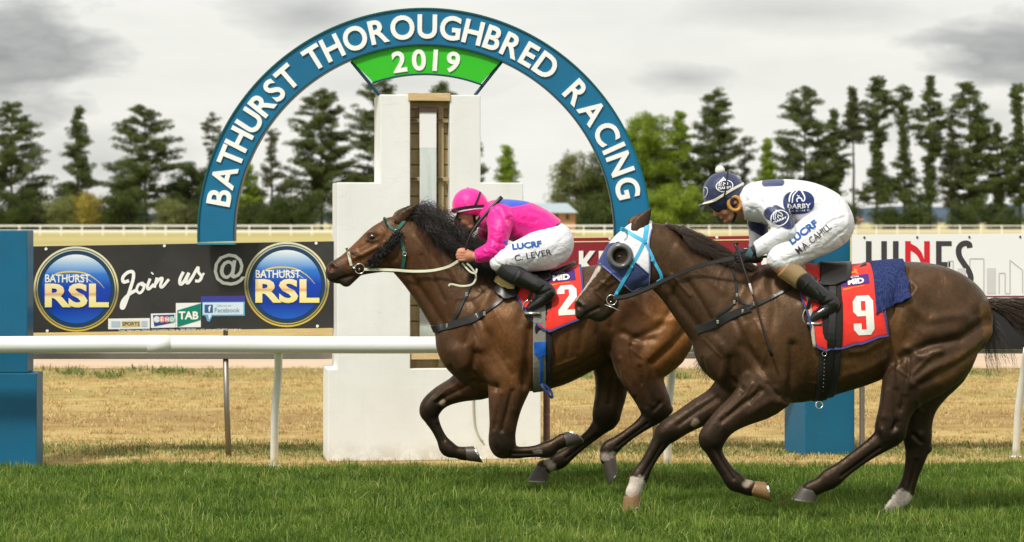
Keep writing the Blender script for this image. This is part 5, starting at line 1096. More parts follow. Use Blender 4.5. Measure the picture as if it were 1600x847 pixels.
# ---- the trailing horse (outside, nearer)
Y2 = -1.2
sp2 = dict(root=(1240, 800), base=(.050, .0265, .0145), limbs=[
    ([(1145, 540, 0, 58, .14), (1178, 521, 0, 95, .20), (1215, 520, 0, 107, .25), (1250, 521, 0, 105, .28), (1290, 518, 0, 97, .285), (1330, 511, 0, 92, .28), (1365, 502, 0, 86, .26),
      (1400, 496, 0, 84, .25), (1440, 492, 0, 80, .26), (1474, 497, 0, 73, .235), (1492, 506, 0, 56, .18)], .02),
    ([(1018, 392, 0, 42, .065), (1034, 402, 0, 45, .068), (1066, 428, 0, 47, .078), (1106, 462, 0, 60, .11), (1150, 494, 0, 78, .16)], .03),
    ([(1003, 389, 0, 40, .076), (984, 408, 0, 40, .082), (962, 431, 0, 32, .072), (942, 454, 0, 25, .058), (926, 472, 0, 22, .055), (917, 479, 0, 19, .052)], .015),
    ([(1012, 362, 0, 15, .05), (996, 366, 0, 17, .055)], .02),
    ([(955, 474, 0, 13, .042), (938, 489, 0, 13, .042), (930, 491, 0, 9, .036)], .012), ([(914, 482, 0, 15, .05), (908, 491, 0, 9.5, .04)], .012),
    # near fore
    ([(1212, 585, -.12, 47, .115), (1190, 617, -.14, 35, .09), (1158, 640, -.14, 24, .065), (1132, 659, -.14, 18.5, .05), (1114, 681, -.14, 17.5, .046), (1111, 691, -.14, 16, .043)], .03),
    ([(1112, 692, -.14, 14, .04), (1119, 712, -.14, 11, .03), (1131, 731, -.14, 10.5, .028), (1142, 746, -.14, 12, .032), (1149, 753, -.14, 14, .036), (1161, 760, -.14, 10.5, .03), (1174, 763, -.14, 12, .036)], .012),
    # far fore
    ([(1175, 590, .11, 46, .11), (1128, 626, .12, 25, .085), (1092, 645, .13, 20, .06), (1058, 665, .13, 16.5, .05), (1038, 679, .13, 16, .045)], .03),
    ([(1036, 683, .13, 14.5, .04), (1022, 706, .13, 11, .03), (1009, 728, .13, 10.5, .028), (999, 745, .13, 13.5, .036), (994, 758, .13, 10.5, .03), (989, 770, .13, 12, .036)], .012),
    # near hind
    ([(1462, 495, -.10, 76, .14), (1456, 542, -.13, 66, .135), (1434, 577, -.15, 48, .11), (1412, 608, -.16, 31, .078), (1399, 640, -.16, 22, .055), (1393, 663, -.16, 20.5, .046), (1390, 678, -.16, 20, .043)], .035),
    ([(1388, 682, -.16, 18.5, .04), (1364, 699, -.16, 14.5, .034), (1340, 716, -.16, 13, .031), (1315, 735, -.16, 13, .032), (1297, 748, -.16, 15.5, .038), (1283, 757, -.16, 11.5, .032), (1266, 765, -.16, 13, .038)], .012),
    # far hind
    ([(1462, 510, .10, 72, .13), (1468, 560, .13, 50, .125), (1450, 598, .14, 35, .10), (1437, 632, .14, 25, .07), (1433, 664, .14, 20.5, .052), (1434, 692, .14, 20.5, .045)], .03),
    ([(1434, 697, .14, 19, .042), (1430, 718, .14, 15, .035), (1424, 740, .14, 12, .029), (1418, 759, .14, 12, .03), (1411, 774, .14, 14, .036), (1400, 788, .14, 11, .031), (1393, 798, .14, 12.5, .036)], .012),
], blobs=[(968, 401, -.064, 10, .022, .008), (968, 401, .064, 10, .022, .008), (904, 479, -.050, 6.5, .024, .004, True), (904, 479, .05, 6.5, .024, .004, True),
          (1406, 681, -.16, 9, .026, .012), (1448, 700, .14, 9, .026, .012), (1005, 415, -.03, 32, .064, .02)],
strokes=[
    ([(1038, 440), (1062, 476), (1092, 512)], 8, -9), ([(1060, 400), (1095, 450), (1120, 490)], 15, 6), ([(1180, 415), (1150, 470), (1120, 520)], 10, -8), ([(1195, 430), (1165, 490), (1148, 545)], 14, 8),
    ([(1108, 560), (1122, 585)], 14, 14), ([(1140, 560), (1140, 590), (1160, 610)], 6, -10), ([(1195, 520), (1220, 590)], 24, 14), ([(1238, 540), (1236, 585), (1232, 622)], 8, -14), ([(1160, 540), (1195, 575)], 8, -6), ([(1166, 585), (1150, 606)], 6, 6),
    ([(1190, 610), (1160, 632), (1128, 658)], 4.5, -8), ([(1205, 625), (1170, 646)], 7, 5), ([(1120, 622), (1090, 642), (1060, 664)], 5, -6), ([(1216, 628), (1230, 632)], 6, 6),
    ([(1308, 560), (1350, 560), (1385, 540)], 7, -6), ([(1310, 590), (1350, 578), (1385, 560)], 7, 6), ([(1310, 480), (1318, 540)], 6, -3), ([(1335, 478), (1343, 530)], 6, -3), ([(1290, 490), (1296, 560)], 6, -3),
    ([(1412, 425), (1396, 470), (1392, 520), (1396, 565)], 10, -15), ([(1440, 450), (1410, 500), (1402, 552)], 16, 9), ([(1425, 420), (1412, 450)], 8, 7),
    ([(1545, 500), (1500, 530), (1450, 540), (1405, 560)], 8, -13), ([(1546, 520), (1500, 556), (1455, 578), (1425, 598)], 8, 9), ([(1535, 545), (1490, 575), (1440, 600)], 6, -8),
    ([(1530, 470), (1495, 515), (1450, 520)], 14, 7), ([(1420, 545), (1440, 558), (1470, 548)], 7, 7), ([(1400, 610), (1398, 645), (1400, 668)], 5, -8), ([(1385, 610), (1380, 650)], 7, 4), ([(1395, 672), (1402, 660)], 4, -7), ([(1378, 672), (1382, 688)], 5, 5),
    ([(1375, 700), (1345, 722), (1315, 744)], 3.2, -5.5), ([(1432, 720), (1426, 745), (1420, 765)], 3, -4.5), ([(1116, 700), (1130, 724), (1146, 748)], 3, -5), ([(1034, 695), (1018, 722), (1004, 744)], 3, -4.5), ([(1438, 690), (1428, 680)], 4, -6),
    ([(907, 500), (918, 490), (935, 481)], 2.4, -9), ([(968, 418), (948, 436), (932, 452)], 3.4, 4.5), ([(972, 432), (950, 455)], 6, -4), ([(990, 448), (1015, 432), (1022, 410)], 5, -4), ([(938, 440), (950, 446), (962, 440)], 2, 2.5), ([(932, 458), (944, 470), (942, 482)], 2, 2.5),
    ([(896, 472), (904, 470), (911, 477)], 2.6, 4.5), ([(1150, 500), (1176, 560), (1208, 600)], 6, -6), ([(1205, 440), (1212, 480), (1206, 510)], 9, -5), ([(1252, 480), (1262, 540), (1256, 600)], 8, 4), ([(1320, 606), (1360, 592), (1388, 575)], 5, -4),
    ([(1330, 550), (1352, 548), (1380, 530)], 4, 5), ([(1412, 470), (1450, 500), (1500, 492)], 9, 6), ([(1470, 440), (1500, 470), (1520, 490)], 10, -5), ([(1408, 450), (1424, 440), (1432, 452), (1420, 470)], 5, 6), ([(1400, 560), (1404, 600), (1402, 630)], 4, 5), ([(1420, 560), (1418, 600), (1408, 640)], 4, -6),
    ([(1450, 560), (1425, 585), (1415, 615)], 4, 5), ([(1060, 385), (1095, 425), (1130, 455)], 8, 4), ([(1075, 440), (1095, 470), (1112, 500)], 4, -4), ([(1050, 430), (1078, 462)], 3, 4), ([(1150, 470), (1164, 500)], 6, -4), ([(1175, 600), (1160, 622), (1136, 645)], 3, 4), ([(1186, 606), (1172, 630)], 3, -4), ([(1200, 600), (1216, 618)], 4, -5),
    ([(1100, 560), (1104, 580), (1120, 600)], 4, -5), ([(1128, 540), (1136, 560), (1130, 590)], 6, 5), ([(1446, 640), (1440, 672)], 4, -5), ([(1428, 600), (1436, 640)], 4, 4), ([(984, 376), (992, 386), (990, 398)], 3, -2.5), ([(925, 450), (936, 442), (946, 436)], 2, -2.2), ([(1180, 500), (1200, 540), (1190, 575)], 2.2, 2.2), ([(1320, 592), (1290, 600), (1262, 598)], 2.6, 2.6), ([(1400, 575), (1420, 590), (1412, 630)], 2.2, 2.6), ([(1100, 530), (1130, 560), (1128, 590)], 2.2, 2.2),
], paint=[
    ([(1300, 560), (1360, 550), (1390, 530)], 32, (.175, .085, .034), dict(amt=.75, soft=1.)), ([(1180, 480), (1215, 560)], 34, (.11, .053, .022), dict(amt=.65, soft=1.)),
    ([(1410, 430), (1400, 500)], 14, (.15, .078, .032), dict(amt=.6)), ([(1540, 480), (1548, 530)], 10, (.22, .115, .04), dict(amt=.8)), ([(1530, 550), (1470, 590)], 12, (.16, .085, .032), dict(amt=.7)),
    ([(1440, 430), (1500, 470)], 26, (.07, .036, .018), dict(amt=.6)), ([(1420, 480), (1440, 500)], 20, (.10, .055, .027), dict(amt=.5)), ([(1380, 560), (1394, 580)], 14, (.035, .02, .014), dict(amt=.6)), ([(1040, 390), (1130, 450)], 24, (.06, .03, .016), dict(amt=.5)),
    ([(1480, 535), (1420, 555)], 14, (.036, .022, .016), dict(amt=.7)), ([(905, 485), (935, 495)], 17, (.022, .019, .018), dict(amt=.92)), ([(903, 479)], 5, (.03, .018, .016), {}), ([(968, 401)], 9, (.02, .015, .012), dict(amt=.7)),
    ([(947, 404), (897, 468)], 3.6, (.62, .56, .52), dict(soft=.4)),
    ([(1190, 617), (1140, 655)], 30, (.038, .025, .018), dict(amt=.75, ymax=-.05)), ([(1113, 684), (1131, 731), (1174, 763)], 26, (.0075, .006, .0055), dict(ymax=-.05)),
    ([(1140, 622), (1080, 652)], 28, (.032, .022, .017), dict(amt=.85, ymin=.05)), ([(1038, 680), (999, 745), (989, 770)], 26, (.0075, .006, .0055), dict(ymin=.05)),
    ([(1412, 608), (1400, 640)], 36, (.034, .021, .015), dict(amt=.8, ymax=-.05)), ([(1392, 676), (1297, 748), (1266, 765)], 26, (.0075, .006, .0055), dict(ymax=-.05)),
    ([(1462, 560), (1440, 625)], 44, (.036, .022, .016), dict(amt=.8, ymin=.05)), ([(1433, 670), (1420, 760), (1393, 798)], 26, (.0075, .006, .0055), dict(ymin=.05)),
    ([(994, 757), (988, 772)], 13, (.68, .60, .54), dict(ymin=.05, soft=.25)), ([(1410, 782), (1393, 800)], 15, (.78, .71, .65), dict(ymin=.05, soft=.25)), ([(1166, 757), (1172, 752)], 5, (.45, .38, .3), dict(ymax=-.05, amt=.8)),
    ([(1087, 659)], 5.5, (.34, .29, .20), dict(ymin=.05)), ([(1083, 663)], 3.5, (.34, .29, .20), dict(ymin=.05)),
])
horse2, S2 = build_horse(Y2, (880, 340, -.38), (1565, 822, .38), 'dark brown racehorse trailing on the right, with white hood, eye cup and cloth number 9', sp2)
hoof(horse2, (1171, 773), (1180, 751), (1205, 784), (1195, 752), Y2 - .14, .046, M['hoof_tan'])
hoof(horse2, (975, 776), (1002, 770), (971, 800), (1003, 788), Y2 + .13, .046, M['hoof_tan'])
hoof(horse2, (1250, 760), (1279, 768), (1237.6, 778), (1277, 783), Y2 - .16, .048, M['hoof_dark'])
hoof(horse2, (1384, 796), (1409, 797), (1372, 816), (1407, 817), Y2 + .14, .046, M['hoof_pale'])
ear(horse2, (994, 362), (1014, 323), 13, -.045, -.05, Y2, M['coat'], (.05, .03, .02), -.1); ear(horse2, (988, 356), (1004, 330), 12, .05, .06, Y2, M['coat'], (.07, .045, .035), -.1)
eyes(horse2, 968, 401, .068, .022, Y2)

# ---- manes and tails
def hairs(n, root_line, yc, fn, w=.0, seg=9):
    P = spline(root_line, 8); out = []
    for i in range(n):
        s = random.random() * (len(P) - 1.001); k = int(s); p = P[k] + (P[k + 1] - P[k]) * (s - k)
        L = fn(s / len(P), p[:2], i); out.append(np.array([W(q[0], q[1], yc + q[2]) for q in spline(L, 3)]))
    return out
def m1(s, p, i):
    x, y = p; c = (i // 12) % 90; rr = random.Random(c * 7 + 1); cu = rr.uniform(0, 1); j = lambda a: random.gauss(0, a * 1.5)
    up = (10 + 130 * s if s < .12 else (25 if s < .8 else 14)) * (.25 + .95 * rr.random()); ln = rr.uniform(18, 68) * random.uniform(.75, 1.1); dr = rr.uniform(-10, 52); ys = rr.uniform(-.11, .02)
    x += rr.uniform(-5, 5); ph = rr.uniform(-8, 8)
    return [(x + j(1.5), y + 6, j(.012)), (x + 5 + j(2), y - up * .7 + j(2), ys * .35 + j(.01)), (x + ln * .35 + j(3), y - up + ph * .4 + j(3), ys * .7 + j(.012)),
            (x + ln * .7 + j(4), y - up * .55 + dr * .35 + ph + j(4), ys + j(.015)), (x + ln + j(5), y - up * .2 + dr + j(5), ys * 1.1 + j(.02))]
H = hairs(int(2300 / QUAL), [(640, 340), (665, 357), (700, 384), (735, 408), (768, 424)], Y1, m1)
def m1b(s, p, i):      # layer lying over the near side of the neck
    x, y = p; rr = random.Random((i // 9) * 3 + 5); j = lambda a: random.gauss(0, a * 1.4); ln = rr.uniform(12, 40); dr = rr.uniform(8, 24) * (1.3 if s > .5 else .6)
    return [(x + j(1.5), y + 2, -.02 + j(.01)), (x + 8 + j(2), y - 6 + j(2), -.05 + j(.01)), (x + ln * .6 + j(2), y + dr * .4 + j(2), -.10 + j(.01)), (x + ln + j(3), y + dr + j(3), -.12 + j(.01))]
H += hairs(int(1500 / QUAL), [(655, 350), (690, 378), (725, 402), (775, 425)], Y1, m1b)
def m1c(s, p, i):      # forelock tuft between the ears
    x, y = p; j = lambda a: random.gauss(0, a); return [(x, y, j(.02)), (x + 8 + j(2), y - 8 + j(2), j(.03)), (x + 22 + j(4), y - 8 + j(4), j(.03)), (x + 32 + j(5), y - 2 + j(6), j(.04))]
H += hairs(150, [(622, 338), (632, 334), (640, 338)], Y1, m1c)
strands('mane', H, M['hair1'], horse1, .0013)
def tl1(s, p, i):
    j = lambda a: random.gauss(0, a); rr = random.Random(i // 10); e = rr.uniform(-10, 26)
    return [(1062 + j(2), 448 + j(2), j(.015)), (1085 + j(3), 450 + e * .2 + j(3), j(.02)), (1105 + j(4), 478 + e + j(5), j(.03)), (1112 + j(5), 520 + e + j(8), j(.04)), (1100 + j(8), 560 + e + j(10), j(.05))]
strands('tail', hairs(500, [(0, 0), (1, 1), (2, 2)], Y1, tl1), M['hair1'], horse1, .0022)
def m2(s, p, i):
    x, y = p; c = i // 16; rr = random.Random(c * 5 + 2); j = lambda a: random.gauss(0, a); ln = rr.uniform(30, 60) * (1.1 - .35 * s); lift = rr.uniform(1, 9); dr = ln * (.42 + .20 * rr.random()); x += rr.uniform(-4, 4)
    ys = rr.uniform(-.075, .02)
    return [(x + j(1), y + 6, j(.012)), (x + 6 + j(1), y - lift * .7 + j(1), ys * .5 + j(.006)), (x + ln * .55 + j(1.5), y - lift * .7 + dr * .4 + j(1.5), ys + j(.008)), (x + ln + j(2.5), y + dr * .86 - lift * .4 + j(2), ys * 1.15 + j(.01))]
H = hairs(int(3400 / QUAL), [(1040, 357), (1062, 363), (1090, 377), (1120, 396), (1150, 410)], Y2, m2)
H += hairs(int(1300 / QUAL), [(1056, 363), (1090, 380), (1140, 408)], Y2, lambda s, p, i: [(p[0], p[1] + 1, -.04), (p[0] + 10, p[1] + 4, -.07 + random.gauss(0, .005)), (p[0] + 24 + random.gauss(0, 5), p[1] + 17 + random.gauss(0, 5), -.088 + random.gauss(0, .006))])
for _ in range(16):      # wisps standing off the crest
    a = random.uniform(-.9, -.35); L = random.uniform(18, 34); x0, y0 = 1050 + random.uniform(0, 14), 358
    H.append(np.array([W(x0 + L * t * math.cos(a) * (1 - .2 * t), y0 + L * t * math.sin(a) + 8 * t * t, Y2 + .01 * t) for t in np.linspace(0, 1, 7)]))
strands('mane', H, M['hair2'], horse2, .0015)
kb = MB(); kb.tube([W(1038, 356, Y2 - .01), W(1042, 350, Y2 - .01), W(1046, 356, Y2 - .01)], .016, 8); kb.build('mane_knot', M['hair2'], horse2, True)
def t2(s, p, i):
    rr = random.Random(i // 18 + 100); j = lambda a: random.gauss(0, a); e = rr.uniform(-20, 34); ln = rr.uniform(85, 170); ys = rr.uniform(-.06, .06); dn = rr.uniform(0, 1) ** 4 * 50; wv = rr.uniform(-7, 7)
    return [(1538 + j(2), 470 + abs(j(5)), j(.012)), (1556 + j(2), 474 + e * .22 + j(2), ys * .4 + j(.008)), (1556 + ln * .35 + j(2), 486 + e * .62 + wv + j(3), ys * .8 + j(.01)),
            (1556 + ln * .72 + j(3), 502 + e + dn * .5 - wv + j(4), ys + j(.015)), (1556 + ln * (1 - dn / 200) + j(5), 522 + e * 1.15 + dn + j(6), ys * 1.2 + j(.02))]
H = hairs(int(2400 / QUAL), [(0, 0), (1, 1), (2, 2)], Y2, t2)
def t2b(s, p, i):
    rr = random.Random(i // 9 + 300); j = lambda a: random.gauss(0, a); x = rr.uniform(1538, 1580); d = rr.uniform(25, 62)
    return [(1548 + j(2), 500 + j(6), j(.02)), ((1548 + x) / 2 + j(2), 520 + j(4), j(.02)), (x + j(2), 530 + d * .4 + j(3), j(.03)), (x + 8 + j(4), 530 + d + j(6), j(.03))]
H += hairs(int(70 / QUAL), [(0, 0), (1, 1), (2, 2)], Y2, t2b)
strands('tail', H, M['hair2'], horse2, .0016)
# ------------------------------------------------------------------ tack
def inpoly(P, poly):
    x, y = P[:, 0], P[:, 1]; r = np.zeros(len(P), bool); n = len(poly)
    for i in range(n):
        (x0, y0), (x1, y1) = poly[i], poly[(i + 1) % n]
        c = (y0 > y) != (y1 > y); t = (x1 - x0) * (y - y0) / ((y1 - y0) if y1 != y0 else 1e-9) + x0; r ^= c & (x < t)
    return r
def shell(name, S, poly, lift, mat, parent, side=None, thick=.003, hole=None):
    """a fitted covering: the patch of a body's surface inside the outline, lifted off it"""
    ins = inpoly(S.P, poly)
    if hole: ins &= np.hypot(S.P[:, 0] - hole[0], S.P[:, 1] - hole[1]) > hole[2]
    if side: ins &= (S.V[:, 1] - S.yc) * side > 0
    q = S.Q[ins[S.Q].all(1)]; u, inv = np.unique(q, return_inverse=True); V = S.V[u] + S.N[u] * lift; F = inv.reshape(-1, 4)
    o = fastmesh(name, V, F, mat, parent, True); md = o.modifiers.new('thickness', 'SOLIDIFY'); md.thickness = thick; md.offset = 1; return o
def drape(name, S, cols, lift, mat, parent, rows=34, wav=.004, farm=1.0, thick=.003, ax=None, seed=0, nofar=False):
    """cloth over the back; columns (x top, y top, x bottom, y bottom) by photo position, mirrored on the far side"""
    C = spline(cols, 4); G = []
    for j, (xt, yt, xb, yb) in enumerate(C):
        a = W(xt, yt, S.yc); b = W(xb, yb, S.yc - .28); b[1] = S.yc; u = (a - b) / np.linalg.norm(a - b); pc = ax or 500; f = (pc - yt) / (yb - yt); c = W(xt + (xb - xt) * f, pc, S.yc)
        halves = []
        for sd in (-1, 1):
            L = []
            for th in np.radians(np.arange(0, 150, 2.0)):
                d = u * math.cos(th) + np.array([0, sd, 0]) * math.sin(th); h = S.bvh.ray_cast(Vector(c + d * 1.0), Vector(-d), 1.0)
                if h[0] is None: continue
                p = np.array(h[0]) + np.array(h[1]) * lift; pz = b[2]
                L.append(p)
                if p[2] < pz: break
            L = np.array(L)
            if len(L) > 2:
                L[1:-1] = .25 * L[:-2] + .5 * L[1:-1] + .25 * L[2:]
                for r in range(1, len(L)):      # cloth hangs: never tucks back under the trunk
                    if sd < 0: L[r, 1] = min(L[r, 1], L[r - 1, 1] + .004)
                    else: L[r, 1] = max(L[r, 1], L[r - 1, 1] - .004)
            s = np.concatenate([[0], np.cumsum(np.linalg.norm(np.diff(L, axis=0), axis=1))]); t = np.linspace(0, s[-1], rows)
            halves.append(np.stack([np.interp(t, s, L[:, i]) for i in range(3)], 1))
        G.append(np.vstack([halves[0][::-1], halves[1][1:]]))
    G = np.array(G); nc, nr = G.shape[:2]
    jj, rr_ = np.meshgrid(np.arange(nc), np.arange(nr), indexing='ij'); dn = np.abs(rr_ - rows + 1) / rows
    G[:, :, 1] += np.sign(rr_ - rows + 1) * wav * (1 + np.sin(jj * 1.1 + seed + 2 * np.sin(rr_ * .15))) * dn
    V = G.reshape(-1, 3); F = np.array([[j * nr + r, j * nr + r + 1, (j + 1) * nr + r + 1, (j + 1) * nr + r] for j in range(nc - 1) for r in range(nr - 1)])
    n = np.cross(V[F[:, 2]] - V[F[:, 0]], V[F[:, 3]] - V[F[:, 1]]); c = V[F].mean(1) - [0, S.yc, V[:, 2].max() - .35]; c[:, 0] = 0
    if (n * c).sum() < 0: F = F[:, ::-1]
    o = fastmesh(name, V, F, mat, parent, True); md = o.modifiers.new('thickness', 'SOLIDIFY'); md.thickness = thick; md.offset = 1
    return o, G
def edging(name, lines, w, S, mat, parent, lift=.004):
    m_ = MB()
    for L in lines:
        L = np.asarray(L); N = np.array([(0, -1.0 if p[1] < S.yc else 1.0, .35) for p in L]); N /= np.linalg.norm(N, axis=1)[:, None]
        ribbon(m_, L, N, w, .004, lift)
    return m_.build(name, mat, parent, True)
M['red'] = mat_cloth('red_cloth', (.80, .030, .018), .7, .25, 500, .25, (.66, .02, .014)); M['bind'] = mat_cloth('blue_binding', (.045, .055, .20), .8, .2, 700, 0)
M['numw'] = mat_cloth('number_white', (.80, .78, .72), .7, .1, 500, .1); M['purple'] = mat_cloth('logo_purple', (.06, .02, .17), .7, .1, 500, .1); M['orange'] = mat_cloth('logo_orange', (.85, .22, .03), .7, .1, 500, .1)
M['towel'] = None
t = NT('navy_towelling', .95, 0, .1); n_ = t.noise(1, 2, .5, t.map((110, 110, 6))); t.col(t.mix(t.ramp(n_, [(.4, 0.), (.6, 1.)]), (.016, .024, .085), (.035, .05, .14))); t.bump(n_, .25, .003); t.bump(t.noise(300, 3), .25, .002); M['towel'] = t.m
SADL = M['black_leather']; M['blackweb'] = mat_cloth('black_webbing', (.012, .012, .012), .8, .1, 900, .1)

def maplogo(cx, cy, w, ang, bv, par):
    """the sponsor's patch: purple field, white capitals, orange beast above"""
    f = place2d(cx, cy, 1.0, ang); P = lambda L: [tuple(q) for q in f(np.array([(x * w, y * w) for x, y in L], float))]
    decalpoly('sponsor_field', P([(-.5, -.17), (.5, -.17), (.5, .17), (-.5, .17)]), bv, M['purple'], par, lift=.006)
    V, F = textmesh('MID', 1.0, .05); hu = np.ptp(V[:, 1]); V = V - [V[:, 0].mean(), V[:, 1].mean(), 0]; V[:, 0] -= (V[:, 0].max() + V[:, 0].min()) / 2
    decal('sponsor_word', V, F, place2d(*f(np.array([[0.02 * w, -.04 * w]]))[0], .19 * w / hu, ang, 1.35), bv, M['numw'], par, lift=.008)
    V, F = textmesh('HAMILTON', 1.0, .02); hu = np.ptp(V[:, 1]); V[:, 0] -= (V[:, 0].max() + V[:, 0].min()) / 2
    decal('sponsor_word', V, F, place2d(*f(np.array([[-.08 * w, .092 * w]]))[0], .06 * w / hu, ang, 1.1), bv, M['numw'], par, lift=.008)
    for L in ([(-.22, .19), (-.2, .27), (-.26, .33), (-.12, .31), (.0, .32), (.02, .42), (.08, .38), (.14, .36), (.10, .30), (.16, .19), (.1, .19), (.04, .26), (-.1, .25), (-.14, .19)],
              [(-.46, -.24), (.3, -.21), (.3, -.235), (-.1, -.25), (-.46, -.30)]):
        decalpoly('sponsor_mark', P(L), bv, M['orange'], par, lift=.006)
def glyphnine(cx, cy, h, w, ang=0):      # block numerals with clipped corners
    o = [(-.5, .36), (-.32, .5), (.32, .5), (.5, .36), (.5, -.36), (.32, -.5), (-.32, -.5), (-.5, -.36), (-.5, -.2), (-.14, -.2), (-.14, -.3), (.14, -.3), (.14, -.08), (-.32, -.08), (-.5, .06)]
    return o
def numpoly(name, rings, cx, cy, w, h, ang, bv, par):
    for L in rings: decalpoly(name, [tuple(q) for q in place2d(cx, cy, 1.0, ang)(np.array([(x * w, y * h) for x, y in L], float))], bv, M['numw'], par, lift=.006)
NINE = [[(-.5, .36), (-.3, .5), (-.1, .5), (-.1, -.02), (-.3, -.02), (-.5, .10)], [(-.1, .5), (.3, .5), (.5, .36), (.12, .36), (-.1, .36)], [(.12, .36), (.5, .36), (.5, -.36), (.12, -.36)], [(-.1, .12), (.12, .12), (.12, -.02), (-.1, -.02)],
        [(.5, -.36), (.3, -.5), (-.3, -.5), (-.5, -.36), (-.1, -.36)], [(-.5, -.36), (-.5, -.20), (-.12, -.20), (-.12, -.36)]]
TWO = [[(-.5, .22), (-.5, .36), (-.3, .5), (.3, .5), (.5, .36), (.12, .36), (-.12, .36), (-.12, .22)], [(.12, .36), (.5, .36), (.5, .08), (.12, .16)], [(.12, .16), (.5, .08), (-.05, -.32), (-.5, -.32)], [(-.5, -.32), (.5, -.32), (.5, -.5), (-.5, -.5)]]

# -- leading horse: cloth, saddle, girth
xc = W(856, 0, Y1)[0]
cl1 = empty('saddle_cloth', (W(860, 0, Y1)[0], Y1, W(0, 425, Y1)[2]), 'red saddle cloth with number 2, on the bay horse in front', 'saddle cloth', 'numbered saddle cloths')
c_, G1 = drape('cloth', S1, [(796, 430, 800, 447), (806, 430, 812, 470), (820, 428, 826, 491), (838, 426, 842, 508), (858, 424, 858, 516), (880, 421, 882, 507), (900, 418, 905, 497), (905, 417, 911, 495)], .012, M['red'], cl1, seed=1)
edging('binding', [G1[i, :, :] for i in (-1, 0)] + [G1[:, 0, :], G1[:, -1, :]], .014, S1, M['bind'], cl1)
bc1 = bvh_of(c_); numpoly('numeral', TWO, 886.5, 469.5, 30, 46, 4, bc1, cl1); maplogo(876, 433, 46, 6, bc1, cl1)
sd1 = empty('racing_saddle', (W(840, 0, Y1)[0], Y1, W(0, 430, Y1)[2]), 'small black racing saddle with steel stirrups under the jockey in pink', 'saddle', 'racing saddles')
drape('skirt', S1, [(778, 430, 774, 452), (788, 430, 787, 466), (800, 430, 803, 464), (812, 429, 812, 452)], .02, SADL, sd1, seed=2, wav=.002, thick=.005)
drape('pad', S1, [(780, 428, 777, 440), (790, 428, 790, 449), (801, 428, 803, 450)], .027, mat_cloth('yellow_pad', (.66, .50, .18), .9, .1, 400, .2), sd1, wav=.002, thick=.006)
drape('seat', S1, [(800, 424, 802, 440), (820, 422, 822, 444), (840, 421, 842, 444), (856, 419, 857, 436)], .026, SADL, sd1, wav=.001, thick=.008)
def cantle(pts, S, par, w=.12):
    P = spline(pts, 5); V = []; k = 9
    for i, (x, y, hw) in enumerate(P):
        for j in range(k):
            q = (j / (k - 1) - .5) * 2; V.append(W(x, y + abs(q) ** 2 * 5, S.yc + q * hw))
    F = [(i * k + j, i * k + j + 1, (i + 1) * k + j + 1, (i + 1) * k + j) for i in range(len(P) - 1) for j in range(k - 1)]
    o = MB().add(V, F).build('cantle', SADL, par, True); md = o.modifiers.new('t', 'SOLIDIFY'); md.thickness = .007
cantle([(838, 424, .10), (856, 425, .13), (872, 421, .15), (886, 415, .14), (899, 409, .10)], S1, sd1)
def stirrup(pts, yl, S, par, leather):
    for s in (1, -1):
        m_ = MB(); m_.tube([W(x, y, S.yc + s * yl) for x, y in spline(pts, 4)], .0055, 8); a, b = pts[0], pts[-1]
        m_.box(W(a[0] - 1, a[1] + 2, S.yc + s * yl - .028), W(b[0] + 1, b[1] - 1, S.yc + s * yl + .028)); m_.build('stirrup', M['steel'], par, True)
        m_ = MB(); L = [W(x, y, S.yc + s * q) for x, y, q in leather]; ribbon(m_, spline(L, 4), [(0, s, .1)] * len(spline(L, 4)), .022, .004); m_.build('stirrup_leather', SADL, par)
stirrup([(821, 491), (817, 484), (819, 474), (826, 469), (833, 472), (838, 481), (843, 488)], -.285, S1, sd1, [(838, 430, -.275), (832, 450, -.30), (826, 469, -.29)])
gi = empty('girth', (W(842, 0, Y1)[0], Y1, W(0, 605, Y1)[2]), 'grey webbing girth with a blue buckle strap, round the bay horse in front', 'girth', 'girths')
def girthring(name, top, bot, S, w, lift, mat, par, th=.004):
    C, N = wrapring(S.bvh, top, bot, S.yc, 60, 0, also=[bc1 if S is S1 else bc2]); m_ = MB(); ribbon(m_, C, N, w * S.m, th, lift, closed=True); return m_.build(name, mat, par, True)
t = NT('grey_webbing', .85, 0, .2); w_ = t.n('ShaderNodeTexWave'); w_.inputs['Scale'].default_value = 60; w_.inputs['Distortion'].default_value = 1.0; t.L(t.co(), w_.inputs[0]); ch = t.n('ShaderNodeTexChecker'); ch.inputs['Scale'].default_value = 55; ch.inputs[1].default_value = (.26, .21, .15, 1); ch.inputs[2].default_value = (.15, .20, .24, 1); t.L(t.co(), ch.inputs[0])
t.col(t.mix(t.noise(60, 3), ch.outputs[0], (.33, .30, .26))); t.bump(w_.outputs['Fac'], .4, .003)
girthring('backing', (848, 428), (848, 606), S1, 27, .004, M['blackweb'], gi); girthring('webbing', (843, 428), (842, 605), S1, 20, .010, t.m, gi)
BL = mat_cloth('blue_strap', (.008, .11, .50), .6, .1, 700, .1)
m_ = MB(); strap(m_, S1.bvh, [(844, 534), (844.5, 545), (844.5, 553)], 18.5, Y1, .004, .016); strap(m_, S1.bvh, [(844.5, 553), (845, 557)], 11, Y1, .004, .016); m_.build('buckle_flap', BL, gi, True)
m_ = MB(); strap(m_, S1.bvh, [(845, 557), (846, 575), (846.5, 598)], 5, Y1, .004, .016); m_.build('buckle_strap', BL, gi, True)
m_ = MB(); L = spline([W(846, 600, -.20), W(849, 606, -.215), W(858, 618, -.22), (W(863, 621, -.21)), W(861, 612, -.20), W(853, 603, -.195), W(847, 600, -.19)], 4); ribbon(m_, L, [(0, -1, 0)] * len(L), .016, .003); m_.build('loose_strap', mat_cloth('dark_blue_strap', (.008, .03, .12), .6, .1, 700, .1), gi, True)
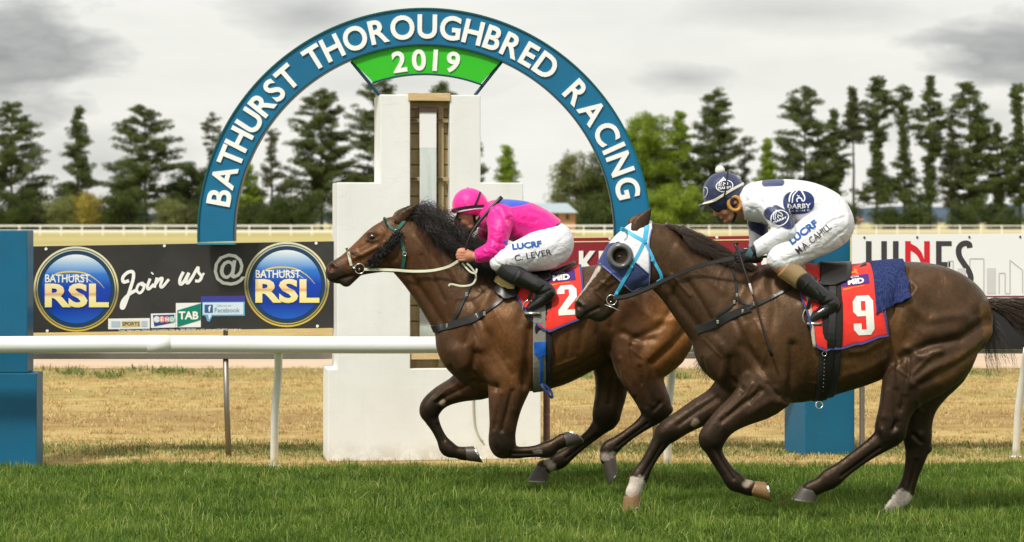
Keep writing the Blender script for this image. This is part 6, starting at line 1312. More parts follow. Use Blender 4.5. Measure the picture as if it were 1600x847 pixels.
def ring(parent, px, py, yl, yc, r, tr=.004, name='bit_ring', mat=None, tilt=0):
    c = W(px, py, yc + yl); m_ = MB(); L = [c + np.array([math.cos(a) * r, math.sin(a) * r * tilt, math.sin(a) * r]) for a in np.linspace(0, 2 * math.pi, 25)]; m_.tube(L, tr, 7, cap=False); return m_.build(name, mat or M['steel'], parent, True)
bp = empty('breastplate', (W(720, 0, Y1)[0], Y1, W(0, 500, Y1)[2]), 'black leather breastplate across the chest of the bay horse in front', 'breastplate', 'breastplates')
for sd in (-1, 1):
    m_ = MB(); strap(m_, S1.bvh, [(677, 514), (686, 513), (702, 509), (722, 503), (742, 497), (757, 489)], 13, Y1, .006, .004, side=sd); m_.build('chest_strap', SADL, bp, True)
    m_ = MB(); strap(m_, S1.bvh, [(755, 491), (768, 482), (782, 470), (797, 455), (803, 449)], 6, Y1, .004, .006, side=sd); m_.build('side_strap', SADL, bp, True)
    m_ = MB(); strap(m_, S1.bvh, [(708, 502), (716, 488), (724, 470), (731, 456), (737, 441), (742, 424)], 5, Y1, .004, .005, side=sd); m_.build('neck_strap', SADL, bp, True)
for x_, y_ in ((757, 490), (729, 460), (699, 509)):
    h = castn(S1.bvh, x_, y_, Y1); m_ = MB(); p = np.array(h[0]) + [0, -.012, 0]; m_.box(p - [.009, .003, .013], p + [.009, .003, .013]); m_.build('buckle', M['steel'], bp, bevel=.003)
br = empty('bridle', (W(600, 0, Y1)[0], Y1, W(0, 400, Y1)[2]), 'green bridle with black fluffy cheek roll and cream reins on the bay horse in front', 'bridle', 'bridles')
GRN = mat_leather('green_webbing', (.012, .105, .075), .5); CRM = mat_cloth('cream_webbing', (.66, .66, .52), .7, .1, 700, .1, (.50, .52, .36))
for nm, pts, w, mt in (('browband', [(600, 340), (605, 349), (612, 357), (619, 360)], 5, GRN), ('headpiece', [(634, 340), (630, 348), (624, 355), (619, 361)], 6, GRN), ('cheekpiece', [(620, 361), (624, 371), (629, 384), (632, 396), (631, 408), (629, 419)], 5.5, GRN),
                       ('noseband', [(541, 386), (545, 396), (547, 406), (549, 415)], 4.5, CRM), ('nose_strap', [(548, 394), (556, 398), (562, 401)], 2, SADL), ('rein_keeper', [(570, 419), (580, 421)], 6, GRN)):
    for sd in (-1, 1): m_ = MB(); strap(m_, S1.bvh, pts, w, Y1, .005, .003, side=sd); m_.build(nm, mt, br, True)
for x_, y_ in ((619, 362), (632, 397)): h = castn(S1.bvh, x_, y_, Y1); ring(br, x_, y_, h[0].y - Y1 - .010, Y1, .012, .003, 'buckle')
for sd in (-1, 1): ring(br, 562, 420, sd * .064, Y1, .031, .0042)
m_ = MB(); m_.tube([W(562, 420, -.066), W(560, 424, -.03), W(560, 424, .03), W(562, 420, .066)], .006, 8); m_.tube([W(556, 421, -.068), W(551, 417, -.062)], .008, 8); m_.build('bit', M['steel'], br, True)
# sheepskin roll: short tufts on a padded core
m_ = MB(); L = []
for x_, y_ in spline([(623, 368), (614, 378), (602, 390), (590, 402), (580, 412)], 4):
    h = castn(S1.bvh, x_, y_, Y1); L.append(np.array(h[0]) + [0, -.012, 0])
m_.tube(L, [.018] + [.024] * (len(L) - 2) + [.016], 10); rl = m_.build('cheek_roll', M['blackweb'], br, True); tf = []
for i in range(1500):
    c = L[random.randrange(len(L))] + np.array([random.uniform(-.012, .012), 0, random.uniform(-.012, .012)]); d = Vector((random.gauss(0, 1), random.gauss(-.4, 1), random.gauss(0, 1))).normalized(); d = np.array(d)
    tf.append([c + d * .016, c + d * .026 + RNG.normal(0, .003, 3), c + d * .036 + RNG.normal(0, .006, 3)])
o_ = strands('fleece', tf, M['hair1'], rl, .0026); o_.matrix_parent_inverse = Matrix.Identity(4)
for nm, pts, w in (('rein', [(569, 421, -.068), (613, 422, -.088), (643, 424, -.105), (674, 423, -.135), (700, 417, -.175), (716, 408, -.215)], 4.5), ('rein', [(729, 411, -.215), (738, 420, -.205), (744, 432, -.20), (738, 444, -.20), (722, 447, -.20), (705, 444, -.20), (701, 447, -.20)], 3.2),
                   ('rein', [(722, 411, -.20), (734, 424, -.215), (743, 427, -.22), (745, 420, -.21)], 3), ('rein', [(568, 421, .066), (643, 424, .10), (700, 417, .17), (740, 402, .10)], 4.5)):
    m_ = MB(); P = spline([W(x, y, q) for x, y, q in pts], 5); ribbon(m_, P, [(0, -1, .15)] * len(P), w * S1.m, .004); m_.build(nm, CRM, br, True)

# -- trailing horse
cl2 = empty('saddle_cloth', (W(1320, 0, Y2)[0], Y2, W(0, 425, Y2)[2]), 'red saddle cloth with number 9 and blue binding, on the dark trailing horse', 'saddle cloth', 'numbered saddle cloths')
c_, G2 = drape('cloth', S2, [(1222, 424, 1228, 447), (1229, 424, 1240, 468), (1240, 424, 1254, 495), (1256, 423, 1270, 541), (1285, 420, 1300, 543), (1315, 418, 1338, 535), (1348, 415, 1370, 525), (1354, 414, 1377, 523)], .012, M['red'], cl2, seed=5)
edging('binding', [G2[i, :, :] for i in (-1, 0)] + [G2[:, 0, :], G2[:, -1, :]], .013, S2, M['bind'], cl2)
bc2 = bvh_of(c_); numpoly('numeral', NINE, 1349, 493, 32, 61, 3, bc2, cl2); maplogo(1336, 439, 44, 8, bc2, cl2)
tw = empty('navy_towel', (W(1380, 0, Y2)[0], Y2, W(0, 415, Y2)[2]), 'folded navy towel showing behind the number 9 cloth', 'towel')
drape('towelling', S2, [(1346, 413, 1356, 490), (1364, 412, 1376, 480), (1380, 411, 1391, 472), (1391, 411, 1405, 465)], .009, M['towel'], tw, seed=3, thick=.012, wav=.007)
sd2 = empty('racing_saddle', (W(1290, 0, Y2)[0], Y2, W(0, 425, Y2)[2]), 'small black racing saddle with stirrups under the jockey in white', 'saddle', 'racing saddles')
drape('seat', S2, [(1238, 422, 1240, 438), (1256, 420, 1260, 446), (1274, 419, 1278, 446), (1284, 418, 1287, 436)], .024, SADL, sd2, wav=.001, thick=.010)
drape('pad', S2, [(1226, 423, 1228, 434), (1240, 422, 1243, 436), (1254, 421, 1257, 438)], .020, mat_cloth('blue_pad', (.01, .13, .50), .8), sd2, wav=.001, thick=.006)
cantle([(1268, 416, .08), (1290, 424, .10), (1312, 423, .11), (1334, 418, .11), (1354, 410, .08)], S2, sd2)
stirrup([(1262, 507), (1255, 500), (1256, 488), (1262, 482), (1270, 485), (1276, 494), (1281, 504)], -.285, S2, sd2, [(1275, 432, -.285), (1268, 460, -.31), (1262, 483, -.295)])
m_ = MB(); drape('flap_lining', S2, [(1240, 430, 1254, 492), (1244, 430, 1262, 535), (1250, 430, 1268, 541)], .018, mat_cloth('cream_lining', (.52, .45, .36), .8), sd2, wav=.003)
g2 = empty('girth', (W(1285, 0, Y2)[0], Y2, W(0, 628, Y2)[2]), 'wide black girth with a steel buckle, round the dark trailing horse', 'girth', 'girths')
girthring('webbing', (1292, 424), (1285, 627), S2, 34, .008, M['blackweb'], g2); girthring('surcingle', (1294, 424), (1283, 627), S2, 12, .016, SADL, g2)
ring(g2, 1280, 633, -.14, Y2, .020, .004, 'buckle', tilt=.3); ring(g2, 1288, 553, -.300, Y2, .013, .0025, 'buckle')
for k in range(10):
    h = castn(S2.bvh, 1287.5 - k * .3, 562 + k * 6, Y2); p = np.array(h[0]) + [0, -.023, 0]; m_ = MB(); m_.tube([p, p - [0, .002, 0]], .0028, 8); m_.build('eyelet', M['steel'], g2)
bp2 = empty('breastplate', (W(1130, 0, Y2)[0], Y2, W(0, 500, Y2)[2]), 'black breastplate with elastic and steel buckles on the dark trailing horse', 'breastplate', 'breastplates')
for sd in (-1, 1):
    m_ = MB(); strap(m_, S2.bvh, [(1088, 517), (1100, 512), (1120, 504), (1142, 494), (1162, 485), (1172, 481)], 14, Y2, .006, .004, side=sd); m_.build('chest_strap', M['blackweb'], bp2, True)
    m_ = MB(); strap(m_, S2.bvh, [(1168, 482), (1190, 473), (1213, 462), (1235, 450)], 5, Y2, .004, .006, side=sd); m_.build('side_strap', SADL, bp2, True)
    m_ = MB(); strap(m_, S2.bvh, [(1141, 412), (1147, 430), (1150, 448), (1150, 459)], 4, Y2, .004, .005, side=sd); strap(m_, S2.bvh, [(1150, 459), (1147, 473), (1134, 484), (1122, 492), (1121, 502)], 4, Y2, .004, .006, side=sd)
    strap(m_, S2.bvh, [(1150, 459), (1156, 470), (1166, 475), (1177, 475)], 4, Y2, .004, .007, side=sd); m_.build('neck_strap', SADL, bp2, True)
for x_, y_ in ((1147, 472), (1151, 461), (1178, 475), (1121, 503), (1160, 486)):
    h = castn(S2.bvh, x_, y_, Y2); m_ = MB(); p = np.array(h[0]) + [0, -.014, 0]; m_.box(p - [.007, .003, .011], p + [.007, .003, .011]); m_.build('buckle', M['steel'], bp2, bevel=.003)
Z4 = lambda L: [(x / 3.388 + 870, y / 3.388 + 310) for x, y in L]
hd = empty('racing_hood', (W(975, 0, Y2)[0], Y2, W(0, 400, Y2)[2]), 'white hood with navy lower edge and one round black eye cup, on the dark horse', 'hood')
HW = mat_cloth('hood_white', (.76, .76, .80), .7, .2, 500, .3); HN = mat_cloth('hood_navy', (.030, .045, .14), .75, .2, 500, .3, (.045, .065, .19))
shell('hood_white', S2, Z4([(255, 250), (280, 215), (330, 130), (400, 90), (505, 80), (505, 170), (489, 235), (488, 405), (400, 328), (330, 236)]), .005, HW, hd, hole=(968, 401, 12))
shell('hood_navy', S2, Z4([(210, 342), (222, 338), (245, 236), (330, 236), (400, 328), (488, 405), (489, 458), (395, 490)]), .005, HN, hd, hole=(968, 401, 12))
HB = mat_cloth('hood_trim', (.20, .22, .50), .7, .1, 500, 0)
m_ = MB(); strap(m_, S2.bvh, Z4([(224, 340), (270, 378), (330, 430), (394, 487), (440, 474), (487, 456)]), 2.2, Y2, .004, .008); strap(m_, S2.bvh, Z4([(488, 455), (489, 330), (487, 235), (500, 165)]), 2.0, Y2, .004, .008); m_.build('trim', HB, hd, True)
m_ = MB(); strap(m_, S2.bvh, Z4([(345, 395), (395, 470), (440, 480)]), 1.6, Y2, .003, .008); strap(m_, S2.bvh, Z4([(400, 325), (440, 360), (487, 402)]), 1.4, Y2, .003, .008); m_.build('seam', HN, hd, True)
c = W(969, 400, Y2 - .085); V = []; n = 32; prof = [(.046, .030), (.040, .004), (.046, -.030), (.058, -.040), (.070, -.030), (.076, .000), (.074, .036)]
for r_, yy in prof:
    for i in range(n): a = 2 * math.pi * i / n; V.append(c + [math.cos(a) * r_, yy - .10 * math.cos(a) * r_, math.sin(a) * r_ * 1.02])
t = NT('cup_plastic', .22, 0, .6); t.col((.10, .105, .11)); t.b.inputs['Transmission Weight'].default_value = .0; cupm = t.m
MB().add(V, [(i * n + j, i * n + (j + 1) % n, (i + 1) * n + (j + 1) % n, (i + 1) * n + j) for i in range(len(prof) - 1) for j in range(n)]).build('eye_cup', cupm, hd, True)
b2 = empty('bridle', (W(990, 0, Y2)[0], Y2, W(0, 400, Y2)[2]), 'light blue bridle with black reins on the dark trailing horse', 'bridle', 'bridles')
SKY = mat_leather('light_blue_webbing', (.05, .42, .66), .4)
LF = .0075
for nm, L, w in (('browband', [(335, 160), (375, 178), (415, 203), (462, 228)], 6.5), ('headpiece', [(478, 145), (472, 180), (466, 225)], 8), ('cheekpiece', [(464, 226), (440, 280), (410, 335), (375, 400), (345, 450), (302, 522)], 5.6), ('throat_lash', [(470, 236), (495, 290), (520, 345), (556, 414), (532, 442)], 5.2)):
    
    for sd in (-1, 1): m_ = MB(); strap(m_, S2.bvh, Z4(L), w, Y2, .004, LF, side=sd); m_.build(nm, SKY, b2, True)
for q in ((466, 228), (395, 360), (316, 500), (505, 325)):
    x_, y_ = Z4([q])[0]; h = castn(S2.bvh, x_, y_, Y2); p = np.array(h[0]) + [0, -.018, 0]; m_ = MB(); m_.box(p - [.009, .002, .010], p + [.009, .002, .010], 0, .0); m_.build('buckle', SKY, b2, bevel=.003)
for sd in (-1, 1): ring(b2, 955.6, 469, sd * .068, Y2, .029, .004)
m_ = MB(); m_.tube([W(945, 476, Y2 - .07), W(958, 481, Y2 - .076), W(971, 487, Y2 - .08)], .004, 6); m_.tube([W(955, 471, Y2 - .066), W(950, 478, Y2), W(955, 471, Y2 + .066)], .006, 8); m_.build('bit', M['steel'], b2, True)
m_ = MB(); strap(m_, S2.bvh, [(962, 464), (975, 466), (990, 462), (1005, 455)], 4, Y2, .005, .008); m_.build('chin_strap', SADL, b2, True)
for pts, w in (([(958, 466, -.073), (980, 462, -.088), (1003, 454, -.098), (1047, 434, -.115), (1091, 416, -.155), (1135, 406, -.20), (1160, 402, -.215)], 6.2), ([(960, 468, -.070), (1003, 457, -.09), (1030, 445, -.10)], 3.5), ([(1136, 406, -.20), (1165, 404, -.20), (1200, 401, -.19), (1222, 405, -.17)], 4), ([(958, 466, .073), (1047, 434, .12), (1150, 404, .12)], 5)):
    m_ = MB(); P = spline([W(x, y, Y2 + q) for x, y, q in pts], 5); ribbon(m_, P, [(0, -1, .15)] * len(P), w * S2.m, .004); m_.build('rein', SADL, b2, True)
# ------------------------------------------------------------------ jockeys
HJ = .0046 * QUAL
t = NT('skin', .5, 0, .4); at = t.n('ShaderNodeAttribute'); at.attribute_name = 'coat'; t.col(t.mix(t.math('MULTIPLY', t.noise(40, 4), .5), at.outputs[0], (.85, .55, .5), 'MULTIPLY'))
t.b.inputs['Subsurface Weight'].default_value = .06; t.b.inputs['Subsurface Radius'].default_value = (.012, .005, .003); M['skin'] = t.m
def silk(name, rough=.45, sheen=.2):
    t = NT(name, rough, 0, .4); a = t.n('ShaderNodeAttribute'); a.attribute_name = 'coat'; t.col(a.outputs[0]); t.b.inputs['Sheen Weight'].default_value = sheen
    t.bump(t.noise(14, 3, .5, t.map((1, 1, 1.6)), 1.6), .50, .016); t.bump(t.noise(700, 2), .08, .001); return t.m
M['silk'] = silk('racing_silk', .45); M['breech'] = silk('breeches_nylon', .6, .1)
t = NT('polished_boot', .22, 0, .6); a = t.n('ShaderNodeAttribute'); a.attribute_name = 'coat'; t.col(a.outputs[0]); t.bump(t.noise(22, 4, .6, None, .8), .3, .006); M['boot'] = t.m
def piece(yc, lo, hi, parts, k=.02, inf=0., cuts=(), h=HJ, blobs=(), relaxn=2):
    S = Sculpt(yc, lo, hi, h)
    for st, kk in parts: S.limb(st, kk or k, inf=inf)
    for b in blobs: S.blob(*b)
    for p, n in cuts: S.f.cut(W(p[0], p[1], yc + (p[2] if len(p) > 2 else 0)), n)
    S.finish(relaxn); return S
def folds(S, n, region, amp=3.0, r=3.0, seed=0, dirn=None, ln=26):
    rs = random.Random(seed)
    for _ in range(n):
        x, y = rs.uniform(region[0], region[2]), rs.uniform(region[1], region[3]); a = math.radians(rs.gauss(dirn if dirn is not None else rs.uniform(0, 180), 22)); L = ln * rs.uniform(.5, 1.2)
        c = rs.uniform(-.25, .25) * L; pts = [(x - math.cos(a) * L / 2, y - math.sin(a) * L / 2), (x - math.sin(a) * c, y + math.cos(a) * c), (x + math.cos(a) * L / 2, y + math.sin(a) * L / 2)]
        S.carve(spline(pts, 3)[:, :2], r * rs.uniform(.6, 1.4), amp * 1.5 * rs.uniform(-1.1, 1.0), -1)
SK = (.50, .235, .15)
def jockey(yc, A, label, root_px, lo, hi, skin=SK):
    root = empty('person', (W(*root_px, yc)[0], yc, W(*root_px, yc)[2]), label, 'person', 'jockeys riding in the race')
    mir = lambda L: [(x, y, -q, a, b) for x, y, q, a, b in L]
    thigh2, shin2 = mir(A['thigh']), mir(A['shin'])
    body = [(A['torso'], .03), (A['thigh'], .03), (thigh2, .03), (A['shin'], .02), (shin2, .02), (A['arm'], .02), (A['arm2'], .02)]
    B = Sculpt(yc, lo, hi, HJ)
    for st, k in body: B.limb(st, k, inf=-.011)
    for st, k in A['head']: B.limb(st, k)
    for b in A['headblobs']: B.blob(*b)
    for st in A['hands']: B.limb(st, .0035)
    B.finish(1); 
    for s in A.get('facestrokes', ()): B.carve(*s)
    B.shade(); B.C = np.tile(np.array(skin), (len(B.V), 1))
    for p in A['skinpaint']: B.paint(*p[:3], **(p[3] if len(p) > 3 else {}))
    B.obj('body', M['skin'], root)
    # racing colours
    J = piece(yc, lo, hi, [(A['torso'], .03), (A['arm'], .025), (A['arm2'], .025)], cuts=A['jcuts'])
    for f in A['jfolds']: folds(J, *f[0], **f[1])
    for s in A['jstrokes']: J.carve(*s)
    J.V = relax(J.V, J.Q, 1, .4); J.shade(); J.C = np.tile(np.array(A['jcol']), (len(J.V), 1))
    for p in A['jpaint']: J.paint(*p[:3], **(p[3] if len(p) > 3 else {}))
    J.obj('jersey', M['silk'], root)
    P = piece(yc, lo, hi, [(A['seat'], .03), (A['thigh'], .03), (thigh2, .03)], cuts=A['pcuts'], inf=.001)
    for f in A['pfolds']: folds(P, *f[0], **f[1])
    P.V = relax(P.V, P.Q, 1, .4); P.shade(); P.C = np.tile(np.array(A['pcol']), (len(P.V), 1)); P.obj('breeches', M['breech'], root)
    for sd in (-1, 1):
        L = A['shin'] if sd < 0 else shin2
        Bt = piece(yc, lo, hi, [(L, .012)], inf=.003, cuts=[(A['bootcut'], (A['bootn'][0], 0, A['bootn'][1]))], blobs=[(b[0], b[1], b[2] * (-sd), b[3], b[4], b[5]) for b in A['bootblobs']])
        for s in A['bootstrokes']: Bt.carve(*s)
        Bt.shade(); Bt.C = np.tile(np.array((.012, .011, .012)), (len(Bt.V), 1))
        for p in A['bootpaint']: Bt.paint(*p[:3], **(p[3] if len(p) > 3 else {}))
        Bt.obj('boot', M['boot'], root)
    return root, B, J, P
def helmet(root, yc, center, a, b, cutp, cutn, peak, mat, seed=0, h=HJ, extra=()):
    lo = (center[0] - a * 1.7, center[1] - a * 1.5, -b - .04); hi = (center[0] + a * 1.4, center[1] + a * 1.4, b + .04)
    S = Sculpt(yc, lo, hi, h); S.blob(center[0], center[1], 0, a, b, .01)
    for e in extra: S.blob(*e)
    S.f.cut(W(*cutp, yc), cutn, .008)
    for pk in peak: S.limb(pk, .006)
    S.finish(2); folds(S, 14, (center[0] - a, center[1] - a, center[0] + a, center[1] + a * .5), amp=1.6, r=2.2, seed=seed, ln=16); S.shade(); o = fastmesh('helmet', S.V, S.Q, mat, root, True)
    S.bvh = BVHTree.FromPolygons([tuple(v) for v in S.V], [tuple(int(i) for i in q) for q in S.Q]); return o, S
def hand(cx, cy, yl, sc, dirx=-1):
    """closed fist round the reins: palm, four bent fingers of unequal length, thumb laid over"""
    L = [[(cx + 16 * sc, cy + 1 * sc, yl, 7.4 * sc, .030), (cx + 8 * sc, cy, yl, 9 * sc, .032), (cx + .5 * sc, cy, yl + .004, 8.6 * sc, .030)]]
    for i, (ln, r) in enumerate(((1.0, 2.35), (1.08, 2.45), (1.0, 2.3), (.84, 2.0))):
        y = cy + (-6.4 + 4.25 * i) * sc; x = cx + (.6 if i in (0, 3) else 0) * sc
        L.append([(x + 3 * sc, y, yl - .022, r * sc, .0085), (x - 5.2 * ln * sc, y + .3 * sc, yl - .022, r * sc, .0085), (x - 8.2 * ln * sc, y + .8 * sc, yl - .006, r * .95 * sc, .0082), (x - 5.4 * ln * sc, y + 1.2 * sc, yl + .013, r * .85 * sc, .0075)])
    L.append([(cx + 8 * sc, cy - 7.5 * sc, yl - .010, 2.9 * sc, .0105), (cx + 0 * sc, cy - 10.2 * sc, yl - .010, 2.6 * sc, .0095), (cx - 6.5 * sc, cy - 9.0 * sc, yl - .008, 2.3 * sc, .0085)])
    return L
PINK = (.80, .005, .27)
A1 = dict(torso=[(764, 340, 0, 20, .11), (777, 339, 0, 24, .17), (797, 343, 0, 28, .19), (822, 349, 0, 30.5, .175), (846, 361, 0, 29, .16), (862, 376, 0, 30, .165)],
  seat=[(856, 371, 0, 23, .14), (863, 378, 0, 29, .165), (863, 382, 0, 30, .17)],
  thigh=[(863, 384, -.09, 31, .115), (846, 391, -.14, 29, .10), (822, 398, -.20, 23.5, .085), (800, 404, -.245, 19.5, .072), (782, 409, -.265, 16.5, .062)],
  shin=[(781, 411, -.268, 14.5, .06), (794, 423, -.272, 14.5, .058), (810, 432, -.28, 13.5, .052), (828, 441, -.285, 11.5, .044), (845, 449, -.285, 11, .04), (857, 457, -.285, 10, .037), (850, 466, -.28, 8.5, .038), (839, 474, -.275, 7.5, .042), (828, 482, -.268, 5.5, .036)],
  arm=[(780, 336, -.15, 20, .075), (781, 352, -.21, 16.5, .066), (779, 370, -.245, 14, .058), (774, 389, -.262, 12.5, .052), (766, 394, -.255, 11.5, .048), (754, 398, -.235, 9.5, .04), (741, 402, -.215, 7, .032)],
  arm2=[(772, 340, .15, 19, .075), (764, 356, .21, 14, .06), (757, 372, .24, 11.5, .05), (752, 386, .20, 9.5, .042), (745, 398, .14, 7, .034)],
  head=[([(752, 340, 0, 15, .055), (770, 341, 0, 19, .075)], .02), ([(716, 340, 0, 5, .03), (713.5, 348, 0, 3.2, .013), (714, 353, 0, 3.6, .016)], .008)],
  headblobs=[(737, 324, 0, 25, .078, .015), (730, 343, 0, 15, .060, .02), (736, 354, 0, 10, .050, .012), (727, 361, 0, 5, .026, .01), (719, 357, 0, 3.4, .022, .006), (748, 341, -.078, 5, .014, .006), (748, 341, .078, 5, .014, .006)],
  hands=hand(723, 400, -.205, 1.0) + hand(736, 399, .12, 1.0),
  skinpaint=[([(716, 358), (722, 358)], 2, (.36, .10, .08)), ([(745, 334), (752, 338)], 5, (.05, .03, .02), dict(amt=.8))],
  facestrokes=[([(717, 359), (724, 358)], 1.2, -3)],
  jcuts=[((869, 359), (.86, 0, -.50)), ((743, 401), (-1, 0, -.12))] , jcol=PINK,
  jfolds=[((12, (765, 325, 800, 395)), dict(amp=4.5, r=3, seed=3, dirn=75, ln=24)), ((14, (790, 330, 860, 372)), dict(amp=3.5, r=4, seed=4, dirn=20, ln=40)), ((9, (742, 388, 780, 406)), dict(amp=3, r=2, seed=9, dirn=60, ln=12))],
  jstrokes=[([(793, 338), (800, 358), (796, 378)], 4, -10, -1), ([(767, 372), (776, 380), (788, 382)], 2.5, -5, -1), ([(800, 372), (830, 372), (856, 360)], 4, -4, -1)],
  jpaint=[([(784, 312), (800, 317), (822, 313)], 6.5, (.01, .06, .55), dict(soft=.12)), ([(803, 382), (790, 379)], 3.2, (.01, .06, .5), dict(soft=.3)), ([(873, 351), (858, 364), (846, 377)], 2.4, (.02, .012, .02), dict(soft=.3))],
  pcuts=[((772, 421), (-.45, 0, -.89))], pcol=(.76, .76, .80),
  pfolds=[((18, (790, 375, 890, 418)), dict(amp=3.5, r=3.2, seed=6, dirn=-25, ln=40)), ((8, (770, 395, 800, 420)), dict(amp=3, r=2.2, seed=8, dirn=60, ln=16))],
  bootcut=(782, 414), bootn=(-.80, .60), bootblobs=[(860, 459, -.285, 9, .036, .01)],
  bootstrokes=[([(802, 438), (812, 420)], 1.2, -3), ([(806, 441), (817, 422)], 1.0, 2.5), ([(840, 458), (852, 446)], 2.2, -4), ([(832, 470), (846, 460), (862, 452)], 1.6, -3), ([(824, 488), (846, 478), (868, 466)], 1.6, 4)],
  bootpaint=[([(786, 418), (794, 424)], 17, (.030, .028, .032), dict(amt=1, soft=.2)), ([(822, 430), (836, 440)], 4, (.06, .06, .065), dict(amt=.4))])
per1, B1, J1, P1 = jockey(Y1, A1, 'jockey in bright pink silks and white breeches crouched over the leading bay horse', (845, 425), (690, 288, -.42), (905, 500, .42), (.52, .24, .15))
t = NT('pink_cap_silk', .5, 0, .4); t.col((.84, .012, .28)); t.b.inputs['Sheen Weight'].default_value = .25; t.bump(t.noise(18, 3, .5, None, 1), .3, .01)
hm1, H1 = helmet(per1, Y1, (735, 322.5), 28, .108, (704, 331.5), (-.12, 0, -1), [[(715, 328, 0, 3, .085), (704, 330.5, 0, 1.8, .07)]], t.m, 3, extra=[(732, 319, 0, 25, .1, .01)])
m_ = MB(); m_.tube([W(731, 297, Y1), W(731, 294, Y1), W(731, 292.5, Y1)], [.010, .009, .003], 10); m_.build('cap_button', t.m, per1, True)
def hbands(S, root, L, w, mat, nm, lift=.004):
    for sd in (-1, 1): m_ = MB(); strap(m_, S.bvh, L, w, S.yc, .003, lift, side=sd); m_.build(nm, mat, root, True)
hbands(H1, per1, [(706, 329), (722, 325), (742, 322.5), (762, 322)], 4.2, M['blackweb'], 'goggle_strap'); hbands(H1, per1, [(750, 301), (746, 312), (741, 323)], 3, M['blackweb'], 'chin_harness')
WB = mat_paint('white_band', (.8, .8, .8), .5); hbands(H1, per1, [(708, 332), (724, 329), (744, 326), (760, 325.5)], 1.6, WB, 'brim_piping')
m_ = MB(); strap(m_, B1.bvh, [(757, 329), (750, 340), (744, 350), (737, 359), (730, 364)], 5.5, Y1, .005, .004); strap(m_, B1.bvh, [(740, 332), (741, 342), (744, 350)], 4, Y1, .005, .004); m_.build('chin_strap', M['blackweb'], per1, True)
t = NT('goggle_lens', .08, 0, .8); t.col((.02, .018, .015)); lensm = t.m
def goggles(root, yc, cx, cy, r, yl, lens, ang=0):
    for s in (-1, 1):
        c = W(cx, cy, yc + s * yl); V = []; n = 20; pr = [(1.15, .008), (1.12, -.006), (.9, -.012), (.55, -.016), (.0, -.018)]
        for q, yy in pr:
            for i in range(n): a = 2 * math.pi * i / n; V.append(c + [math.cos(a) * r * q * .85, -s * -yy if s < 0 else -yy, math.sin(a) * r * q * .72])
        F = [(i * n + j, i * n + (j + 1) % n, (i + 1) * n + (j + 1) % n, (i + 1) * n + j) for i in range(len(pr) - 1) for j in range(n)]
        g = MB().add(V, F, 0); g.build('goggle_lens', [lens], root, True)
        m_ = MB(); L = [c + np.array([math.cos(a) * r * .95, -s * .002, math.sin(a) * r * .82]) for a in np.linspace(0, 2 * math.pi, 21)]; m_.tube(L, .0045, 6, cap=False); m_.build('goggle_frame', M['blackweb'], root, True)
goggles(per1, Y1, 719, 338, .024, .045, lensm)
def label(name, s, cx, cy, capw, ang, bvh, mat, parent, bold=.02, hpx=None, lift=.004, serif=False, **k):
    V, F = textmesh(s, 1.0, bold, k.pop('space', 1.0)); hu = np.ptp(V[:, 1]); V[:, 0] -= (V[:, 0].min() + V[:, 0].max()) / 2; V[:, 1] -= (V[:, 1].min() + V[:, 1].max()) / 2; wu = np.ptp(V[:, 0]); sc = hpx / hu
    return decal(name, V, F, place2d(cx, cy, sc, ang, capw / (wu * sc)), bvh, mat, parent, lift=lift)
NAV = mat_cloth('print_blue', (.015, .10, .34), .7, .1, 500, .1); INK = mat_cloth('print_black', (.03, .02, .05), .7, .1, 500, .1)
bP1 = P1.bvh if hasattr(P1, 'bvh') else BVHTree.FromPolygons([tuple(v) for v in P1.V], [tuple(int(i) for i in q) for q in P1.Q])
label('sponsor_word', 'LUCRF', 823, 383.5, 46, 7, bP1, NAV, per1, .045, 9.5); label('name_print', 'C. LEVER', 832.5, 398.5, 58, 10, bP1, INK, per1, .004, 9.5)
# whip in the far hand
def whip(nm, pts, yc, rr, label_, hold):
    w_ = empty('whip', W(*hold[:2], yc + hold[2]), label_, 'whip', 'riding whips'); m_ = MB(); P = spline([W(x, y, yc + q) for x, y, q in pts], 4); m_.tube(P, np.interp(np.linspace(0, 1, len(P)), np.linspace(0, 1, len(rr)), rr), 8); m_.build('shaft', M['black_leather'], w_, True); return w_
w1 = whip('whip', [(784, 308, -.17), (765, 328, -.19), (744, 353, -.21), (733, 372, -.225), (727, 392, -.222), (722, 408, -.21)], Y1, [.013, .012, .008, .006, .006, .008], 'thick black whip slanting past the face of the jockey in pink', (727, 392, -.22))

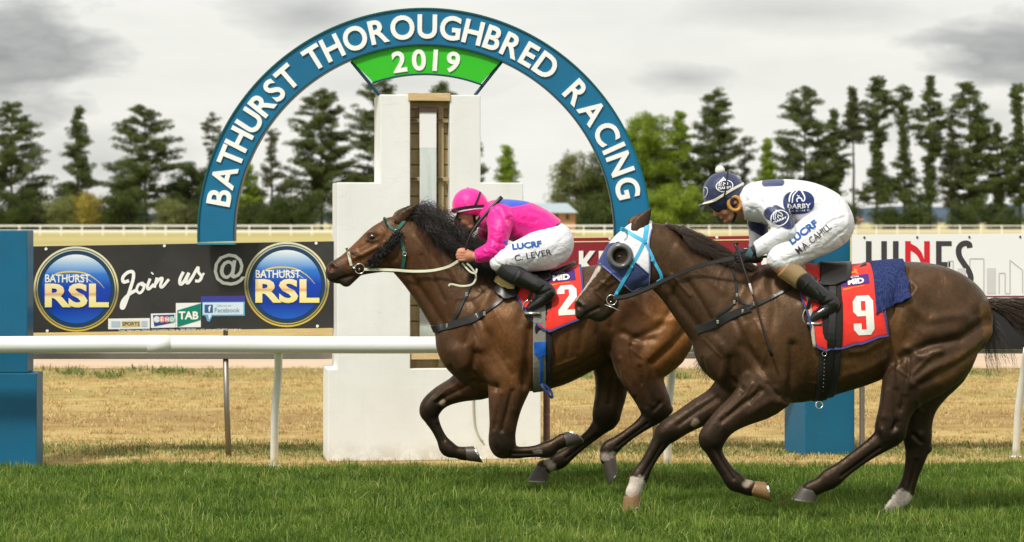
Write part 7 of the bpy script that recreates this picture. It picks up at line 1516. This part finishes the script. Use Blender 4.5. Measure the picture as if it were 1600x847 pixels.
WHT = (.74, .74, .79); NVY = (.018, .030, .11)
A2 = dict(torso=[(1163, 322, 0, 19, .09), (1178, 316, 0, 26, .17), (1202, 316, 0, 32, .20), (1232, 317.5, 0, 34, .185), (1262, 323, 0, 35.5, .17), (1288, 336, 0, 36, .165), (1297, 346, 0, 34, .17)],
  seat=[(1282, 332, 0, 33, .155), (1289, 338, 0, 35.6, .166), (1297, 350, 0, 33, .175), (1296, 354, 0, 32, .175)],
  thigh=[(1297, 353, -.09, 33, .12), (1280, 364, -.14, 31, .105), (1256, 379, -.20, 26.5, .09), (1234, 394, -.245, 22.5, .076), (1216, 408, -.268, 17, .064)],
  shin=[(1217, 411, -.27, 15.5, .06), (1230, 421, -.272, 15.5, .058), (1248, 434, -.28, 15, .054), (1266, 449, -.285, 13, .047), (1284, 463, -.285, 11.5, .041), (1300, 473, -.285, 10.5, .038), (1294, 482, -.28, 8.5, .038), (1278, 491, -.275, 7.5, .042), (1263, 501, -.268, 5.5, .036)],
  arm=[(1202, 314, -.16, 21, .075), (1211, 328, -.215, 18, .066), (1220, 345, -.25, 16, .058), (1228, 362, -.27, 13.5, .052), (1219, 369, -.26, 13, .048), (1200, 380, -.24, 11.5, .041), (1184, 389, -.22, 9.5, .035), (1174, 394, -.21, 8, .031)],
  arm2=[(1184, 320, .16, 20, .075), (1184, 340, .21, 15, .062), (1185, 362, .24, 13, .052), (1184, 378, .20, 11, .044), (1176, 396, .13, 8, .034)],
  head=[([(1150, 324, 0, 16, .056), (1170, 322, 0, 20, .075)], .02), ([(1121, 324, 0, 5, .03), (1118.5, 331, 0, 3.2, .012), (1118, 336, 0, 3.4, .015)], .008)],
  headblobs=[(1138, 303, 0, 27, .078, .015), (1134, 325, 0, 15.5, .061, .02), (1142, 338, 0, 10.5, .050, .014), (1135, 344.5, 0, 5, .026, .010), (1128, 340, 0, 3.4, .022, .006), (1148, 315, -.074, 5, .014, .005), (1148, 315, .074, 5, .014, .005), (1119.5, 316.5, 0, 5, .045, .01), (1134, 329, -.04, 8, .024, .012)],
  hands=hand(1158, 401, -.205, 1.06) + hand(1168, 402, .11, 1.06),
  skinpaint=[([(1129, 342.5), (1133, 342.5)], 1.8, (.36, .09, .07)), ([(1160, 392), (1150, 412)], 34, (.014, .014, .016), dict(soft=.12, ymax=.5)), ([(1146, 306), (1156, 306)], 5, (.06, .04, .025), dict(amt=.7)), ([(1126, 333)], 7, (.62, .22, .15), dict(amt=.35)), ([(1138, 341)], 7, (.36, .18, .12), dict(amt=.4))],
  facestrokes=[([(1125, 342.5), (1133, 342)], 1.1, -3.5), ([(1120.5, 338.5), (1123, 336)], 1.2, -2.5), ([(1123, 333), (1127, 339)], 1.4, -1.5)],
  jcuts=[((1306, 321), (.80, 0, -.35)), ((1175, 393), (-1, 0, -.25))], jcol=WHT,
  jfolds=[((14, (1160, 292, 1210, 345)), dict(amp=4, r=3, seed=13, dirn=60, ln=26)), ((14, (1215, 292, 1300, 350)), dict(amp=3, r=4.5, seed=14, dirn=15, ln=44)), ((12, (1176, 358, 1240, 394)), dict(amp=2.6, r=2, seed=19, dirn=65, ln=13))],
  jstrokes=[([(1236, 330), (1241, 345), (1240, 358)], 4, -9, -1), ([(1198, 336), (1206, 352), (1216, 358)], 2.5, -5, -1), ([(1178, 300), (1190, 320), (1192, 340)], 4, -5, -1)],
  jpaint=[([(1204, 334), (1232, 348)], 11, NVY, dict(soft=.10, ymax=-.14)), ([(1212, 326), (1236, 340)], 6, NVY, dict(soft=.1, ymax=-.16)), ([(1196, 286), (1220, 285)], 6, NVY, dict(soft=.12)), ([(1180, 350), (1198, 360)], 12, NVY, dict(soft=.1, ymin=.12)), ([(1190, 350), (1176, 352)], 3, NVY, dict(soft=.2, ymin=-.1))],
  pcuts=[((1213, 424), (-.5, 0, -.86))], pcol=(.74, .73, .76),
  pfolds=[((20, (1225, 340, 1325, 410)), dict(amp=3.8, r=3.5, seed=16, dirn=-35, ln=44)), ((9, (1202, 396, 1240, 425)), dict(amp=3.5, r=2.4, seed=18, dirn=50, ln=18)), ((5, (1290, 320, 1325, 375)), dict(amp=3.5, r=3, seed=22, dirn=70, ln=30))],
  bootcut=(1219, 413), bootn=(-.78, .62), bootblobs=[(1303, 476, -.285, 9.5, .037, .01)],
  bootstrokes=[([(1255, 452), (1268, 434)], 1.2, 3), ([(1282, 474), (1296, 460)], 2.4, -4), ([(1274, 484), (1288, 476), (1306, 467)], 1.8, -3.5), ([(1260, 506), (1285, 495), (1312, 482)], 1.8, 4.5), ([(1284, 466), (1276, 452)], 2, -3)],
  bootpaint=[([(1226, 414), (1234, 426)], 19, (.40, .235, .095), dict(soft=.10)), ([(1240, 426), (1250, 437)], 16, (.30, .20, .10), dict(soft=.08)), ([(1263, 446), (1300, 478), (1262, 503)], 19.5, (.012, .011, .012), dict(soft=.08))])
per2, B2, J2, P2 = jockey(Y2, A2, 'jockey in white silks with navy oval badge, crouched over the dark trailing horse', (1275, 425), (1096, 262, -.42), (1345, 520, .42), (.52, .27, .18))
t = NT('navy_cap_silk', .45, 0, .45); t.col((.020, .030, .085)); t.b.inputs['Sheen Weight'].default_value = .2; t.bump(t.noise(18, 3, .5, None, 1), .3, .01)
hm2, H2 = helmet(per2, Y2, (1131, 301), 33, .110, (1094, 323), (-.30, 0, -1), [[(1108, 316, 0, 3.5, .09), (1099, 320, 0, 2.2, .082), (1092.5, 321.5, 0, 1.6, .05)]], t.m, 5)
hbands(H2, per2, [(1099, 319.5), (1115, 313.5), (1128, 306), (1145, 295.5), (1161, 287)], 4.0, mat_cloth('cream_band', (.72, .68, .56), .7, .1, 600, .1), 'cap_band')
hbands(H2, per2, [(1137, 270), (1135, 285), (1133, 300), (1130, 312)], 2.6, M['blackweb'], 'goggle_strap', .006)
bm = bmesh.new(); bmesh.ops.create_icosphere(bm, subdivisions=4, radius=.027)
for v in bm.verts: v.co *= 1 + .10 * mnoise.noise(v.co * 90) + .05 * mnoise.noise(v.co * 220)
me = bpy.data.meshes.new('pompom'); bm.to_mesh(me); bm.free(); me.transform(Matrix.Translation(W(1125, 266, Y2))); me.materials.append(mat_cloth('pompom_wool', (.78, .76, .66), .9, .4, 300, .4))
for q in me.polygons: q.use_smooth = True
link('pompom', me, per2)
WH2 = mat_cloth('print_white', (.80, .80, .84), .7, .1, 500, .05); NV2 = mat_cloth('print_navy', (.014, .030, .14), .6, .15, 500, .2)
def emblem(root, cx, cy, s, ang, bvh, ring_=None, field=None, words=True, lift=.005):
    """oval badge: horse's head drawn in lines over the stable's name"""
    f = place2d(cx, cy, 1.0, ang); P = lambda L: [tuple(q) for q in f(np.array(L, float) * s)]
    if field: decalpoly('badge_field', P([(field[0] * (abs(math.cos(a)) ** .8) * np.sign(math.cos(a)), field[1] * (abs(math.sin(a)) ** .8) * np.sign(math.sin(a))) for a in np.linspace(0, 2 * math.pi, 41)[:-1]]), bvh, NV2, root, lift=lift - .001)
    if ring_:
        n = 36; A = [(ring_[0] * math.cos(a), ring_[1] * math.sin(a)) for a in np.linspace(0, 2 * math.pi, n + 1)[:-1]]; B = [(x * .89, y * .89) for x, y in A]
        decal('badge_ring', np.array(P(A) + P(B)), [(n + i, i, (i + 1) % n, n + (i + 1) % n) for i in range(n)], ident, bvh, WH2, root, lift=lift + .001)
    V = []; F = []
    for L, w in (([(-.62, .02), (-.55, .38), (-.36, .66), (-.10, .84)], .10), ([(-.42, -.02), (-.36, .34), (-.20, .58), (.02, .80)], .07), ([(-.10, .86), (.02, .92), (.12, .78), (.30, .52), (.40, .28), (.36, .12), (.24, .06)], .08),
                 ([(.24, .06), (.16, .22), (-.02, .28), (-.12, .16), (-.08, .02)], .08), ([(-.10, .44), (-.02, .36), (.06, .38)], .05), ([(.0, .90), (-.04, 1.02), (.04, .96)], .05)):
        for q in stroke2d([(x, y) for x, y in L], w, 4):
            b = len(V); V += q; F.append((b, b + 1, b + 2, b + 3))
    decal('badge_horse_lines', np.array(P(V)), F, ident, bvh, WH2, root, lift=lift + .0015)
    if words:
        label('badge_word', 'DARBY', *f(np.array([[0, -.22 * s]]))[0], 1.52 * s, ang, bvh, WH2, root, .03, .26 * s, lift + .002)
        if s > 18: label('badge_word', 'RACING', *f(np.array([[0, -.47 * s]]))[0], 1.35 * s, ang, bvh, WH2, root, .01, .10 * s, lift + .002, space=1.5)
emblem(per2, 1247.5, 316.5, 25, 1, J2.bvh, None, (.98, .72))
emblem(per2, 1218, 341, 13.5, 22, J2.bvh, (.98, .92)); emblem(per2, 1132, 291, 13.2, 8, H2.bvh, (1.0, .68)); emblem(per2, 1101, 301, 9, 70, H2.bvh, (1.0, .6), None, False)
bP2 = BVHTree.FromPolygons([tuple(v) for v in P2.V], [tuple(int(i) for i in q) for q in P2.Q])
label('sponsor_word', 'LUCRF', 1255, 363, 52, 37, bP2, NAV, per2, .045, 11.5); label('name_print', 'M.A. CAHILL', 1270.5, 373, 66, 38, bP2, INK, per2, .004, 10.5)
t = NT('amber_lens', .08, 0, .8); t.col((.42, .26, .02)); goggles(per2, Y2, 1122.5, 323.5, .030, .046, t.m)
m_ = MB(); c = W(1148, 318, Y2 - .093); L = [c + np.array([math.cos(a) * .036 - .004 * math.sin(a), 0, math.sin(a) * .040]) for a in np.linspace(0, 2 * math.pi, 25)]; m_.tube(L, .011, 8, cap=False); m_.tube([W(1140, 327, Y2 - .078), W(1136, 318, Y2 - .072), W(1131, 315, Y2 - .066)], .010, 8); m_.build('ear_pad', mat_leather('tan_leather', (.50, .25, .06), .5), per2, True)
m_ = MB(); strap(m_, B2.bvh, [(1149, 330), (1148, 338), (1144, 346)], 4.5, Y2, .006, .005); m_.build('chin_strap', M['blackweb'], per2, True)
CF = mat_cloth('teal_cuff', (.05, .12, .14), .8, .2, 500, .2); m_ = MB(); C_, N_ = [], []
for a in np.linspace(0, 2 * math.pi, 20, endpoint=False):
    d = np.array([-.35 * math.cos(a) * -1, math.sin(a), .94 * math.cos(a)]); c = W(1171, 396, Y2 - .208); C_.append(c + d * [.034, .031, .034]); N_.append(d)
ribbon(m_, C_, N_, .036, .004, closed=True); m_.build('glove_cuff', CF, per2, True)
w2 = whip('whip', [(1148, 381, -.215), (1156, 398, -.235), (1162, 418, -.262), (1170, 440, -.29), (1177, 463, -.31), (1190, 508, -.33), (1206, 557, -.335)], Y2, [.008, .009, .0065, .005, .005, .005, .009], 'long thin whip hanging down the shoulder of the dark trailing horse', (1156, 398, -.23))
m_ = MB(); m_.tube([W(1147, 380, Y2 - .215), W(1150, 379.5, Y2 - .215), W(1154, 382, Y2 - .215)], .006, 7); m_.build('whip_loop', M['black_leather'], w2, True)
m_ = MB(); m_.tube([W(1171, 443, Y2 - .292), W(1176, 460, Y2 - .309)], .0068, 8); m_.build('grip_tape', mat_paint('grip_white', (.55, .5, .5), .6, .5, (.3, .05, .06), 30), w2, True)
